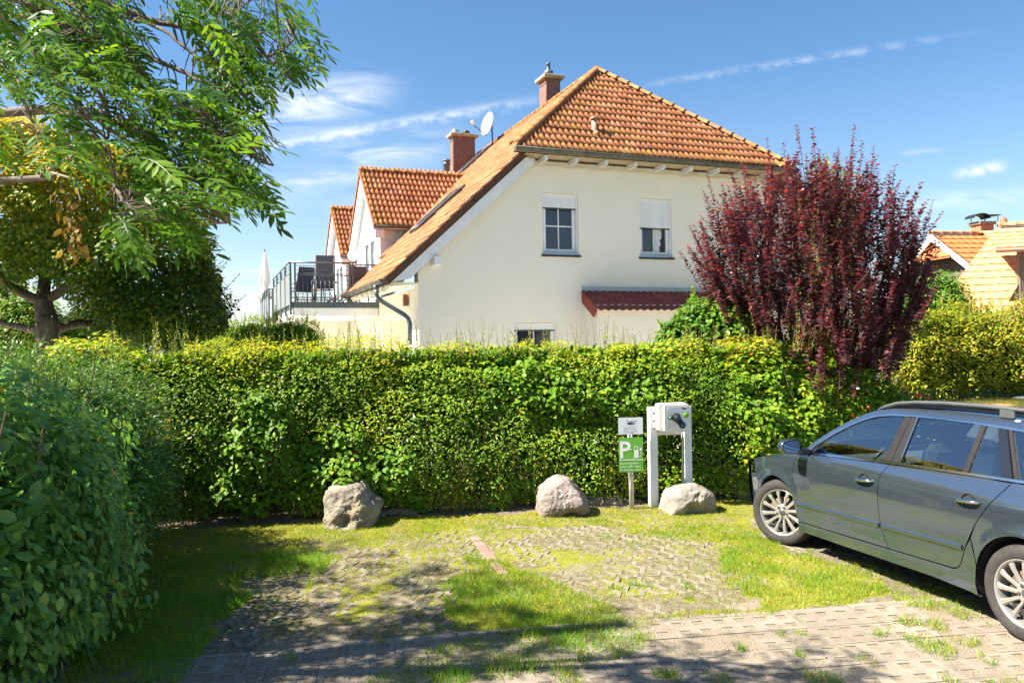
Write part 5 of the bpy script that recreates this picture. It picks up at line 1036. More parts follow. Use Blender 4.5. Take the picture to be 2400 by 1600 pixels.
def left_bush():
    b = empty('dogwood_bush', (-3.5, 4.9, 0), 0, 'tall shaded bush with large drooping ribbed leaves at the near left corner', 'bush')
    balls = [((-3.15, 4.3, .95), (.75, .9, 1.02)), ((-3.6, 5.3, .9), (.95, .9, 1.06)), ((-3.3, 3.6, .9), (.8, .8, 1.0)), ((-3.9, 6.1, .85), (.85, .7, 1.1))]
    P, out = blob_points(38000, balls, .42, .42, 3.); ok = (P[:, 2] > .03) & (P[:, 2] < 1.95); P, out = P[ok], out[ok]; n = len(P)
    out2 = unit(out+np.array([.25, -.2, .1])); Nn = unit(out2*.9+np.array([0, 0, .45])+rng.normal(0, .42, (n, 3))); T = np.array([0, 0, -.9])+out*.6+rng.normal(0, .6, (n, 3)); D = unit(T-Nn*(T*Nn).sum(1, keepdims=True)*.85)
    foliage(b, 'dog', P, D, Nn, (LL := rng.uniform(.035, .10, n)), LL*rng.uniform(.42, .56, n), 'ash', .45+.22*rng.normal(size=n)+.25*vnoise(P, 2.0, 5.), singles=300)
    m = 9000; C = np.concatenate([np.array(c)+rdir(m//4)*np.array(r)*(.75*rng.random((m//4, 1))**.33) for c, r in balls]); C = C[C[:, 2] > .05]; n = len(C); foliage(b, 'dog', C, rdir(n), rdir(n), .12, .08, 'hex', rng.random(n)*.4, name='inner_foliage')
    st = MB(); r = random.Random(4)
    for k in range(70):
        c, rr = balls[k % 4]; x, y = c[0]+r.uniform(-.25, .3), c[1]+r.uniform(-.6, .6); ex, ey = x+r.uniform(-.2, .25), y+r.uniform(-.4, .4); st.tube([(x+3.5, y-4.9, 0), ((x+ex)/2+3.5, (y+ey)/2-4.9, .8), (ex+3.5, ey-4.9, r.uniform(1.3, 1.95))], [.014, .010, .004], 6, cap=False)
    st.build('stems', M_twig, b, kind='stuff')
    s = empty('spiraea_bush', (-3.9, 7.3, 0), 0, 'fine leaved shaded bush with arching twigs between the ribbed bush and the long hedge', 'bush')
    balls = [((-3.95, 6.9, .95), (.82, .8, 1.08)), ((-3.95, 7.7, .95), (.70, .75, 1.0)), ((-4.6, 7.3, 1.0), (.9, 1.2, 1.15)), ((-4.3, 8.4, .8), (.70, .5, .95))]
    P, out = blob_points(46000, balls, .30, .20, 8.); ok = (P[:, 2] > .03); P, out = P[ok], out[ok]; n = len(P); D, Nn = dress(out, n, .1)
    foliage(s, 'spi', P, unit(D+out*.5), Nn, rng.uniform(.03, .06, n), rng.uniform(.012, .022, n), 'hex', .45+.22*rng.normal(size=n), singles=200)
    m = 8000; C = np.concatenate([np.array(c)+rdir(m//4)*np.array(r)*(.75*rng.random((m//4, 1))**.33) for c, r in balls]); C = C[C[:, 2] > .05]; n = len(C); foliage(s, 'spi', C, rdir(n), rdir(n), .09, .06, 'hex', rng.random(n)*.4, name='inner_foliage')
    st = MB(); P, D, L, W, Nn = [], [], [], [], []
    for k in range(150):
        c, rr = balls[rng.integers(4)]; d = rdir(1)[0]; d[2] = abs(d[2])*1.2+.2; d /= np.linalg.norm(d); a = np.array(c)+d*np.array(rr)*.8; t = np.array(c)+d*np.array(rr)*rng.uniform(1.05, 1.22)+np.array([.05, 0, .03]); shoot(st, P, D, L, W, Nn, a-np.array(s.location), t-np.array(s.location), .003, 12, .045, .017)
    st.build('stems', M_twig, s, kind='stuff'); P = np.array(P)+np.array(s.location); foliage(s, 'spi', P, D, np.array(Nn), np.array(L), np.array(W), 'hex', .6+.2*rng.normal(size=len(P)), name='shoot_leaves')
    fm = MB(); M_yel = mat('yellow_petal', (.75, .50, .02), 5, .6)
    for (x, y) in ((742, 1220), (756, 1215), (757, 1262), (735, 1270), (758, 1185)):
        q = at(x*.5112+8, 780+(y-940)*.523+75+.0, 7.15)
        f = MB(); c = Vector(q)-Vector(s.location)
        for k in range(5): an = 2*PI*k/5; f.add([c, c+Vector((math.cos(an-.5)*.012, -.008, math.sin(an-.5)*.012)), c+Vector((math.cos(an)*.018, -.004, math.sin(an)*.018)), c+Vector((math.cos(an+.5)*.012, -.008, math.sin(an+.5)*.012))], [(0, 1, 2, 3)])
        f.build('flower', M_yel, s, fix=False)
left_bush()
def limb(mb, pts, r0, r1, n=8):
    pts = [np.array(p, float) for p in pts]; out = []                 # Catmull-Rom through the points
    for i in range(len(pts)-1):
        a, b, c, d = pts[max(i-1, 0)], pts[i], pts[i+1], pts[min(i+2, len(pts)-1)]
        for t in np.linspace(0, 1, 7)[:-1]: out.append(.5*((2*b)+(c-a)*t+(2*a-5*b+4*c-d)*t*t+(3*b-a-3*c+d)*t**3))
    out.append(pts[-1]); out = [p+rng.normal(0, .004, 3) for p in out]; k = len(out); mb.tube([tuple(p) for p in out], [r0+(r1-r0)*i/(k-1) for i in range(k)], n); return out
def ash_tree():
    T = empty('ash_tree', (-5.6, 4.3, 0), 0, 'ash tree reaching in from the left with long feathered leaves over the parking place', 'tree'); off = np.array(T.location)
    tr = MB(); b0 = np.array([-5.6, 4.3, 0]); fork = np.array([-5.5, 4.3, 2.7])
    limb(tr, [b0-off, b0-off+[.02, 0, 1.4], fork-off, fork-off+[.1, .1, 1.2], fork-off+[-.1, .2, 2.6], fork-off+[.2, .3, 4.2]], .20, .07, 12); tr.build('trunk', M_ashb, T)
    paths = [([(-160, -160), (0, 30), (90, 130), (170, 235), (300, 330), (430, 400), (530, 440)], 4.3, 3.8, .028), ([(-320, 330), (0, 268), (160, 272), (265, 280), (340, 330), (430, 410), (520, 450)], 4.2, 3.7, .03),
             ([(168, 280), (210, 370), (260, 430), (330, 500), (430, 525), (540, 520)], 4.1, 3.5, .015), ([(-300, 450), (0, 424), (100, 405), (170, 365)], 4.2, 3.9, .024), ([(-200, -300), (150, -60), (300, 30), (450, 70), (560, 110), (640, 130), (690, 90)], 4.4, 4.0, .028),
             ([(-100, -330), (250, -160), (420, -30), (560, 60), (640, 150), (690, 195)], 4.3, 4.0, .025), ([(120, -20), (300, 110), (420, 165), (520, 220), (600, 260), (640, 330)], 4.2, 3.8, .018), ([(0, 30), (150, 60), (300, 150), (400, 260), (470, 300), (560, 350), (640, 390)], 4.2, 3.7, .018),
             ([(60, -100), (230, 20), (360, 60), (470, 140), (560, 190)], 4.3, 4.0, .016), ([(0, 150), (40, 190), (70, 270), (110, 330)], 4.1, 4.0, .011), ([(260, 285), (250, 340), (270, 400), (265, 460)], 3.9, 3.7, .009), ([(270, -120), (480, -60), (640, -40), (720, -60)], 3.8, 3.4, .016)]
    nodes = []
    for pts, y0, y1, r in paths:
        w = [at(x, y, y0+(y1-y0)*i/(len(pts)-1)) for i, (x, y) in enumerate(pts)]
        lm = MB(); out = limb(lm, [fork-off+np.array([0, 0, .2]) if (pts[0][0] < -250) else w[0]-off]+[q-off for q in w[1 if pts[0][0] < -250 else 0:]], r, .005, 8); lm.build('limb', M_ashb, T)
        nodes += [o+off for o in out[len(out)//4:]]
    # links from the fork to the limbs that start outside the frame
    for pts, y0, y1, r in paths:
        if pts[0][0] < 0 and pts[0][0] >= -250:
            w = at(*pts[0], y0); lm = MB(); limb(lm, [fork-off+[.1, .1, 1.0], (fork+w)/2-off+[0, 0, .5], w-off], r*1.5, r, 8); lm.build('limb', M_ashb, T)
    nodes = np.array(nodes)
    # compound leaves
    def comp(name, seed, lf=None):
        r = np.random.default_rng(seed); P, D, Nn, L, W = [], [], [], [], []; n = 5; ln = .26
        cur = lambda t: np.array([t*ln, .02*math.sin(t*2+seed), -.07*t*t*(1+.4*(seed % 3))])
        for k in range(n):
            t = .22+.70*k/(n-1)
            for sg in (-1, 1): P.append(cur(t)); D.append(np.array([.62, sg*.75, -.28])+r.normal(0, .10, 3)); Nn.append(np.array([.1, -sg*.25, 1])+r.normal(0, .18, 3)); s = .096*(1-.25*abs(t-.55))*r.uniform(.85, 1.1); L.append(s); W.append(s*.29)
        P.append(cur(1)); D.append(np.array([1, 0, -.35])); Nn.append(np.array([.3, 0, 1.])); L.append(.10); W.append(.034)
        return [np.array(q, float) for q in (P, D, Nn, L, W)], [cur(t) for t in np.linspace(0, 1, 5)]
    C = [comp('leaf', s) for s in range(6)]
    LM = []
    for (P, D, Nn, L, W), ra in C:
        for q in range(3):
            me = leaf_mesh('leaf', P, D, Nn, L, W, 'ash', np.clip(.2+.3*q+rng.normal(0, .06, len(P)), 0, 1)); me.materials.append(MV['ash']); bm = bmesh.new(); bm.from_mesh(me); tb = MB(); tb.tube([tuple(p) for p in ra], [.0022, .002, .0018, .0014, .001], 3, cap=False)
            vs = [bm.verts.new(v) for v in tb.v]; fs = [bm.faces.new([vs[i] for i in f]) for f in tb.f]; bm.to_mesh(me); bm.free(); LM.append(me)
    reg = [(-60, -80), (630, -80), (705, 20), (735, 110), (680, 180), (600, 205), (585, 262), (618, 300), (622, 350), (595, 385), (655, 425), (610, 480), (590, 540), (540, 580), (490, 615), (430, 560), (370, 510), (335, 540), (260, 590), (250, 520), (330, 470), (250, 440), (180, 395), (120, 360), (60, 330), (-60, 390)]
    spots = []
    tries = 0
    while len(spots) < 1020 and tries < 60000:
        tries += 1; x, y = rng.uniform(-60, 740), rng.uniform(-80, 650)
        if not inside((x, y), reg): continue
        hole = mnoise.noise((x*.008, y*.008, 3.3)); 
        if hole < -.33 or (y > 215 and y < 420 and x < 330 and rng.random() < .62) or (x < 120 and y > 60 and rng.random() < .45): continue
        dmid = 4.2-.75*(y/650); p = at(x, y, dmid+rng.normal(0, .28)); d2 = ((nodes-p)**2).sum(1); j = d2.argmin()
        spots.append((p, nodes[j]))
    for (x, y) in ((640, -30), (690, -38), (728, -44)): q = at(x, y, 3.0); spots.append((q, q+np.array([-.1, .0, .3])))
    P_, D_, N_, L_, W_, rv_ = [], [], [], [], [], []; tw = MB(); order = []
    for p, nd in spots:
        d = unit(np.array([[1.0, -.1, -.42]])+rng.normal(0, .34, (1, 3))+unit((p-nd)[None]+1e-6)*.55)[0]; up = unit(np.array([[.15, -.25, 1.]])+rng.normal(0, .28, (1, 3)))[0]
        order.append((p, nd, d, up))
    order.sort(key=lambda o: np.linalg.norm(o[0]))
    for i, (p, nd, d, up) in enumerate(order):
        s = np.cross(up, d); s /= np.linalg.norm(s); u = np.cross(d, s); sc = rng.uniform(.56, .88); st_ = p-d*.13*sc
        if np.linalg.norm(st_-nd) < .30: mid = (st_+nd)/2+np.array([0, 0, .05]); tw.tube([tuple(nd-off), tuple(mid-off), tuple(st_-off)], [.005, .004, .002], 4, cap=False)
        if i < 300:
            o = put('leaf', LM[rng.integers(len(LM))], T); M = Matrix(((*(d*sc), 0), (*(s*sc), 0), (*(u*sc), 0), (0, 0, 0, 1))).transposed(); M.translation = Vector(st_-off); o.matrix_local = M
        else:
            (P, D, Nn, L, W), ra = C[rng.integers(6)]; B = np.array([d, s, u]); P_.append(st_+P@B*sc); D_.append(D@B); N_.append(Nn@B); L_.append(L*sc); W_.append(W*sc); rv_.append(np.clip(np.full(len(P), rng.random()*.8+.1)+rng.normal(0, .05, len(P)), 0, 1))
    # crown outside the frame, it throws the shade on the ground
    for k in range(1450):
        c, rr = ((-4.8, 4.85, 4.1), (1.7, .85, .8)) if k >= 800 else [((-6.3, 4.4, 5.4), (1.9, 1.7, 1.6)), ((-5.0, 5.9, 4.6), (1.1, .9, .9)), ((-4.6, 3.3, 5.2), (1.5, 1.3, 1.2)), ((-3.4, 3.7, 5.6), (1.2, .8, .6)), ((-6.6, 6.4, 5.0), (1.2, 1.1, 1.2)), ((-4.0, 2.3, 4.9), (1.4, .8, .9))][k % 6]
        if k < 800 and (k % 6 in (2, 3, 5) or (k % 6 == 0 and k % 4)): continue
        p = np.array(c)+rdir(1)[0]*np.array(rr)*rng.random()**.4
        if p[1] > .5 and p[0]/p[1] > -.66 and (p[2]-EYE)/p[1] < .48: continue
        d = unit(np.array([[.9, -.1, -.4]])+rng.normal(0, .5, (1, 3)))[0]; up = unit(np.array([[.1, -.1, 1.]])+rng.normal(0, .3, (1, 3)))[0]; s = np.cross(up, d); s /= np.linalg.norm(s); u = np.cross(d, s); (P, D, Nn, L, W), ra = C[rng.integers(6)]; B = np.array([d, s, u]); P_.append(p+P@B*1.15); D_.append(D@B); N_.append(Nn@B); L_.append(L*1.15); W_.append(W*1.15); rv_.append(np.full(len(P), rng.random()*.8+.1))
    put('crown', leaf_mesh('crown', np.concatenate(P_)-off, np.concatenate(D_), np.concatenate(N_), np.concatenate(L_), np.concatenate(W_), 'ash', np.concatenate(rv_)), T, m=MV['ash'], kind='stuff')
    tw.build('twigs', M_ashb, T, kind='stuff')
    P, D, L, W, Nn = [], [], [], [], []
    for k in range(62):                                               # a withered bunch hanging from a broken twig
        x, y = rng.normal(155, 15), 440+170*rng.random(); x += (y-440)*.14; P.append(at(x, y, 3.9+rng.normal(0, .05))); D.append([rng.normal(.1, .6), rng.normal(0, .5), -.8]); Nn.append(rdir(1)[0]); L.append(rng.uniform(.03, .07)); W.append(rng.uniform(.012, .034))
    q = [at(110, 560, 4.15), at(165, 500, 4.1), at(190, 470, 4.1), at(175, 420, 4.2), at(120, 404, 4.4)]; wt = MB(); wt.tube([tuple(a-off) for a in q[1:]], [.004, .005, .006, .007], 5); wt.build('broken_twig', M_ashb, T)
    P = np.array(P)
    put('withered_leaves', leaf_mesh('withered_leaves', P-off, D, np.array(Nn), np.array(L), np.array(W), 'big'), T, m=MV['dead'], kind='stuff')
ash_tree()
def far_left_tree():
    b = at(112, 815, 13.); T = empty('maple_tree', (b[0], b[1], 0), 0, 'dense dark tree with a mossy forked trunk and yellow lit crown behind the left hedge', 'tree'); off = np.array(T.location); Y = 13.
    A = lambda x, y, d=0: at(x, y, Y+d)-off
    tr = MB(); limb(tr, [np.array([0, 0, -.05]), A(112, 790), A(108, 745), A(100, 700)], .21, .13, 12); limb(tr, [A(100, 705), A(60, 690), A(10, 660), A(-30, 600, -.2), A(-40, 520, -.3)], .085, .05); limb(tr, [A(98, 705), A(140, 685), A(190, 640, -.2), A(205, 600, -.3), A(260, 520, -.2)], .085, .05)
    limb(tr, [A(112, 775), A(170, 760, .4), A(240, 750, .8), A(330, 690, 1.)], .09, .04); limb(tr, [A(100, 700), A(110, 600, .4), A(120, 480, .4)], .11, .05); limb(tr, [A(110, 780), A(60, 770, .5), A(-60, 740, .8)], .08, .04); tr.build('trunk', M_bark, T)
    balls = [(at(60, 470, 13), (1.5, 1.6, 1.05)), (at(200, 520, 13.2), (1.35, 1.5, 1.15)), (at(330, 600, 13.3), (1.25, 1.4, 1.15)), (at(390, 690, 13.3), (.95, 1.1, .85)), (at(-80, 540, 13.2), (1.5, 1.6, 1.3)), (at(150, 430, 13.6), (1.3, 1.4, .75)), (at(260, 460, 14), (1.2, 1.3, .8)), (at(420, 640, 13.6), (.72, .8, .85)), (at(440, 740, 13.8), (.62, .7, .6)), (at(300, 740, 14.2), (.9, .9, .55)), (at(20, 380, 13.4), (1.3, 1.2, .8))]
    P, out = blob_points(120000, balls, .42, .30, 5.); lz = 803-(P[:, 2]-EYE)/P[:, 1]*FOC; lx = P[:, 0]/P[:, 1]*FOC+1200; ok = (lz < 668+np.clip(lx-130, 0, 200)*1.1+60*vnoise(P, 1.6, 7.)); P, out = P[ok], out[ok]; n = len(P); D, Nn = dress(out, n, .25, .7)
    up = np.clip((P[:, 2]-3.0)/2.2, 0, 1); foliage(T, 'maple', P, D, Nn, rng.uniform(.05, .095, n), rng.uniform(.045, .075, n), 'hex', .26+.16*rng.normal(size=n)+.72*up+.18*vnoise(P, 1.5, 2.), name='crown')  # more golden higher up: the sunlit crown is put into the leaf colour
    st = MB(); P, D, L, W, Nn = [], [], [], [], []
    for k in range(46): x, y = rng.uniform(400, 490), rng.uniform(540, 740); e = (x+rng.uniform(5, 50), y-rng.uniform(5, 60)); shoot(st, P, D, L, W, Nn, at(x, y, 13.3)-off, at(*e, 13.2)-off, .006, 16, .06, .04)
    for (x, y, x2, y2) in ((470, 745, 563, 640), (478, 765, 578, 690), (480, 700, 540, 600)): shoot(st, P, D, L, W, Nn, at(x, y, 13.2)-off, at(x2, y2, 13.1)-off, .008, 34, .06, .04)
    st.build('twigs', M_twig, T, kind='stuff'); foliage(T, 'maple', np.array(P)+off, D, np.array(Nn), np.array(L), np.array(W), 'hex', .55+.2*rng.normal(size=len(P)), name='shoot_leaves')
far_left_tree()
def plum_tree():
    b = at(1978, 905, 12.); T = empty('purple_plum_tree', (b[0], b[1], 0), 0, 'purple leaved plum tree of many upright dark red shoots behind the parked car', 'tree'); off = np.array(T.location)
    tips = [(1655, 400), (1690, 455), (1738, 380), (1797, 322), (1836, 335), (1868, 290), (1905, 300), (1925, 390), (2003, 292), (2022, 330), (2048, 345), (2098, 388), (2118, 450), (2135, 470), (2186, 470), (1640, 515), (1652, 545), (1636, 612), (1660, 660), (1965, 345), (1945, 420), (2060, 400), (1770, 410), (1715, 470), (1850, 380), (1890, 360), (2150, 520), (2160, 600), (2120, 560), (1985, 400), (1820, 420), (2080, 470)]
    tr = MB(); P, D, L, W, Nn, rv = [], [], [], [], [], []
    for k in range(9):
        x, y = (1862+20*k, 880) if k < 9 else (0, 0); t = (1740+55*k+rng.normal(0, 8), 640+rng.normal(0, 20)); limb(tr, [at(1978+rng.normal(0, 8), 925, 12.)-off-[0, 0, .4], at(1978+(t[0]-1978)*.25, 860, 12+rng.normal(0, .15))-off, at(1978+(t[0]-1978)*.7, 760, 12+rng.normal(0, .3))-off, at(t[0], t[1], 12+rng.normal(0, .4))-off], .05, .018, 8)
    for (x, y) in ((1855, 900), (1880, 905)): ls = MB(); limb(ls, [at(x, 950, 11.7)-off-[0, 0, 1.1], at(x-5, 860, 11.7)-off, at(x-25, 780, 11.8)-off, at(x-30, 680, 11.9)-off], .035, .015, 8); ls.build('stem', M_bark, T)
    limb(tr, [np.array([0, 0, -.9]), at(1978, 925, 12.)-off], .11, .075, 10)
    def leafy(a, t, n, big, r0):
        a, t = np.array(a), np.array(t); tr.tube([tuple(a), tuple((a+t)/2+rng.normal(0, .03, 3)), tuple(t)], [r0, r0*.7, r0*.3], 4, cap=False); ax = (t-a)/np.linalg.norm(t-a)
        for k in range(n):
            s = (k+rng.random())/n; q = a+(t-a)*s; an = 2.4*k+rng.normal(0, .4); e = np.array([math.cos(an), math.sin(an), 0]); P.append(q); D.append(e*.85+ax*.45+np.array([0, 0, -.12])+rng.normal(0, .2, 3)); Nn.append(np.array([0, 0, .7])+ax*.3-e*.25+rng.normal(0, .3, 3)); f = rng.uniform(.7, 1.2)*(1-.35*s**3); L.append(big*f); W.append(big*f*.72); rv.append(.46+.34*s**2+.2*rng.normal())
    for (x, y) in tips:
        d = 12+rng.normal(0, .25); x0 = 1925+(x-1925)*.72; y0 = y+rng.uniform(230, 300); leafy(at(x0, y0, d)-off, at(x, y, d)-off, 95, .072, .008)
    pol = [(1660, 620), (1690, 520), (1765, 455), (1850, 410), (1960, 400), (2060, 435), (2120, 500), (2162, 600), (2160, 700), (2110, 800), (2060, 870), (1960, 890), (1870, 850), (1780, 760), (1700, 730), (1660, 680)]
    k = 0
    while k < 820:
        x, y = rng.uniform(1640, 2190), 380+510*rng.random()**.8
        if not inside((x, y), pol): continue
        k += 1; d = 11.9+rng.normal(0, .75)*math.sqrt(max(.05, 1-((x-1920)/290)**2)); ln = rng.uniform(60, 150); dx = (x-1930)*.0011*ln*1.1+rng.normal(0, 24); leafy(at(x, y+ln*.5, d)-off, at(x+dx, y-ln*.5, d-.1)-off, int(ln*.42), .082, .005)
    tr.build('trunk', M_bark, T); P = np.array(P)+off
    foliage(T, 'plum', P, D, unit(np.array(Nn)), np.array(L), np.array(W), 'big', np.array(rv), singles=300, name='crown')
plum_tree()
def shrub(name, label, cat, mk, balls, n, Lr, Wr, tpl='hex', depth=.35, bump=.2, rv=.45, sp=.2, seed=1., shoots=0, sl=.3, inner=2500, stems=14, singles=0):
    c = balls[0][0]; T = empty(name, (c[0], c[1], 0), 0, label, cat); off = np.array(T.location)
    P, out = blob_points(n, balls, depth, bump, seed); P, out = P[P[:, 2] > .03], out[P[:, 2] > .03]; k = len(P); D, Nn = dress(out, k, .2, .7)
    foliage(T, mk, P, D, Nn, rng.uniform(*Lr, k), rng.uniform(*Wr, k), tpl, rv+sp*rng.normal(size=k)+.2*vnoise(P, 1.4, seed), singles=singles)
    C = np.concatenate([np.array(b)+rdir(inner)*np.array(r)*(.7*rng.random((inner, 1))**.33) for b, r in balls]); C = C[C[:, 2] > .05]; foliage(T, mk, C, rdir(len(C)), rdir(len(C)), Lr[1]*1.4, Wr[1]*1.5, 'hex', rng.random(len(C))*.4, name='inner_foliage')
    st = MB(); P, D, L, W, Nn = [], [], [], [], []
    for i in range(stems): b, r = balls[i % len(balls)]; st.tube([(b[0]-off[0]+rng.normal(0, .1), b[1]-off[1], 0), tuple(np.array(b)-off+rng.normal(0, .2, 3))], [.02, .01], 5, cap=False)
    for i in range(shoots):
        b, r = balls[rng.integers(len(balls))]; d = unit(np.array([[rng.normal(0, .6), rng.normal(0, .6), 1.]]))[0]; a = np.array(b)+d*np.array(r)*.9; shoot(st, P, D, L, W, Nn, a-off, a+d*np.array([.4, .4, 1])*sl*rng.uniform(.5, 1.4)-off, .004, 16, Lr[1]*.9, Wr[1]*.9)
    st.build('stems', M_twig, T, kind='stuff')
    if P: foliage(T, mk, np.array(P)+off, D, np.array(Nn), np.array(L), np.array(W), 'hex', rv+.15+.2*rng.normal(size=len(P)), name='shoot_leaves')
    return T
def ball(x, y, Y, *r): return (tuple(at(x, y, Y)), r)
shrub('viburnum_bush', 'broad leaved fresh green shrub rising above the hedge in front of the red canopy', 'bush', 'vib', [ball(1670, 790, 11.9, .62, .5, .62), ball(1610, 800, 11.9, .45, .45, .36), ball(1730, 800, 12, .5, .5, .5)], 7000, (.07, .12), (.04, .065), 'big', .35, .2, .55, .22, 3., 26, .22, 900, singles=120)
shrub('golden_hedge', 'tall golden yellow hedge catching the sun at the right edge behind the car', 'hedge', 'gold', [ball(2330, 850, 14., 1.1, .9, 1.05), ball(2180, 850, 14.2, .8, .8, 1.0), ball(2440, 840, 14., 1.1, .9, 1.1), ball(2250, 830, 14.4, .9, .8, .95)], 62000, (.045, .085), (.022, .04), 'hex', .3, .2, .52, .2, 6., 60, .3, 3000)
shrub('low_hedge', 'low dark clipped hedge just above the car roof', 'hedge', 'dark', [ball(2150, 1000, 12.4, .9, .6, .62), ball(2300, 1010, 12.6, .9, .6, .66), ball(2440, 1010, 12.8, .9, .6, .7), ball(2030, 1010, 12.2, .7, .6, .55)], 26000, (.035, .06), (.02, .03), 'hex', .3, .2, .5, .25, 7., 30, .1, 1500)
shrub('laurel_bush', 'small bright green bush in front of the orange tiled house', 'bush', 'vib', [ball(2200, 715, 19, .70, .7, .85), ball(2165, 750, 19, .7, .7, .7)], 9000, (.06, .10), (.035, .05), 'hex', .35, .2, .6, .2, 9., 0, .2, 4000)
shrub('birch_sapling', 'pale yellow green young tree behind the purple plum tree', 'tree', 'gold', [ball(1935, 480, 17.5, .5, .5, 1.1), ball(1975, 520, 17.5, .6, .5, 1.0), ball(1930, 600, 17.5, .8, .7, 1.8)], 9000, (.04, .07), (.03, .045), 'hex', .5, .25, .35, .2, 11., 30, .35, 500)
rose = shrub('rose_bush', 'straggling rose bush with red hips between the hedge and the car', 'bush', 'broad', [ball(1985, 960, 11.1, .55, .4, .6), ball(2060, 965, 11.3, .5, .4, .5), ball(1930, 985, 10.9, .5, .35, .5)], 9000, (.04, .07), (.025, .045), 'hex', .35, .25, .5, .25, 13., 30, .16, 900)
M_hip = mat('red_rose_hip', (.50, .035, .012), 6, .35)
for (x, y) in ((2035, 954), (2000, 976), (1998, 974), (2148, 925), (2155, 924), (2175, 931), (1962, 962)):
    q = Vector(at(x, y, 10.6))-rose.location; mb = MB(); mb.lathe([(.004, .024), (.016, .018), (.022, .0), (.015, -.018), (.004, -.024)], 10, Matrix.Rotation(rng.normal(0, .6), 3, 'X'), q); mb.build('rose_hip', M_hip, rose)
shrub('privet_bush', 'sunlit yellow green shrub seen low under the dark tree', 'bush', 'vib', [ball(40, 770, 19, 1.3, .8, .9), ball(230, 790, 19.5, 1.2, .8, .75), ball(-90, 760, 19, 1.2, .8, 1.)], 26000, (.06, .10), (.04, .06), 'hex', .35, .25, .8, .2, 17., 40, .4, 9000)
shrub('bamboo_clump', 'feathery green shrub at the end of the balconies', 'bush', 'hedge', [ball(505, 800, 17, .7, .6, .55), ball(590, 800, 16, .7, .6, .45), ball(680, 800, 14.5, .7, .5, .42)], 14000, (.04, .08), (.015, .025), 'hex', .4, .25, .5, .2, 19., 80, .25, 6000)
shrub('rear_hedge', 'tall hedge on the far side of the lane, mirrored in the car windows', 'hedge', 'broad', [((x_, -10+.4*math.sin(x_), .9), (1.6, 1.1, 1.5+.5*math.sin(x_*1.7))) for x_ in np.linspace(-9, 12, 11)], 16000, (.12, .2), (.09, .14), 'hex', .4, .3, .4, .25, 23., 0, .2, 700)
shrub('far_shrubbery', 'dim belt of bushes far beyond the left hedge', 'bush', 'dark', [((x_, 34, .9), (2.4, 1.5, 1.7)) for x_ in (-24, -20.5, -17, -13.5)], 9000, (.2, .3), (.12, .2), 'hex', .4, .3, .4, .25, 29., 0, .2, 2500)
# ================================================================== NEIGHBOURING HOUSES
def courses(parent, TL, TR, BL, BR, n, m, wav=.012, per=.3, th=.035):
    """a far roof face as overlapping rows of tiles with wavy lower edges"""
    TL, TR, BL, BR = [np.array(p, float) for p in (TL, TR, BL, BR)]; nrm = np.cross(TR-TL, BL-TL); nrm /= np.linalg.norm(nrm)
    if nrm[2] < 0: nrm = -nrm
    mb = MB(); 
    for j in range(n):
        t0, t1 = j/n, (j+1)/n; a, b, c, d = TL+(BL-TL)*t0, TR+(BR-TR)*t0, TL+(BL-TL)*t1, TR+(BR-TR)*t1; L = np.linalg.norm(d-c); k = max(4, int(L/per*4)); dn = (c-a)/np.linalg.norm(c-a); up = []; lo = []; bt = []
        for i in range(k+1):
            f = i/k; w = math.cos(f*L/per*2*PI); up.append(a+(b-a)*f+nrm*(.004+wav*.3*w)); q = c+(d-c)*f+dn*.02; lo.append(q+nrm*(th+wav*w)); bt.append(q+nrm*(-.01))
        m_ = k+1; mb.add(up+lo+bt, [(i, i+1, m_+i+1, m_+i) for i in range(k)]+[(m_+i, m_+i+1, 2*m_+i+1, 2*m_+i) for i in range(k)])
    return mb.build('roof_tiles', m, parent, kind='stuff', fix=False)
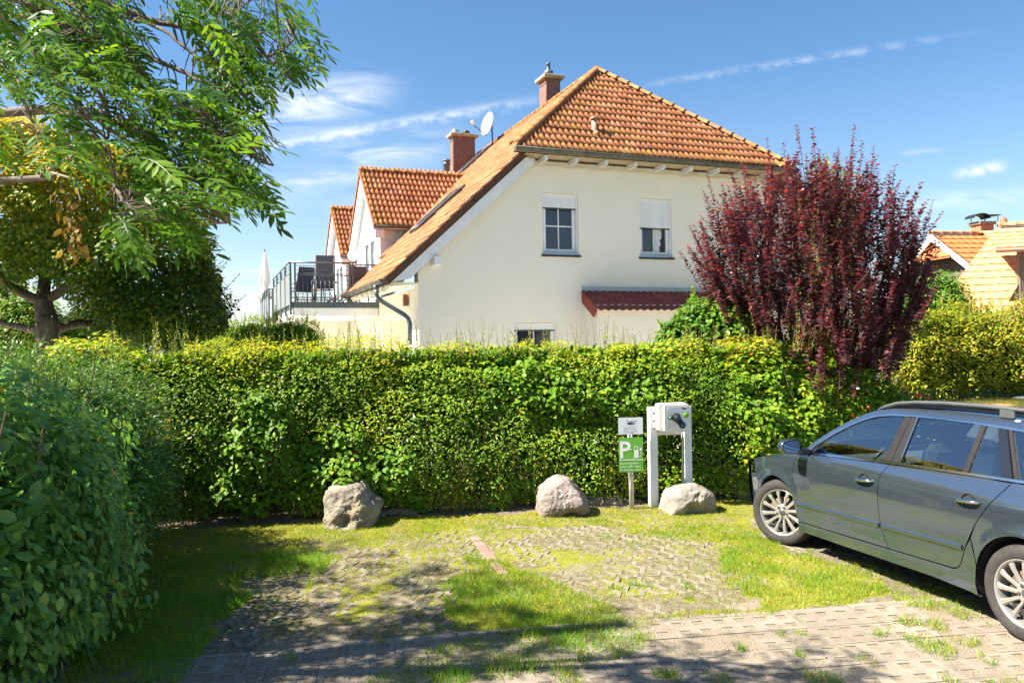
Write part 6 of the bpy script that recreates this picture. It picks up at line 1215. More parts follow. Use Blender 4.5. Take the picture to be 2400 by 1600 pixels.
def neighbours():
    M_or = mat('orange_clay_roof', [(0, (.36, .11, .030)), (1, (.50, .18, .055))], 3, .75, coord='World', rnd=0, spots=[((.30, .10, .05), 2, .66, .08)])
    M_pa = mat('pale_orange_clay_roof', [(0, (.50, .27, .11)), (1, (.62, .36, .17))], 3, .75, coord='World', spots=[((.42, .20, .08), 2, .66, .08)])
    M_tim = mat('grey_brown_timber', [(0, (.10, .075, .06)), (1, (.19, .15, .12))], 8, .8, aniso=(1, 1, .1))
    o = at(2183, 549, 30.); A = empty('orange_roofed_house', (o[0], o[1], 0), R(8), 'far house with a bright orange tiled roof and small capped chimney', 'house'); RZ_ = o[2]; run, rise, LN = 4.2, 2.75, 9.
    courses(A, (.0, 0, RZ_), (LN, 0, RZ_), (0, -run, RZ_-rise), (LN, -run, RZ_-rise), 13, M_or)
    courses(A, (.0, 0, RZ_), (LN, 0, RZ_), (0, run, RZ_-rise), (LN, run, RZ_-rise), 13, M_or)
    caps(A, (-.05, 0, RZ_), (LN, 0, RZ_), r=.11, step=.4, m=M_or)
    cw = MB(); x0 = .35; cw.prism([(-run+.3, 0), (run-.3, 0), (run-.3, RZ_-rise+.05), (0, RZ_-.15), (-run+.3, RZ_-rise+.05)], lambda u, v, w: (x0+w, u, v), 0, LN-.8, [[(-1.9, .9+2.0), (-.4, 2.9), (-.4, RZ_-1.9), (-1.9, RZ_-1.9)]]); cw.build('wall', M_tim, A)
    wn = MB(); wn.box((x0+.1, -1.15, (2.9+RZ_-1.9)/2), (.04, 1.5, RZ_-4.8)); wo = wn.build('window', M_pvc, A); MB().box((x0+.07, -1.15, (2.9+RZ_-1.9)/2), (.03, 1.3, RZ_-5.0)).build('pane', M_pane, wo)
    for sg in (-1, 1): b = MB(); b.prism([(0, RZ_-.02), (sg*run, RZ_-rise-.02), (sg*run, RZ_-rise-.24), (0, RZ_-.26)], lambda u, v, w: (w, u, v), -.03, .02); b.build('barge_board', M_wood, A)
    hip = MB(); hip.add([(-.12, -1.15, RZ_-.92), (-.12, 1.15, RZ_-.92), (.55, 0, RZ_+.02)], [(0, 1, 2)]); hip.add([(-.12, -1.15, RZ_-.99), (-.12, 1.15, RZ_-.99), (.55, 0, RZ_-.05)], [(0, 2, 1)]); hip.build('half_hip', M_or, A)
    br = MB()
    for k in range(10): br.box((x0-.9, -2.2+.22*k, 3.1), (.03, .05, .9))
    br.box((x0-.9, -1.2, 3.58), (.05, 2.4, .06)); br.build('balcony_railing', M_tim, A, kind='stuff')
    q = at(2302, 549, 30.6); c = empty('chimney', parent=A); iv = Matrix.Rotation(-R(8), 3, 'Z') @ Vector((q[0]-o[0], q[1]-o[1], q[2])); c.location = iv
    MB().box((0, 0, -.1), (.55, .55, .9), ch=.01).build('stack', mat('orange_brick', (.38, .16, .08), 12, .8), c); MB().box((0, 0, .40), (.68, .68, .12), ch=.01).build('cap', M_conc2, c)
    cv = MB(); n = 9; vs = [(-.30+.3*0, 0, 0)]; vs = [(.34*math.cos(PI*i/(n-1)), y, .60+.17*math.sin(PI*i/(n-1))) for y in (-.28, .28) for i in range(n)]; cv.add([(x-.18, y, z) for x, y, z in vs], [(i, i+1, n+i+1, n+i) for i in range(n-1)]); cv.add([(x-.18, y, z-.015) for x, y, z in vs], [(i, n+i, n+i+1, i+1) for i in range(n-1)]); cv.box((.42, 0, .72), (.45, .4, .03))
    for (x, y) in ((-.45, 0), (.1, 0), (.25, .15), (.55, -.15)): cv.tube([(x, y, .42), (x, y, .68)], .014, 5)
    cv.build('rain_cowl', M_blk, c)
    # nearer pale roof
    TL, BL = at(2338, 533, 25.), at(2196, 722, 22.2); e = np.array([.93, -.37, 0]); o = BL; B = empty('pale_roofed_house', (o[0], o[1], 0), 0, 'nearer house at the right edge with a pale orange roof and a dormer', 'house'); f = lambda p: np.array(p)-np.array([o[0], o[1], 0]); tr_, brr = TL+e*8, BL+e*9.5
    dn = (BL-TL); BL2, BR2 = BL+dn*.25, brr+dn*.25
    courses(B, f(TL), f(tr_), f(BL2), f(BR2), 15, M_pa, .010, .28); caps(B, f(TL), f(tr_), r=.14, step=.42, m=M_pa)
    w = MB(); w.prism([(0, 0), (8.5, 0), (8.5, BL2[2]), (0, BL2[2])], lambda u, v, q: tuple(f(BL+e*(u+.4)+np.array([e[1], -e[0], 0])*(-.5-q))[:2])+(v,), 0, .3); w.build('wall', M_rend, B)
    bk = MB(); hb = np.array([.25, 3.2, 0]); p = [f(TL), f(tr_), f(tr_+hb*1.2-np.array([0, 0, 3.2])), f(TL+hb-np.array([0, 0, 3.2]))]; bk.add(p, [(0, 1, 2, 3)]);  bk.build('far_slope', M_pa, B)
    fin = MB(); q = f(at(2352, 527, 25.2)); fin.lathe([(.0, .28), (.10, .18), (.12, .05), (.16, 0)], 8, None, tuple(q)); fin.build('finial', mat('red_clay', (.34, .09, .04), 5, .7), B)
    d = empty('dormer', parent=B); a, b2 = f(at(2393, 585, 21.6)), f(at(2393, 704, 21.6)); v = e
    pm = MB(); pm.box(tuple((a+b2)/2), (.15, .15, a[2]-b2[2]), ch=.01); pm.build('corner_post', M_tim, d)
    wl = MB(); nx = np.array([e[1], -e[0], 0]); wl.prism([(.08, b2[2]), (2.2, b2[2]), (2.2, a[2]), (.08, a[2])], lambda u, z, q: tuple((b2+v*u-nx*(.05+q))[:2])+(z,), 0, .1); wl.build('window_wall', M_tim, d); pn = MB(); pn.prism([(.2, b2[2]+.2), (1.2, b2[2]+.2), (1.2, a[2]-.1), (.2, a[2]-.1)], lambda u, z, q: tuple((b2+v*u-nx*(.03+q))[:2])+(z,), 0, .02); pn.build('pane', M_pane, d)
    ck = MB(); ck.add([b2, b2+(a-b2)*.40, f(at(2362, 707, 21.5))], [(0, 1, 2)]); ck.build('cheek', M_tim, d)
    E_ = f(at(2334, 582, 21.3)); F_ = E_+v*3.2; G_ = E_+np.array([.9, 2.2, .75]); Hh = F_+np.array([.9, 2.2, .75]); courses(d, G_, Hh, E_, F_, 5, M_pa, .01, .28); gb = MB(); gb.tube([tuple(E_-np.array([0, 0, .06])), tuple(F_-np.array([0, 0, .06]))], .06, 8); gb.build('gutter', mat('brown_gutter', (.17, .09, .065), 4, .5), d)
neighbours()
# ================================================================== THE CAR (own frame: x from nose to tail, visible side at -y)
def car():
    Fp = gnd(1852, 1282); Rp = gnd(2408, 1512); ax = (Rp-Fp)/np.linalg.norm(Rp-Fp); ca, sa = math.cos(R(1.4)), math.sin(R(1.4)); ax = np.array([ax[0]*ca-ax[1]*sa, ax[0]*sa+ax[1]*ca, 0]); nl = np.array([ax[1], -ax[0], 0]); O = Fp-ax*1.05-nl*.90+np.array([-.06, .0, 0])
    C = empty('parked_car', (O[0], O[1], 0), math.atan2(ax[1], ax[0]), 'grey metallic estate car with chrome window trim and roof rails, parked nose to the hedge', 'car')
    M_p = mat('grey_metallic_paint', [(0, (.125, .165, .222)), (1, (.138, .180, .240))], 3, .14, metal=.85, coat=1., spec=.6)
    M_ch = mat('chrome', (.62, .63, .64), 3, .12, metal=1.); M_sat = mat('satin_rail', [(0, (.17, .18, .185)), (1, (.21, .22, .225))], 5, .38, metal=.7)
    M_blkp = mat('gloss_black', (.010, .010, .012), 3, .12, spec=.6, coat=.6); M_rub = mat('tyre_rubber', [(0, (.030, .028, .027)), (1, (.055, .050, .046))], 14, .85, bump=.001, bscale=200, spec=.2)
    M_alloy = mat('silver_alloy', [(0, (.33, .32, .30)), (1, (.40, .39, .365))], 6, .32, metal=.55, spec=.5, spots=[((.36, .32, .27), 14, .66, .08)]); M_disc = mat('brake_disc', [(0, (.16, .11, .08)), (1, (.26, .20, .16))], 9, .5, metal=.5)
    M_und = mat('underbody', (.012, .012, .013), 8, .9); M_seat = mat('dark_seat_fabric', [(0, (.018, .019, .022)), (1, (.032, .033, .038))], 40, .9); M_trim = mat('grey_interior', (.07, .07, .075), 8, .8); M_beige = mat('pale_headlining', (.34, .34, .33), 6, .9)
    m = bpy.data.materials.new('tinted_car_glass'); m.use_nodes = True; nt = m.node_tree; N = nt.nodes; Lk = nt.links.new; N.clear(); out = N.new('ShaderNodeOutputMaterial'); tr = N.new('ShaderNodeBsdfTransparent'); tr.inputs[0].default_value = (.66, .76, .78, 1); gl = N.new('ShaderNodeBsdfGlossy'); gl.inputs['Roughness'].default_value = .01; gl.inputs['Color'].default_value = (.95, .97, 1, 1); fr = N.new('ShaderNodeFresnel'); fr.inputs[0].default_value = 1.55
    a = N.new('ShaderNodeMath'); a.operation = 'MULTIPLY_ADD'; a.inputs[1].default_value = 1.9; a.inputs[2].default_value = .10; Lk(fr.outputs[0], a.inputs[0]); mx = N.new('ShaderNodeMixShader'); Lk(a.outputs[0], mx.inputs[0]); Lk(tr.outputs[0], mx.inputs[1]); Lk(gl.outputs[0], mx.inputs[2]); Lk(mx.outputs[0], out.inputs[0]); M_gl = m
    ARC = [((.925, .325), .362), ((3.69, .325), .378)]
    def inset(X, Z):
        z_ = [.12, .20, .28, .34, .50, .62, .74, .84, .90, .95, 1.0, 1.08, 1.42, 1.48, 1.6]; i_ = [.085, .030, .018, .024, .012, .002, .0, .006, .016, .036, .060, .088, .222, .285, .30]
        i = np.interp(Z, z_, i_)+np.interp(X, [0, .05, .12, .22, .35, .5, .7, .95], [.52, .40, .27, .165, .085, .045, .016, 0])+np.interp(X, [3.9, 4.3, 4.6, 4.75, 4.84], [0, .02, .07, .15, .30])
        for (c, r) in ARC: d = math.hypot(X-c[0], Z-c[1])-r; i -= .018*math.exp(-(d/.05)**2) if Z > .2 else 0
        return i
    def hw(X, Z): return .900-inset(X, Z)
    def offs(poly, d):
        n = len(poly); o = []; A = sum(poly[i][0]*poly[(i+1) % n][1]-poly[(i+1) % n][0]*poly[i][1] for i in range(n)); s = 1 if A > 0 else -1
        for i in range(n):
            p, q, r = Vector(poly[i-1]), Vector(poly[i]), Vector(poly[(i+1) % n]); e1, e2 = (q-p).normalized(), (r-q).normalized(); n1, n2 = Vector((-e1.y, e1.x))*s, Vector((-e2.y, e2.x))*s; b = n1+n2; b = b.normalized() if b.length > .1 else n1; k = d/max(.35, b.dot(n1)); o.append((q.x+b.x*k, q.y+b.y*k))
        return o
    def dense(poly, st=.05):
        o = []
        for p, q in zip(poly, list(poly[1:])+[poly[0]]):
            k = max(1, int(math.hypot(q[0]-p[0], q[1]-p[1])/st))
            o += [(p[0]+(q[0]-p[0])*i/k, p[1]+(q[1]-p[1])*i/k) for i in range(k)]
        return o
    def skin(name, poly, m_, parent, sg=-1, push=0., gap=.003, holes=(), step=.05, fold=.025, name2=None):
        """body panel: an outline in side view bent onto the flank"""
        P = dense(offs(poly, gap) if gap else poly); hs = [dense(h) for h in holes]; vv, tt = cdt(P, hs, step)
        V = [(u, sg*(hw(u, v)+push), v) for u, v in vv]; e = .01; NN = []
        for u, v in vv:
            dx, dz = (hw(u+e, v)-hw(u-e, v))/(2*e), (hw(u, v+e)-hw(u, v-e))/(2*e); n_ = Vector((-dx, sg*1., -dz)).normalized(); NN.append(n_)
        F = []
        for t in tt:
            a, b, c = [Vector(V[i]) for i in t]; F.append(t if (b-a).cross(c-a).y*sg > 0 else t[::-1])
        if fold:
            for lp in [P]+hs:
                b = len(V); n = len(lp)
                for u, v in lp: V.append((u, sg*(hw(u, v)+push-.0005), v)); NN.append(Vector((0, sg*.3, -1 if v > 1 else 1)).normalized())
                for u, v in lp: V.append((u, sg*(hw(u, v)+push-fold), v)); NN.append(Vector((0, sg*.3, -1 if v > 1 else 1)).normalized())
                F += [(b+i, b+(i+1) % n, b+n+(i+1) % n, b+n+i) for i in range(n)]
        me = bpy.data.meshes.new(name); me.from_pydata(V, [], F); me.polygons.foreach_set('use_smooth', [True]*len(F)); me.update()
        me.normals_split_custom_set_from_vertices([tuple(q) for q in NN]); return put(name, me, parent, m=m_)
    def sheet(name, rows, m_, parent, close=False, flip=False):
        n = len(rows[0]); V = [tuple(p) for r in rows for p in r]; F = [(j*n+i, j*n+i+1, (j+1)*n+i+1, (j+1)*n+i) for j in range(len(rows)-1) for i in range(n-1)]
        if flip: F = [f[::-1] for f in F]
        me = bpy.data.meshes.new(name); me.from_pydata(V, [], F); me.polygons.foreach_set('use_smooth', [True]*len(F)); me.update(); return put(name, me, parent, m=m_)
    arc = lambda c, r, a0, a1, n=14: [(c[0]+r*math.cos(R(a0+(a1-a0)*k/n)), c[1]+r*math.sin(R(a0+(a1-a0)*k/n))) for k in range(n+1)]
    FA, RA = ARC
    seamA = [(1.292, .955), (1.215, .885), (1.198, .80), (1.196, .67), (1.213, .44), (1.262, .335), (1.285, .303)]
    seamB = [(2.425, 1.008), (2.362, .92), (2.348, .80), (2.35, .683), (2.37, .481), (2.41, .38), (2.445, .326)]
    seamC = [(3.555, 1.040), (3.43, .875), (3.325, .725), (3.222, .53), (3.17, .40), (3.15, .365), (3.105, .343)]
    belt = lambda x: float(np.interp(x, [1.25, 2.42, 3.56, 4.45], [.952, 1.012, 1.046, 1.075]))
    hood_e = [(1.292, .955), (1.15, .935), (1.0, .912), (.8, .875), (.6, .83), (.45, .79), (.36, .765)]
    for sg in (-1, 1):
        fender = seamA+[(1.262, .205)]+arc(*FA, -19, 180, 20)[0:17]+[(.50, .62), (.47, .64), (.37, .70), (.40, .775)]+hood_e[::-1][1:-1]
        fender = seamA+[(1.274, .215), (FA[0][0]+FA[1]*math.cos(R(-17)), .219)]+arc(*FA, -16, 150, 18)+[(.56, .60), (.505, .66), (.45, .765)]+hood_e[::-1][1:-1]
        skin('front_wing', fender, M_p, C, sg)
        bump = arc(*FA, 150, 196, 6)[::1]+[(.545, .205), (.30, .185), (.12, .195), (.03, .26), (.005, .40), (.02, .52), (.10, .60), (.25, .625), (.44, .645), (.505, .655), (.555, .595)]
        skin('front_bumper', bump, M_p, C, sg)
        hl = [(.445, .755), (.50, .66), (.25, .635), (.12, .615), (.09, .66), (.22, .73), (.36, .765)]
        h_ = skin('headlight', hl, M_ch, C, sg, push=-.012, gap=.003); skin('lens', hl, M_gl, h_, sg, push=-.001, gap=.003, fold=0)
        fd = seamA+[(1.6, .306), (2.1, .318)]+seamB[::-1]+[(1.9, belt(1.9)), (1.6, belt(1.6))]
        door1 = skin('front_door', fd, M_p, C, sg)
        rd = seamB+[(2.8, .334)]+seamC[::-1]+[(3.2, belt(3.2)), (2.8, belt(2.8))]
        door2 = skin('rear_door', rd, M_p, C, sg)
        sill = [(1.285, .301), (1.262, .206), (2.0, .212), (2.886, .222), (3.335, .20)]+arc(*RA, 200, 178, 4)+[(3.312, .43), (3.235, .53), (3.17, .398), (3.105, .340), (2.44, .323)]
        sill = [(1.287, .300), (1.262, .206), (2.0, .212), (2.886, .222), (3.336, .205)]+arc(*RA, 199, 166, 6)+[(3.27, .60), (3.222, .528), (3.17, .398), (3.148, .362), (3.105, .340), (2.445, .3235), (2.0, .313)]
        skin('sill', sill, M_p, C, sg)
        qu = [(3.557, 1.042), (3.43, .875), (3.325, .725), (3.272, .605)]+arc(*RA, 165, -20, 20)+[(4.3, .21), (4.62, .22), (4.80, .30), (4.84, .5), (4.83, .8), (4.78, 1.05), (4.45, belt(4.45)), (4.0, belt(4.0))]
        skin('rear_quarter', qu, M_p, C, sg)
        # roof side, pillars and glass
        roof_o = [(1.30, .975), (1.45, 1.095), (1.62, 1.205), (1.80, 1.303), (1.97, 1.378), (2.10, 1.420), (2.263, 1.448), (2.50, 1.462), (2.80, 1.468), (3.20, 1.464), (3.60, 1.450), (4.0, 1.425), (4.4, 1.385), (4.62, 1.345)]
        chr_o = [(1.335, .965), (1.47, 1.070), (1.64, 1.178), (1.82, 1.273), (1.98, 1.341), (2.12, 1.382), (2.28, 1.404), (2.50, 1.416), (2.80, 1.419), (3.10, 1.414), (3.40, 1.402), (3.8, 1.382), (4.2, 1.345), (4.45, 1.30)]
        chr_i = [(1.36, .962), (1.485, 1.060), (1.652, 1.166), (1.828, 1.260), (1.985, 1.327), (2.122, 1.367), (2.28, 1.389), (2.50, 1.401), (2.80, 1.404), (3.10, 1.399), (3.40, 1.387), (3.8, 1.367), (4.19, 1.331), (4.44, 1.29)]
        skin('roof_side', roof_o+[(4.70, 1.05), (4.50, 1.08), (4.46, 1.29)]+chr_o[::-1], M_p, C, sg, gap=.001)
        skin('window_trim', chr_o+chr_i[::-1], M_ch, C, sg, push=.004, gap=0, fold=.01)
        bt = [(1.30, belt(1.3)+.003)]+[(x, belt(x)+.003) for x in (1.7, 2.1, 2.5, 2.9, 3.3, 3.56, 4.0, 4.45)]
        skin('belt_trim', bt+[(x, z+.018) for x, z in bt[::-1]], M_ch, C, sg, push=.004, gap=0, fold=.012)
        up = lambda x: float(np.interp(x, [p[0] for p in chr_i], [p[1] for p in chr_i]))
        bl = lambda x: belt(x)+.021
        def band(x0b, x0t, x1b, x1t, n=6):
            lo = [(x0b+(x1b-x0b)*k/n, bl(x0b+(x1b-x0b)*k/n)) for k in range(n+1)]; hi = [(x1t+(x0t-x1t)*k/n, up(x1t+(x0t-x1t)*k/n)) for k in range(n+1)]; return lo+hi
        g1 = [(1.47, bl(1.47)), (1.9, bl(1.9)), (2.333, bl(2.333)), (2.43, up(2.43)-.004), (2.28, up(2.28)-.004), (2.122, up(2.122)-.004), (1.985, up(1.985)-.004), (1.828, up(1.828)-.004), (1.652, up(1.652)-.004), (1.53, up(1.53)-.008)]
        skin('window_pane', g1, M_gl, door1, sg, push=-.010, gap=.0, fold=0); skin('mirror_triangle', [(1.37, bl(1.37)-.002), (1.466, bl(1.466)), (1.526, up(1.526)-.006), (1.49, up(1.49)-.004)], M_blkp, door1, sg, push=-.004, gap=0)
        M_bp = mat('dull_black_pillar', [(0, (.014, .013, .014)), (1, (.022, .020, .021))], 8, .55, spec=.2)
        skin('pillar', band(2.335, 2.432, 2.427, 2.497), M_bp, door1, sg, push=-.002, gap=.001); skin('pillar', band(2.431, 2.501, 2.52, 2.565), M_bp, door2, sg, push=-.002, gap=.001)
        tr1 = band(2.52, 2.565, 2.532, 2.577); skin('window_surround', tr1, M_ch, door2, sg, push=.002, gap=0)
        skin('window_pane', band(2.532, 2.577, 3.135, 3.175), M_gl, door2, sg, push=-.010, gap=0, fold=0); skin('window_divider', band(3.137, 3.177, 3.185, 3.222), M_bp, door2, sg, push=-.001, gap=.001)
        skin('window_pane', band(3.187, 3.224, 3.462, 3.322), M_gl, door2, sg, push=-.010, gap=0, fold=0); skin('pillar', band(3.464, 3.324, 3.552, 3.402), M_blkp, door2, sg, push=-.001, gap=.001)
        skin('window_surround', band(3.566, 3.412, 3.60, 3.446), M_bp, C, sg, push=.001, gap=.001); skin('window_pane', band(3.60, 3.446, 4.40, 4.30), M_gl, C, sg, push=-.010, gap=0, fold=0)
        # protective strips along the doors
        for (dd, x0, x1) in ((door1, 1.232, 2.352), (door2, 2.388, 3.195)):
            zz = lambda x: .470+(x-1.23)*.0235; k = 20; r_ = []
            for (dz, ps) in ((.021, .0), (.017, .010), (.0, .013), (-.017, .010), (-.021, .0)): r_.append([(x0+(x1-x0)*i/k, sg*(hw(x0+(x1-x0)*i/k, zz(x0+(x1-x0)*i/k)+dz)+ps), zz(x0+(x1-x0)*i/k)+dz) for i in range(k+1)])
            sheet('protective_strip', r_, M_p, dd, flip=sg > 0)
        for (dd, xc, zc) in ((door1, 2.19, .848), (door2, 3.255, .868)):
            cup = MB(); q = Matrix(((1, 0, 0), (0, 0, sg), (0, 1, 0))); cup.lathe([(.058, .002), (.052, -.002), (.03, -.014), (.001, -.02)], 20, q, (xc-.005, sg*(hw(xc, zc)+.001), zc-.006)); cup.build('handle_recess', M_blkp, dd)
            h = MB(); pts = [(xc-.11+.22*k/8, sg*(hw(xc, zc)+.006+.034*math.sin(PI*k/8)**.5), zc+.012*(k/8-.5)) for k in range(9)]; h.tube(pts, [.006, .012, .014, .014, .014, .014, .014, .012, .006], 10); h.build('handle', M_ch, dd)
        # mirror
        mc = Vector((1.345, sg*1.035, 1.035)); mi = MB(); bm = bmesh.new(); bmesh.ops.create_icosphere(bm, subdivisions=3, radius=1)
        for v in bm.verts:
            d = v.co; e = lambda a, p: math.copysign(abs(a)**p, a); v.co = Vector((max(d.x, -1)*.085 if d.x < 0 else min(e(d.x, .8)*.07, .045), e(d.y, .75)*.108, e(d.z, .75)*.072*(1-.15*d.y*sg)))
        mi.bm(bm, None, mc, True); mo = mi.build('mirror', M_p, C)
        gl_ = MB(); P = [(u, v) for u, v in rrect(.175, .112, .045, 6)]; gl_.prism(P, lambda u, v, w: (mc.x+.0455+w, mc.y+u, mc.z+v*(1-.15*u/.1*sg)), .002, .0); gl_.build('mirror_glass', mat('mirror_surface', (.55, .58, .60), 2, .02, metal=1.), mo); rim_ = MB(); rim_.prism(rrect(.19, .127, .05, 6), lambda u, v, w: (mc.x+.0450+w, mc.y+u, mc.z+v*(1-.15*u/.1*sg)), .0, -.012); rim_.build('mirror_edge', M_blkp, mo)
        ar = MB(); ar.tube([(1.40, sg*.86, .985), (1.37, sg*.95, .982), (1.345, sg*1.0, 1.0)], [.035, .03, .03], 10); ar.build('mirror_arm', M_blkp, mo)
        # roof rail
        rr_ = MB(); ry = lambda z: sg*(.66-.0); pts = [(2.09, 1.432), (2.16, 1.468), (2.30, 1.505), (2.50, 1.527), (2.80, 1.540), (3.2, 1.543), (3.6, 1.535), (4.0, 1.512), (4.3, 1.480), (4.45, 1.445), (4.52, 1.41)]
        V = []
        for (x, z) in pts: V += [(x, sg*.640, z-.030 if z > 1.46 else z-.02), (x, sg*.662, z-.012), (x, sg*.655, z), (x, sg*.628, z+.002), (x, sg*.618, z-.016), (x, sg*.622, z-.03 if z > 1.46 else z-.02)]
        rr_.add(V, [(j*6+i, j*6+(i+1) % 6, (j+1)*6+(i+1) % 6, (j+1)*6+i) for j in range(len(pts)-1) for i in range(6)], True); rr_.box((3.36, sg*.638, 1.49), (.12, .035, .07), ch=.01); rr_.build('roof_rail', M_sat, C)
        # liners of the wheel arches
        for (c, r) in ARC:
            ln = MB(); n = 16; V = [(c[0]+(r+.005)*math.cos(R(-15+210*k/n)), y, c[1]+(r+.005)*math.sin(R(-15+210*k/n))) for y in (sg*.875, sg*.52) for k in range(n+1)]; ln.add(V, [(k, k+1, n+2+k, n+1+k) for k in range(n)]); ln.add([(c[0]+r*math.cos(t), sg*.53, c[1]+r*math.sin(t)) for t in np.linspace(0, 2*PI, 21)[:-1]], [tuple(range(20))]); ln.build('arch_liner', M_und, C, fix=False)
    # ---- surfaces across the car
    ed = lambda x: float(np.interp(x, [.36, .45, .6, .8, 1.0, 1.15, 1.292], [.765, .79, .83, .875, .912, .935, .955]))
    K = 17; ys = [-1+2*k/(K-1) for k in range(K)]
    rows = []
    for x in np.linspace(.36, 1.30, 14):
        w = hw(x, ed(x)); t = (x-.36)/.94; sweep = .33*(1-t)**1.5
        rows.append([(x-sweep*(1-abs(y)**2.2)-(.10*t*(1-y*y) if t > .7 else 0)*0, y*w, ed(x)+(.085*t+.02)*(1-abs(y)**2.6)-.012*math.exp(-((abs(y)-.62)/.06)**2)-sweep*.22*(1-abs(y)**2.2)) for y in ys])
    sheet('bonnet', rows, M_p, C)
    rows = []
    top = rows_front = [(.36-.33*(1-abs(y)**2.2), y*hw(.36, .765), .765+.02*(1-abs(y)**2.6)-.0726*(1-abs(y)**2.2)) for y in ys]
    for (dx, dz) in ((0, 0), (-.02, -.05), (-.03, -.14), (-.02, -.30), (.02, -.45), (.10, -.56)): rows.append([(p[0]+dx-(.02 if dz else 0), p[1]*(1.0 if dz else 1), p[2]+dz) for p in top])
    sheet('grille_panel', rows, M_p, C, flip=True)
    Ax = [1.30, 1.45, 1.62, 1.80, 1.97, 2.10]; Az = [.975, 1.095, 1.205, 1.303, 1.378, 1.420]; rows = []
    for x, z in zip(Ax, Az): t = (x-1.3)/.8; rows.append([(x-(.26-.10*t)*(1-y*y)+.0, y*(hw(x, z)-.004), z+.035*(1-y*y)*(.3+t)) for y in ys])
    sheet('windscreen', rows, M_gl, C)
    rx = [2.10, 2.263, 2.50, 2.80, 3.20, 3.60, 4.0, 4.4, 4.62]; rz = [1.420, 1.448, 1.462, 1.468, 1.464, 1.450, 1.425, 1.385, 1.345]; rows = []
    for x, z in zip(rx, rz):
        t = 1-min(1, (x-2.1)/.3); rows.append([(x-.16*(1-y*y)*t, y*(hw(x, z)-.002), z+.045*(1-abs(y)**2.5)) for y in ys])
    sheet('roof', rows, M_p, C)
    rows = []
    for x, z in ((2.02, 0), (2.3, 0), (2.7, 0), (3.1, 0), (3.5, 0)): z = float(np.interp(x+.08, rx, rz)); rows.append([(x, y*.50, z+.0445+.006-(.01 if x < 2.1 else 0)+.006*(1-y*y)) for y in ys])
    sheet('glass_roof', rows, M_blkp, C)
    rows = []
    for (x, z, w) in ((4.62, 1.345, 0), (4.70, 1.05, 0), (4.78, 1.04, 0), (4.83, .8, 0), (4.84, .5, 0), (4.80, .30, 0), (4.62, .22, 0)): rows.append([(x+.10*(1-y*y), y*hw(x, z), z+.03*(1-y*y)*(z > 1.2)) for y in ys])
    sheet('tailgate', rows, M_p, C)
    ub = MB(); ub.box((2.4, 0, .26), (2.3, 1.62, .12)); ub.box((2.4, 0, .40), (4.4, 1.0, .30)); ub.box((3.0, -.55, .205), (.5, .10, .06)); ub.build('underbody', M_und, C)
    # ---- interior
    it = MB(); it.box((2.6, 0, .42), (2.2, 1.5, .06)); it.box((1.55, 0, .86), (.42, 1.46, .14), ch=.05); it.box((3.95, 0, .70), (.9, 1.3, .5), ch=.03); it.build('cabin_floor', M_trim, C)
    hd = MB(); hd.box((3.0, 0, 1.40), (1.5, 1.16, .03), ch=.01); hd.build('headlining', M_beige, C)
    for (x, y) in ((2.28, -.38), (2.28, .38), (3.18, -.40), (3.18, .40)):
        s = empty('seat', parent=C); a = MB(); a.box((x-.10, y, .60), (.50, .50, .16), ch=.05); a.build('cushion', M_seat, s); b = MB(); b.box((x+.24, y, .90), (.15, .48, .58), rot=Matrix.Rotation(R(14), 3, 'Y'), ch=.05); b.build('backrest', M_seat, s); h = MB(); h.box((x+.33, y, 1.245), (.11, .27, .19), rot=Matrix.Rotation(R(10), 3, 'Y'), ch=.05); h.tube([(x+.31, y-.06, 1.12), (x+.33, y-.06, 1.2)], .008, 6); h.tube([(x+.31, y+.06, 1.12), (x+.33, y+.06, 1.2)], .008, 6); h.build('headrest', M_seat, s)
    st = MB(); q = Matrix.Rotation(R(-62), 3, 'Y'); st.tube([q @ Vector((.18*math.cos(t), .18*math.sin(t), 0))+Vector((1.86, -.38, .90)) for t in np.linspace(0, 2*PI, 25)], .016, 8, cap=False); st.tube([(1.86, -.38, .90), (1.70, -.38, .82)], .05, 10); st.build('steering_wheel', M_blk, C)
    im = MB(); im.box((1.84, 0, 1.30), (.03, .22, .06), ch=.01); im.build('inner_mirror', M_blk, C)
    # ---- wheels
    tp = [(.222, -.095), (.235, -.108), (.27, -.113), (.298, -.108), (.314, -.095), (.322, -.070), (.325, -.03), (.325, .03), (.322, .07), (.314, .095), (.298, .108), (.25, .108), (.222, .095)]
    ty = MB(); ty.lathe(tp, 56)
    for k in range(70): a = 2*PI*k/70; q = Matrix.Rotation(a, 3, 'Z'); ty.add([q @ Vector(v) for v in ((.3235, -.097, 0),)] if False else [q @ Vector((.326, -.004, z)) for z in (-.085, -.03)]+[q @ Vector((.326, .004, z+.01)) for z in (-.03, -.085)], [(0, 1, 2, 3)])
    tyre_me = ty.mesh('tyre'); tyre_me.materials.append(M_rub)
    rm = MB(); rm.lathe([(.224, -.085), (.232, -.100), (.226, -.104), (.216, -.096), (.208, -.070), (.200, -.02), (.198, .09)], 48)
    for k in range(12):                                               # slim twisted spokes
        a = 2*PI*k/12; q = Matrix.Rotation(a, 3, 'Z'); V = []
        for (r_, w, z, tw) in ((.045, .013, -.075, 0), (.075, .0145, -.078, .004), (.12, .0155, -.086, .012), (.17, .019, -.093, .020), (.205, .026, -.092, .026), (.216, .030, -.088, .027)): V += [q @ Vector((r_, tw-w, z+.012)), q @ Vector((r_, tw-w*.55, z)), q @ Vector((r_, tw+w*.55, z-.002)), q @ Vector((r_, tw+w, z+.012)), q @ Vector((r_, tw, z+.035))]
        rm.add(V, [(j*5+i, j*5+(i+1) % 5, (j+1)*5+(i+1) % 5, (j+1)*5+i) for j in range(5) for i in range(5)], False)
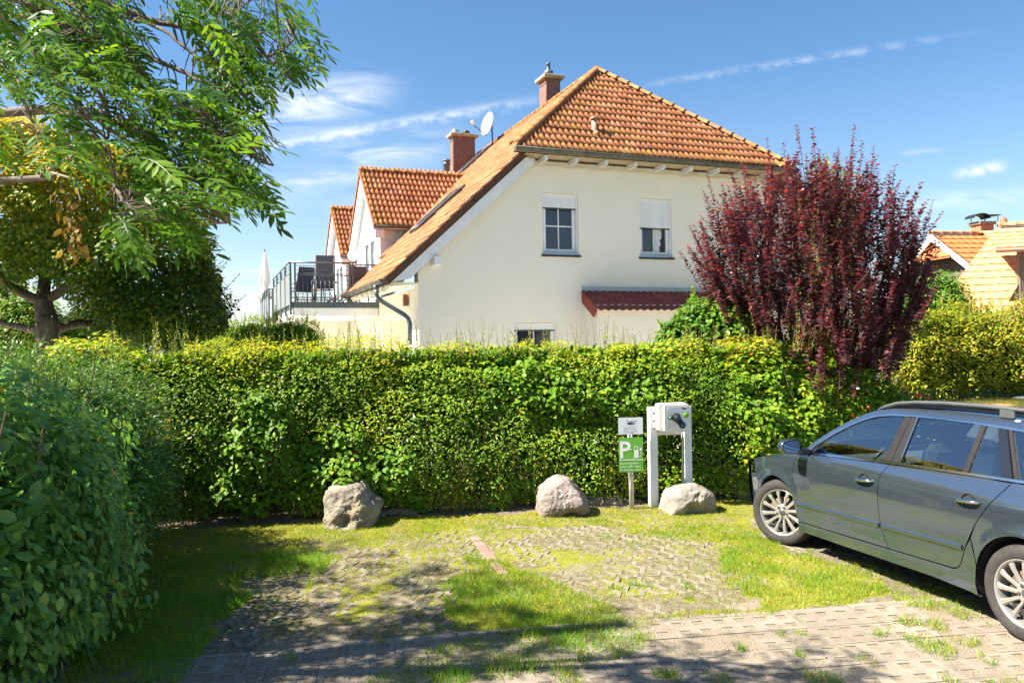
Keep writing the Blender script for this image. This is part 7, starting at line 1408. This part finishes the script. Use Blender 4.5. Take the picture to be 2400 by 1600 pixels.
    rm.lathe([(.0, -.070), (.035, -.074), (.062, -.080), (.076, -.074), (.080, -.05)], 30); rim_me = rm.mesh('rim'); rim_me.materials.append(M_alloy)
    bm = bmesh.new(); bm.from_mesh(rim_me); bmesh.ops.recalc_face_normals(bm, faces=bm.faces[:]); bm.to_mesh(rim_me); bm.free()
    bo = MB(); bo.lathe([(.013, -.079), (.012, -.0825), (.008, -.083), (.006, -.079), (0, -.079)], 10, None, (.056, 0, 0)); bo_me = bo.mesh('wheel_bolt'); bo_me.materials.append(M_und)
    hc = MB(); hc.lathe([(.030, -.079), (.030, -.085), (.026, -.087), (0, -.0875)], 24); hc_me = hc.mesh('hub_cap'); hc_me.materials.append(M_sat)
    em = MB(); em.lathe([(.019, -.0885), (.022, -.0885)], 24); em.add([(-.012, .004, -.0886), (.0, -.012, -.0886), (.012, .0, -.0886), (.004, .012, -.0886), (.0, .002, -.0886)], [(0, 1, 4), (1, 2, 4), (2, 3, 4)]); em_me = em.mesh('emblem'); em_me.materials.append(M_blk)
    di = MB(); di.lathe([(.06, -.045), (.15, -.045), (.15, -.02), (.06, -.02)], 32); di_me = di.mesh('brake_disc'); di_me.materials.append(M_disc); bk = MB(); bk.box((.0, .14, -.03), (.14, .06, .09), ch=.015); bk_me = bk.mesh('brake_caliper'); bk_me.materials.append(M_und)
    for (x, y, stv) in ((FA[0][0], -.785, R(25)), (FA[0][0], .785, R(25)), (RA[0][0], -.79, 0), (RA[0][0], .79, 0)):
        w = empty('wheel', (x, y, .325), stv, parent=C); fl_ = 0 if y < 0 else PI
        B = Matrix.Rotation(fl_, 4, 'Z') @ Matrix.Rotation(-PI/2, 4, 'X'); spin = Matrix.Rotation(R(13 if x < 2 else 22), 4, 'Z')
        for me in (tyre_me, rim_me, hc_me, em_me, di_me, bk_me): o = put(me.name, me, w); o.matrix_local = B @ spin
        for k in range(5): o = put('wheel_bolt', bo_me, w); o.matrix_local = B @ spin @ Matrix.Rotation(2*PI*k/5, 4, 'Z')
car()
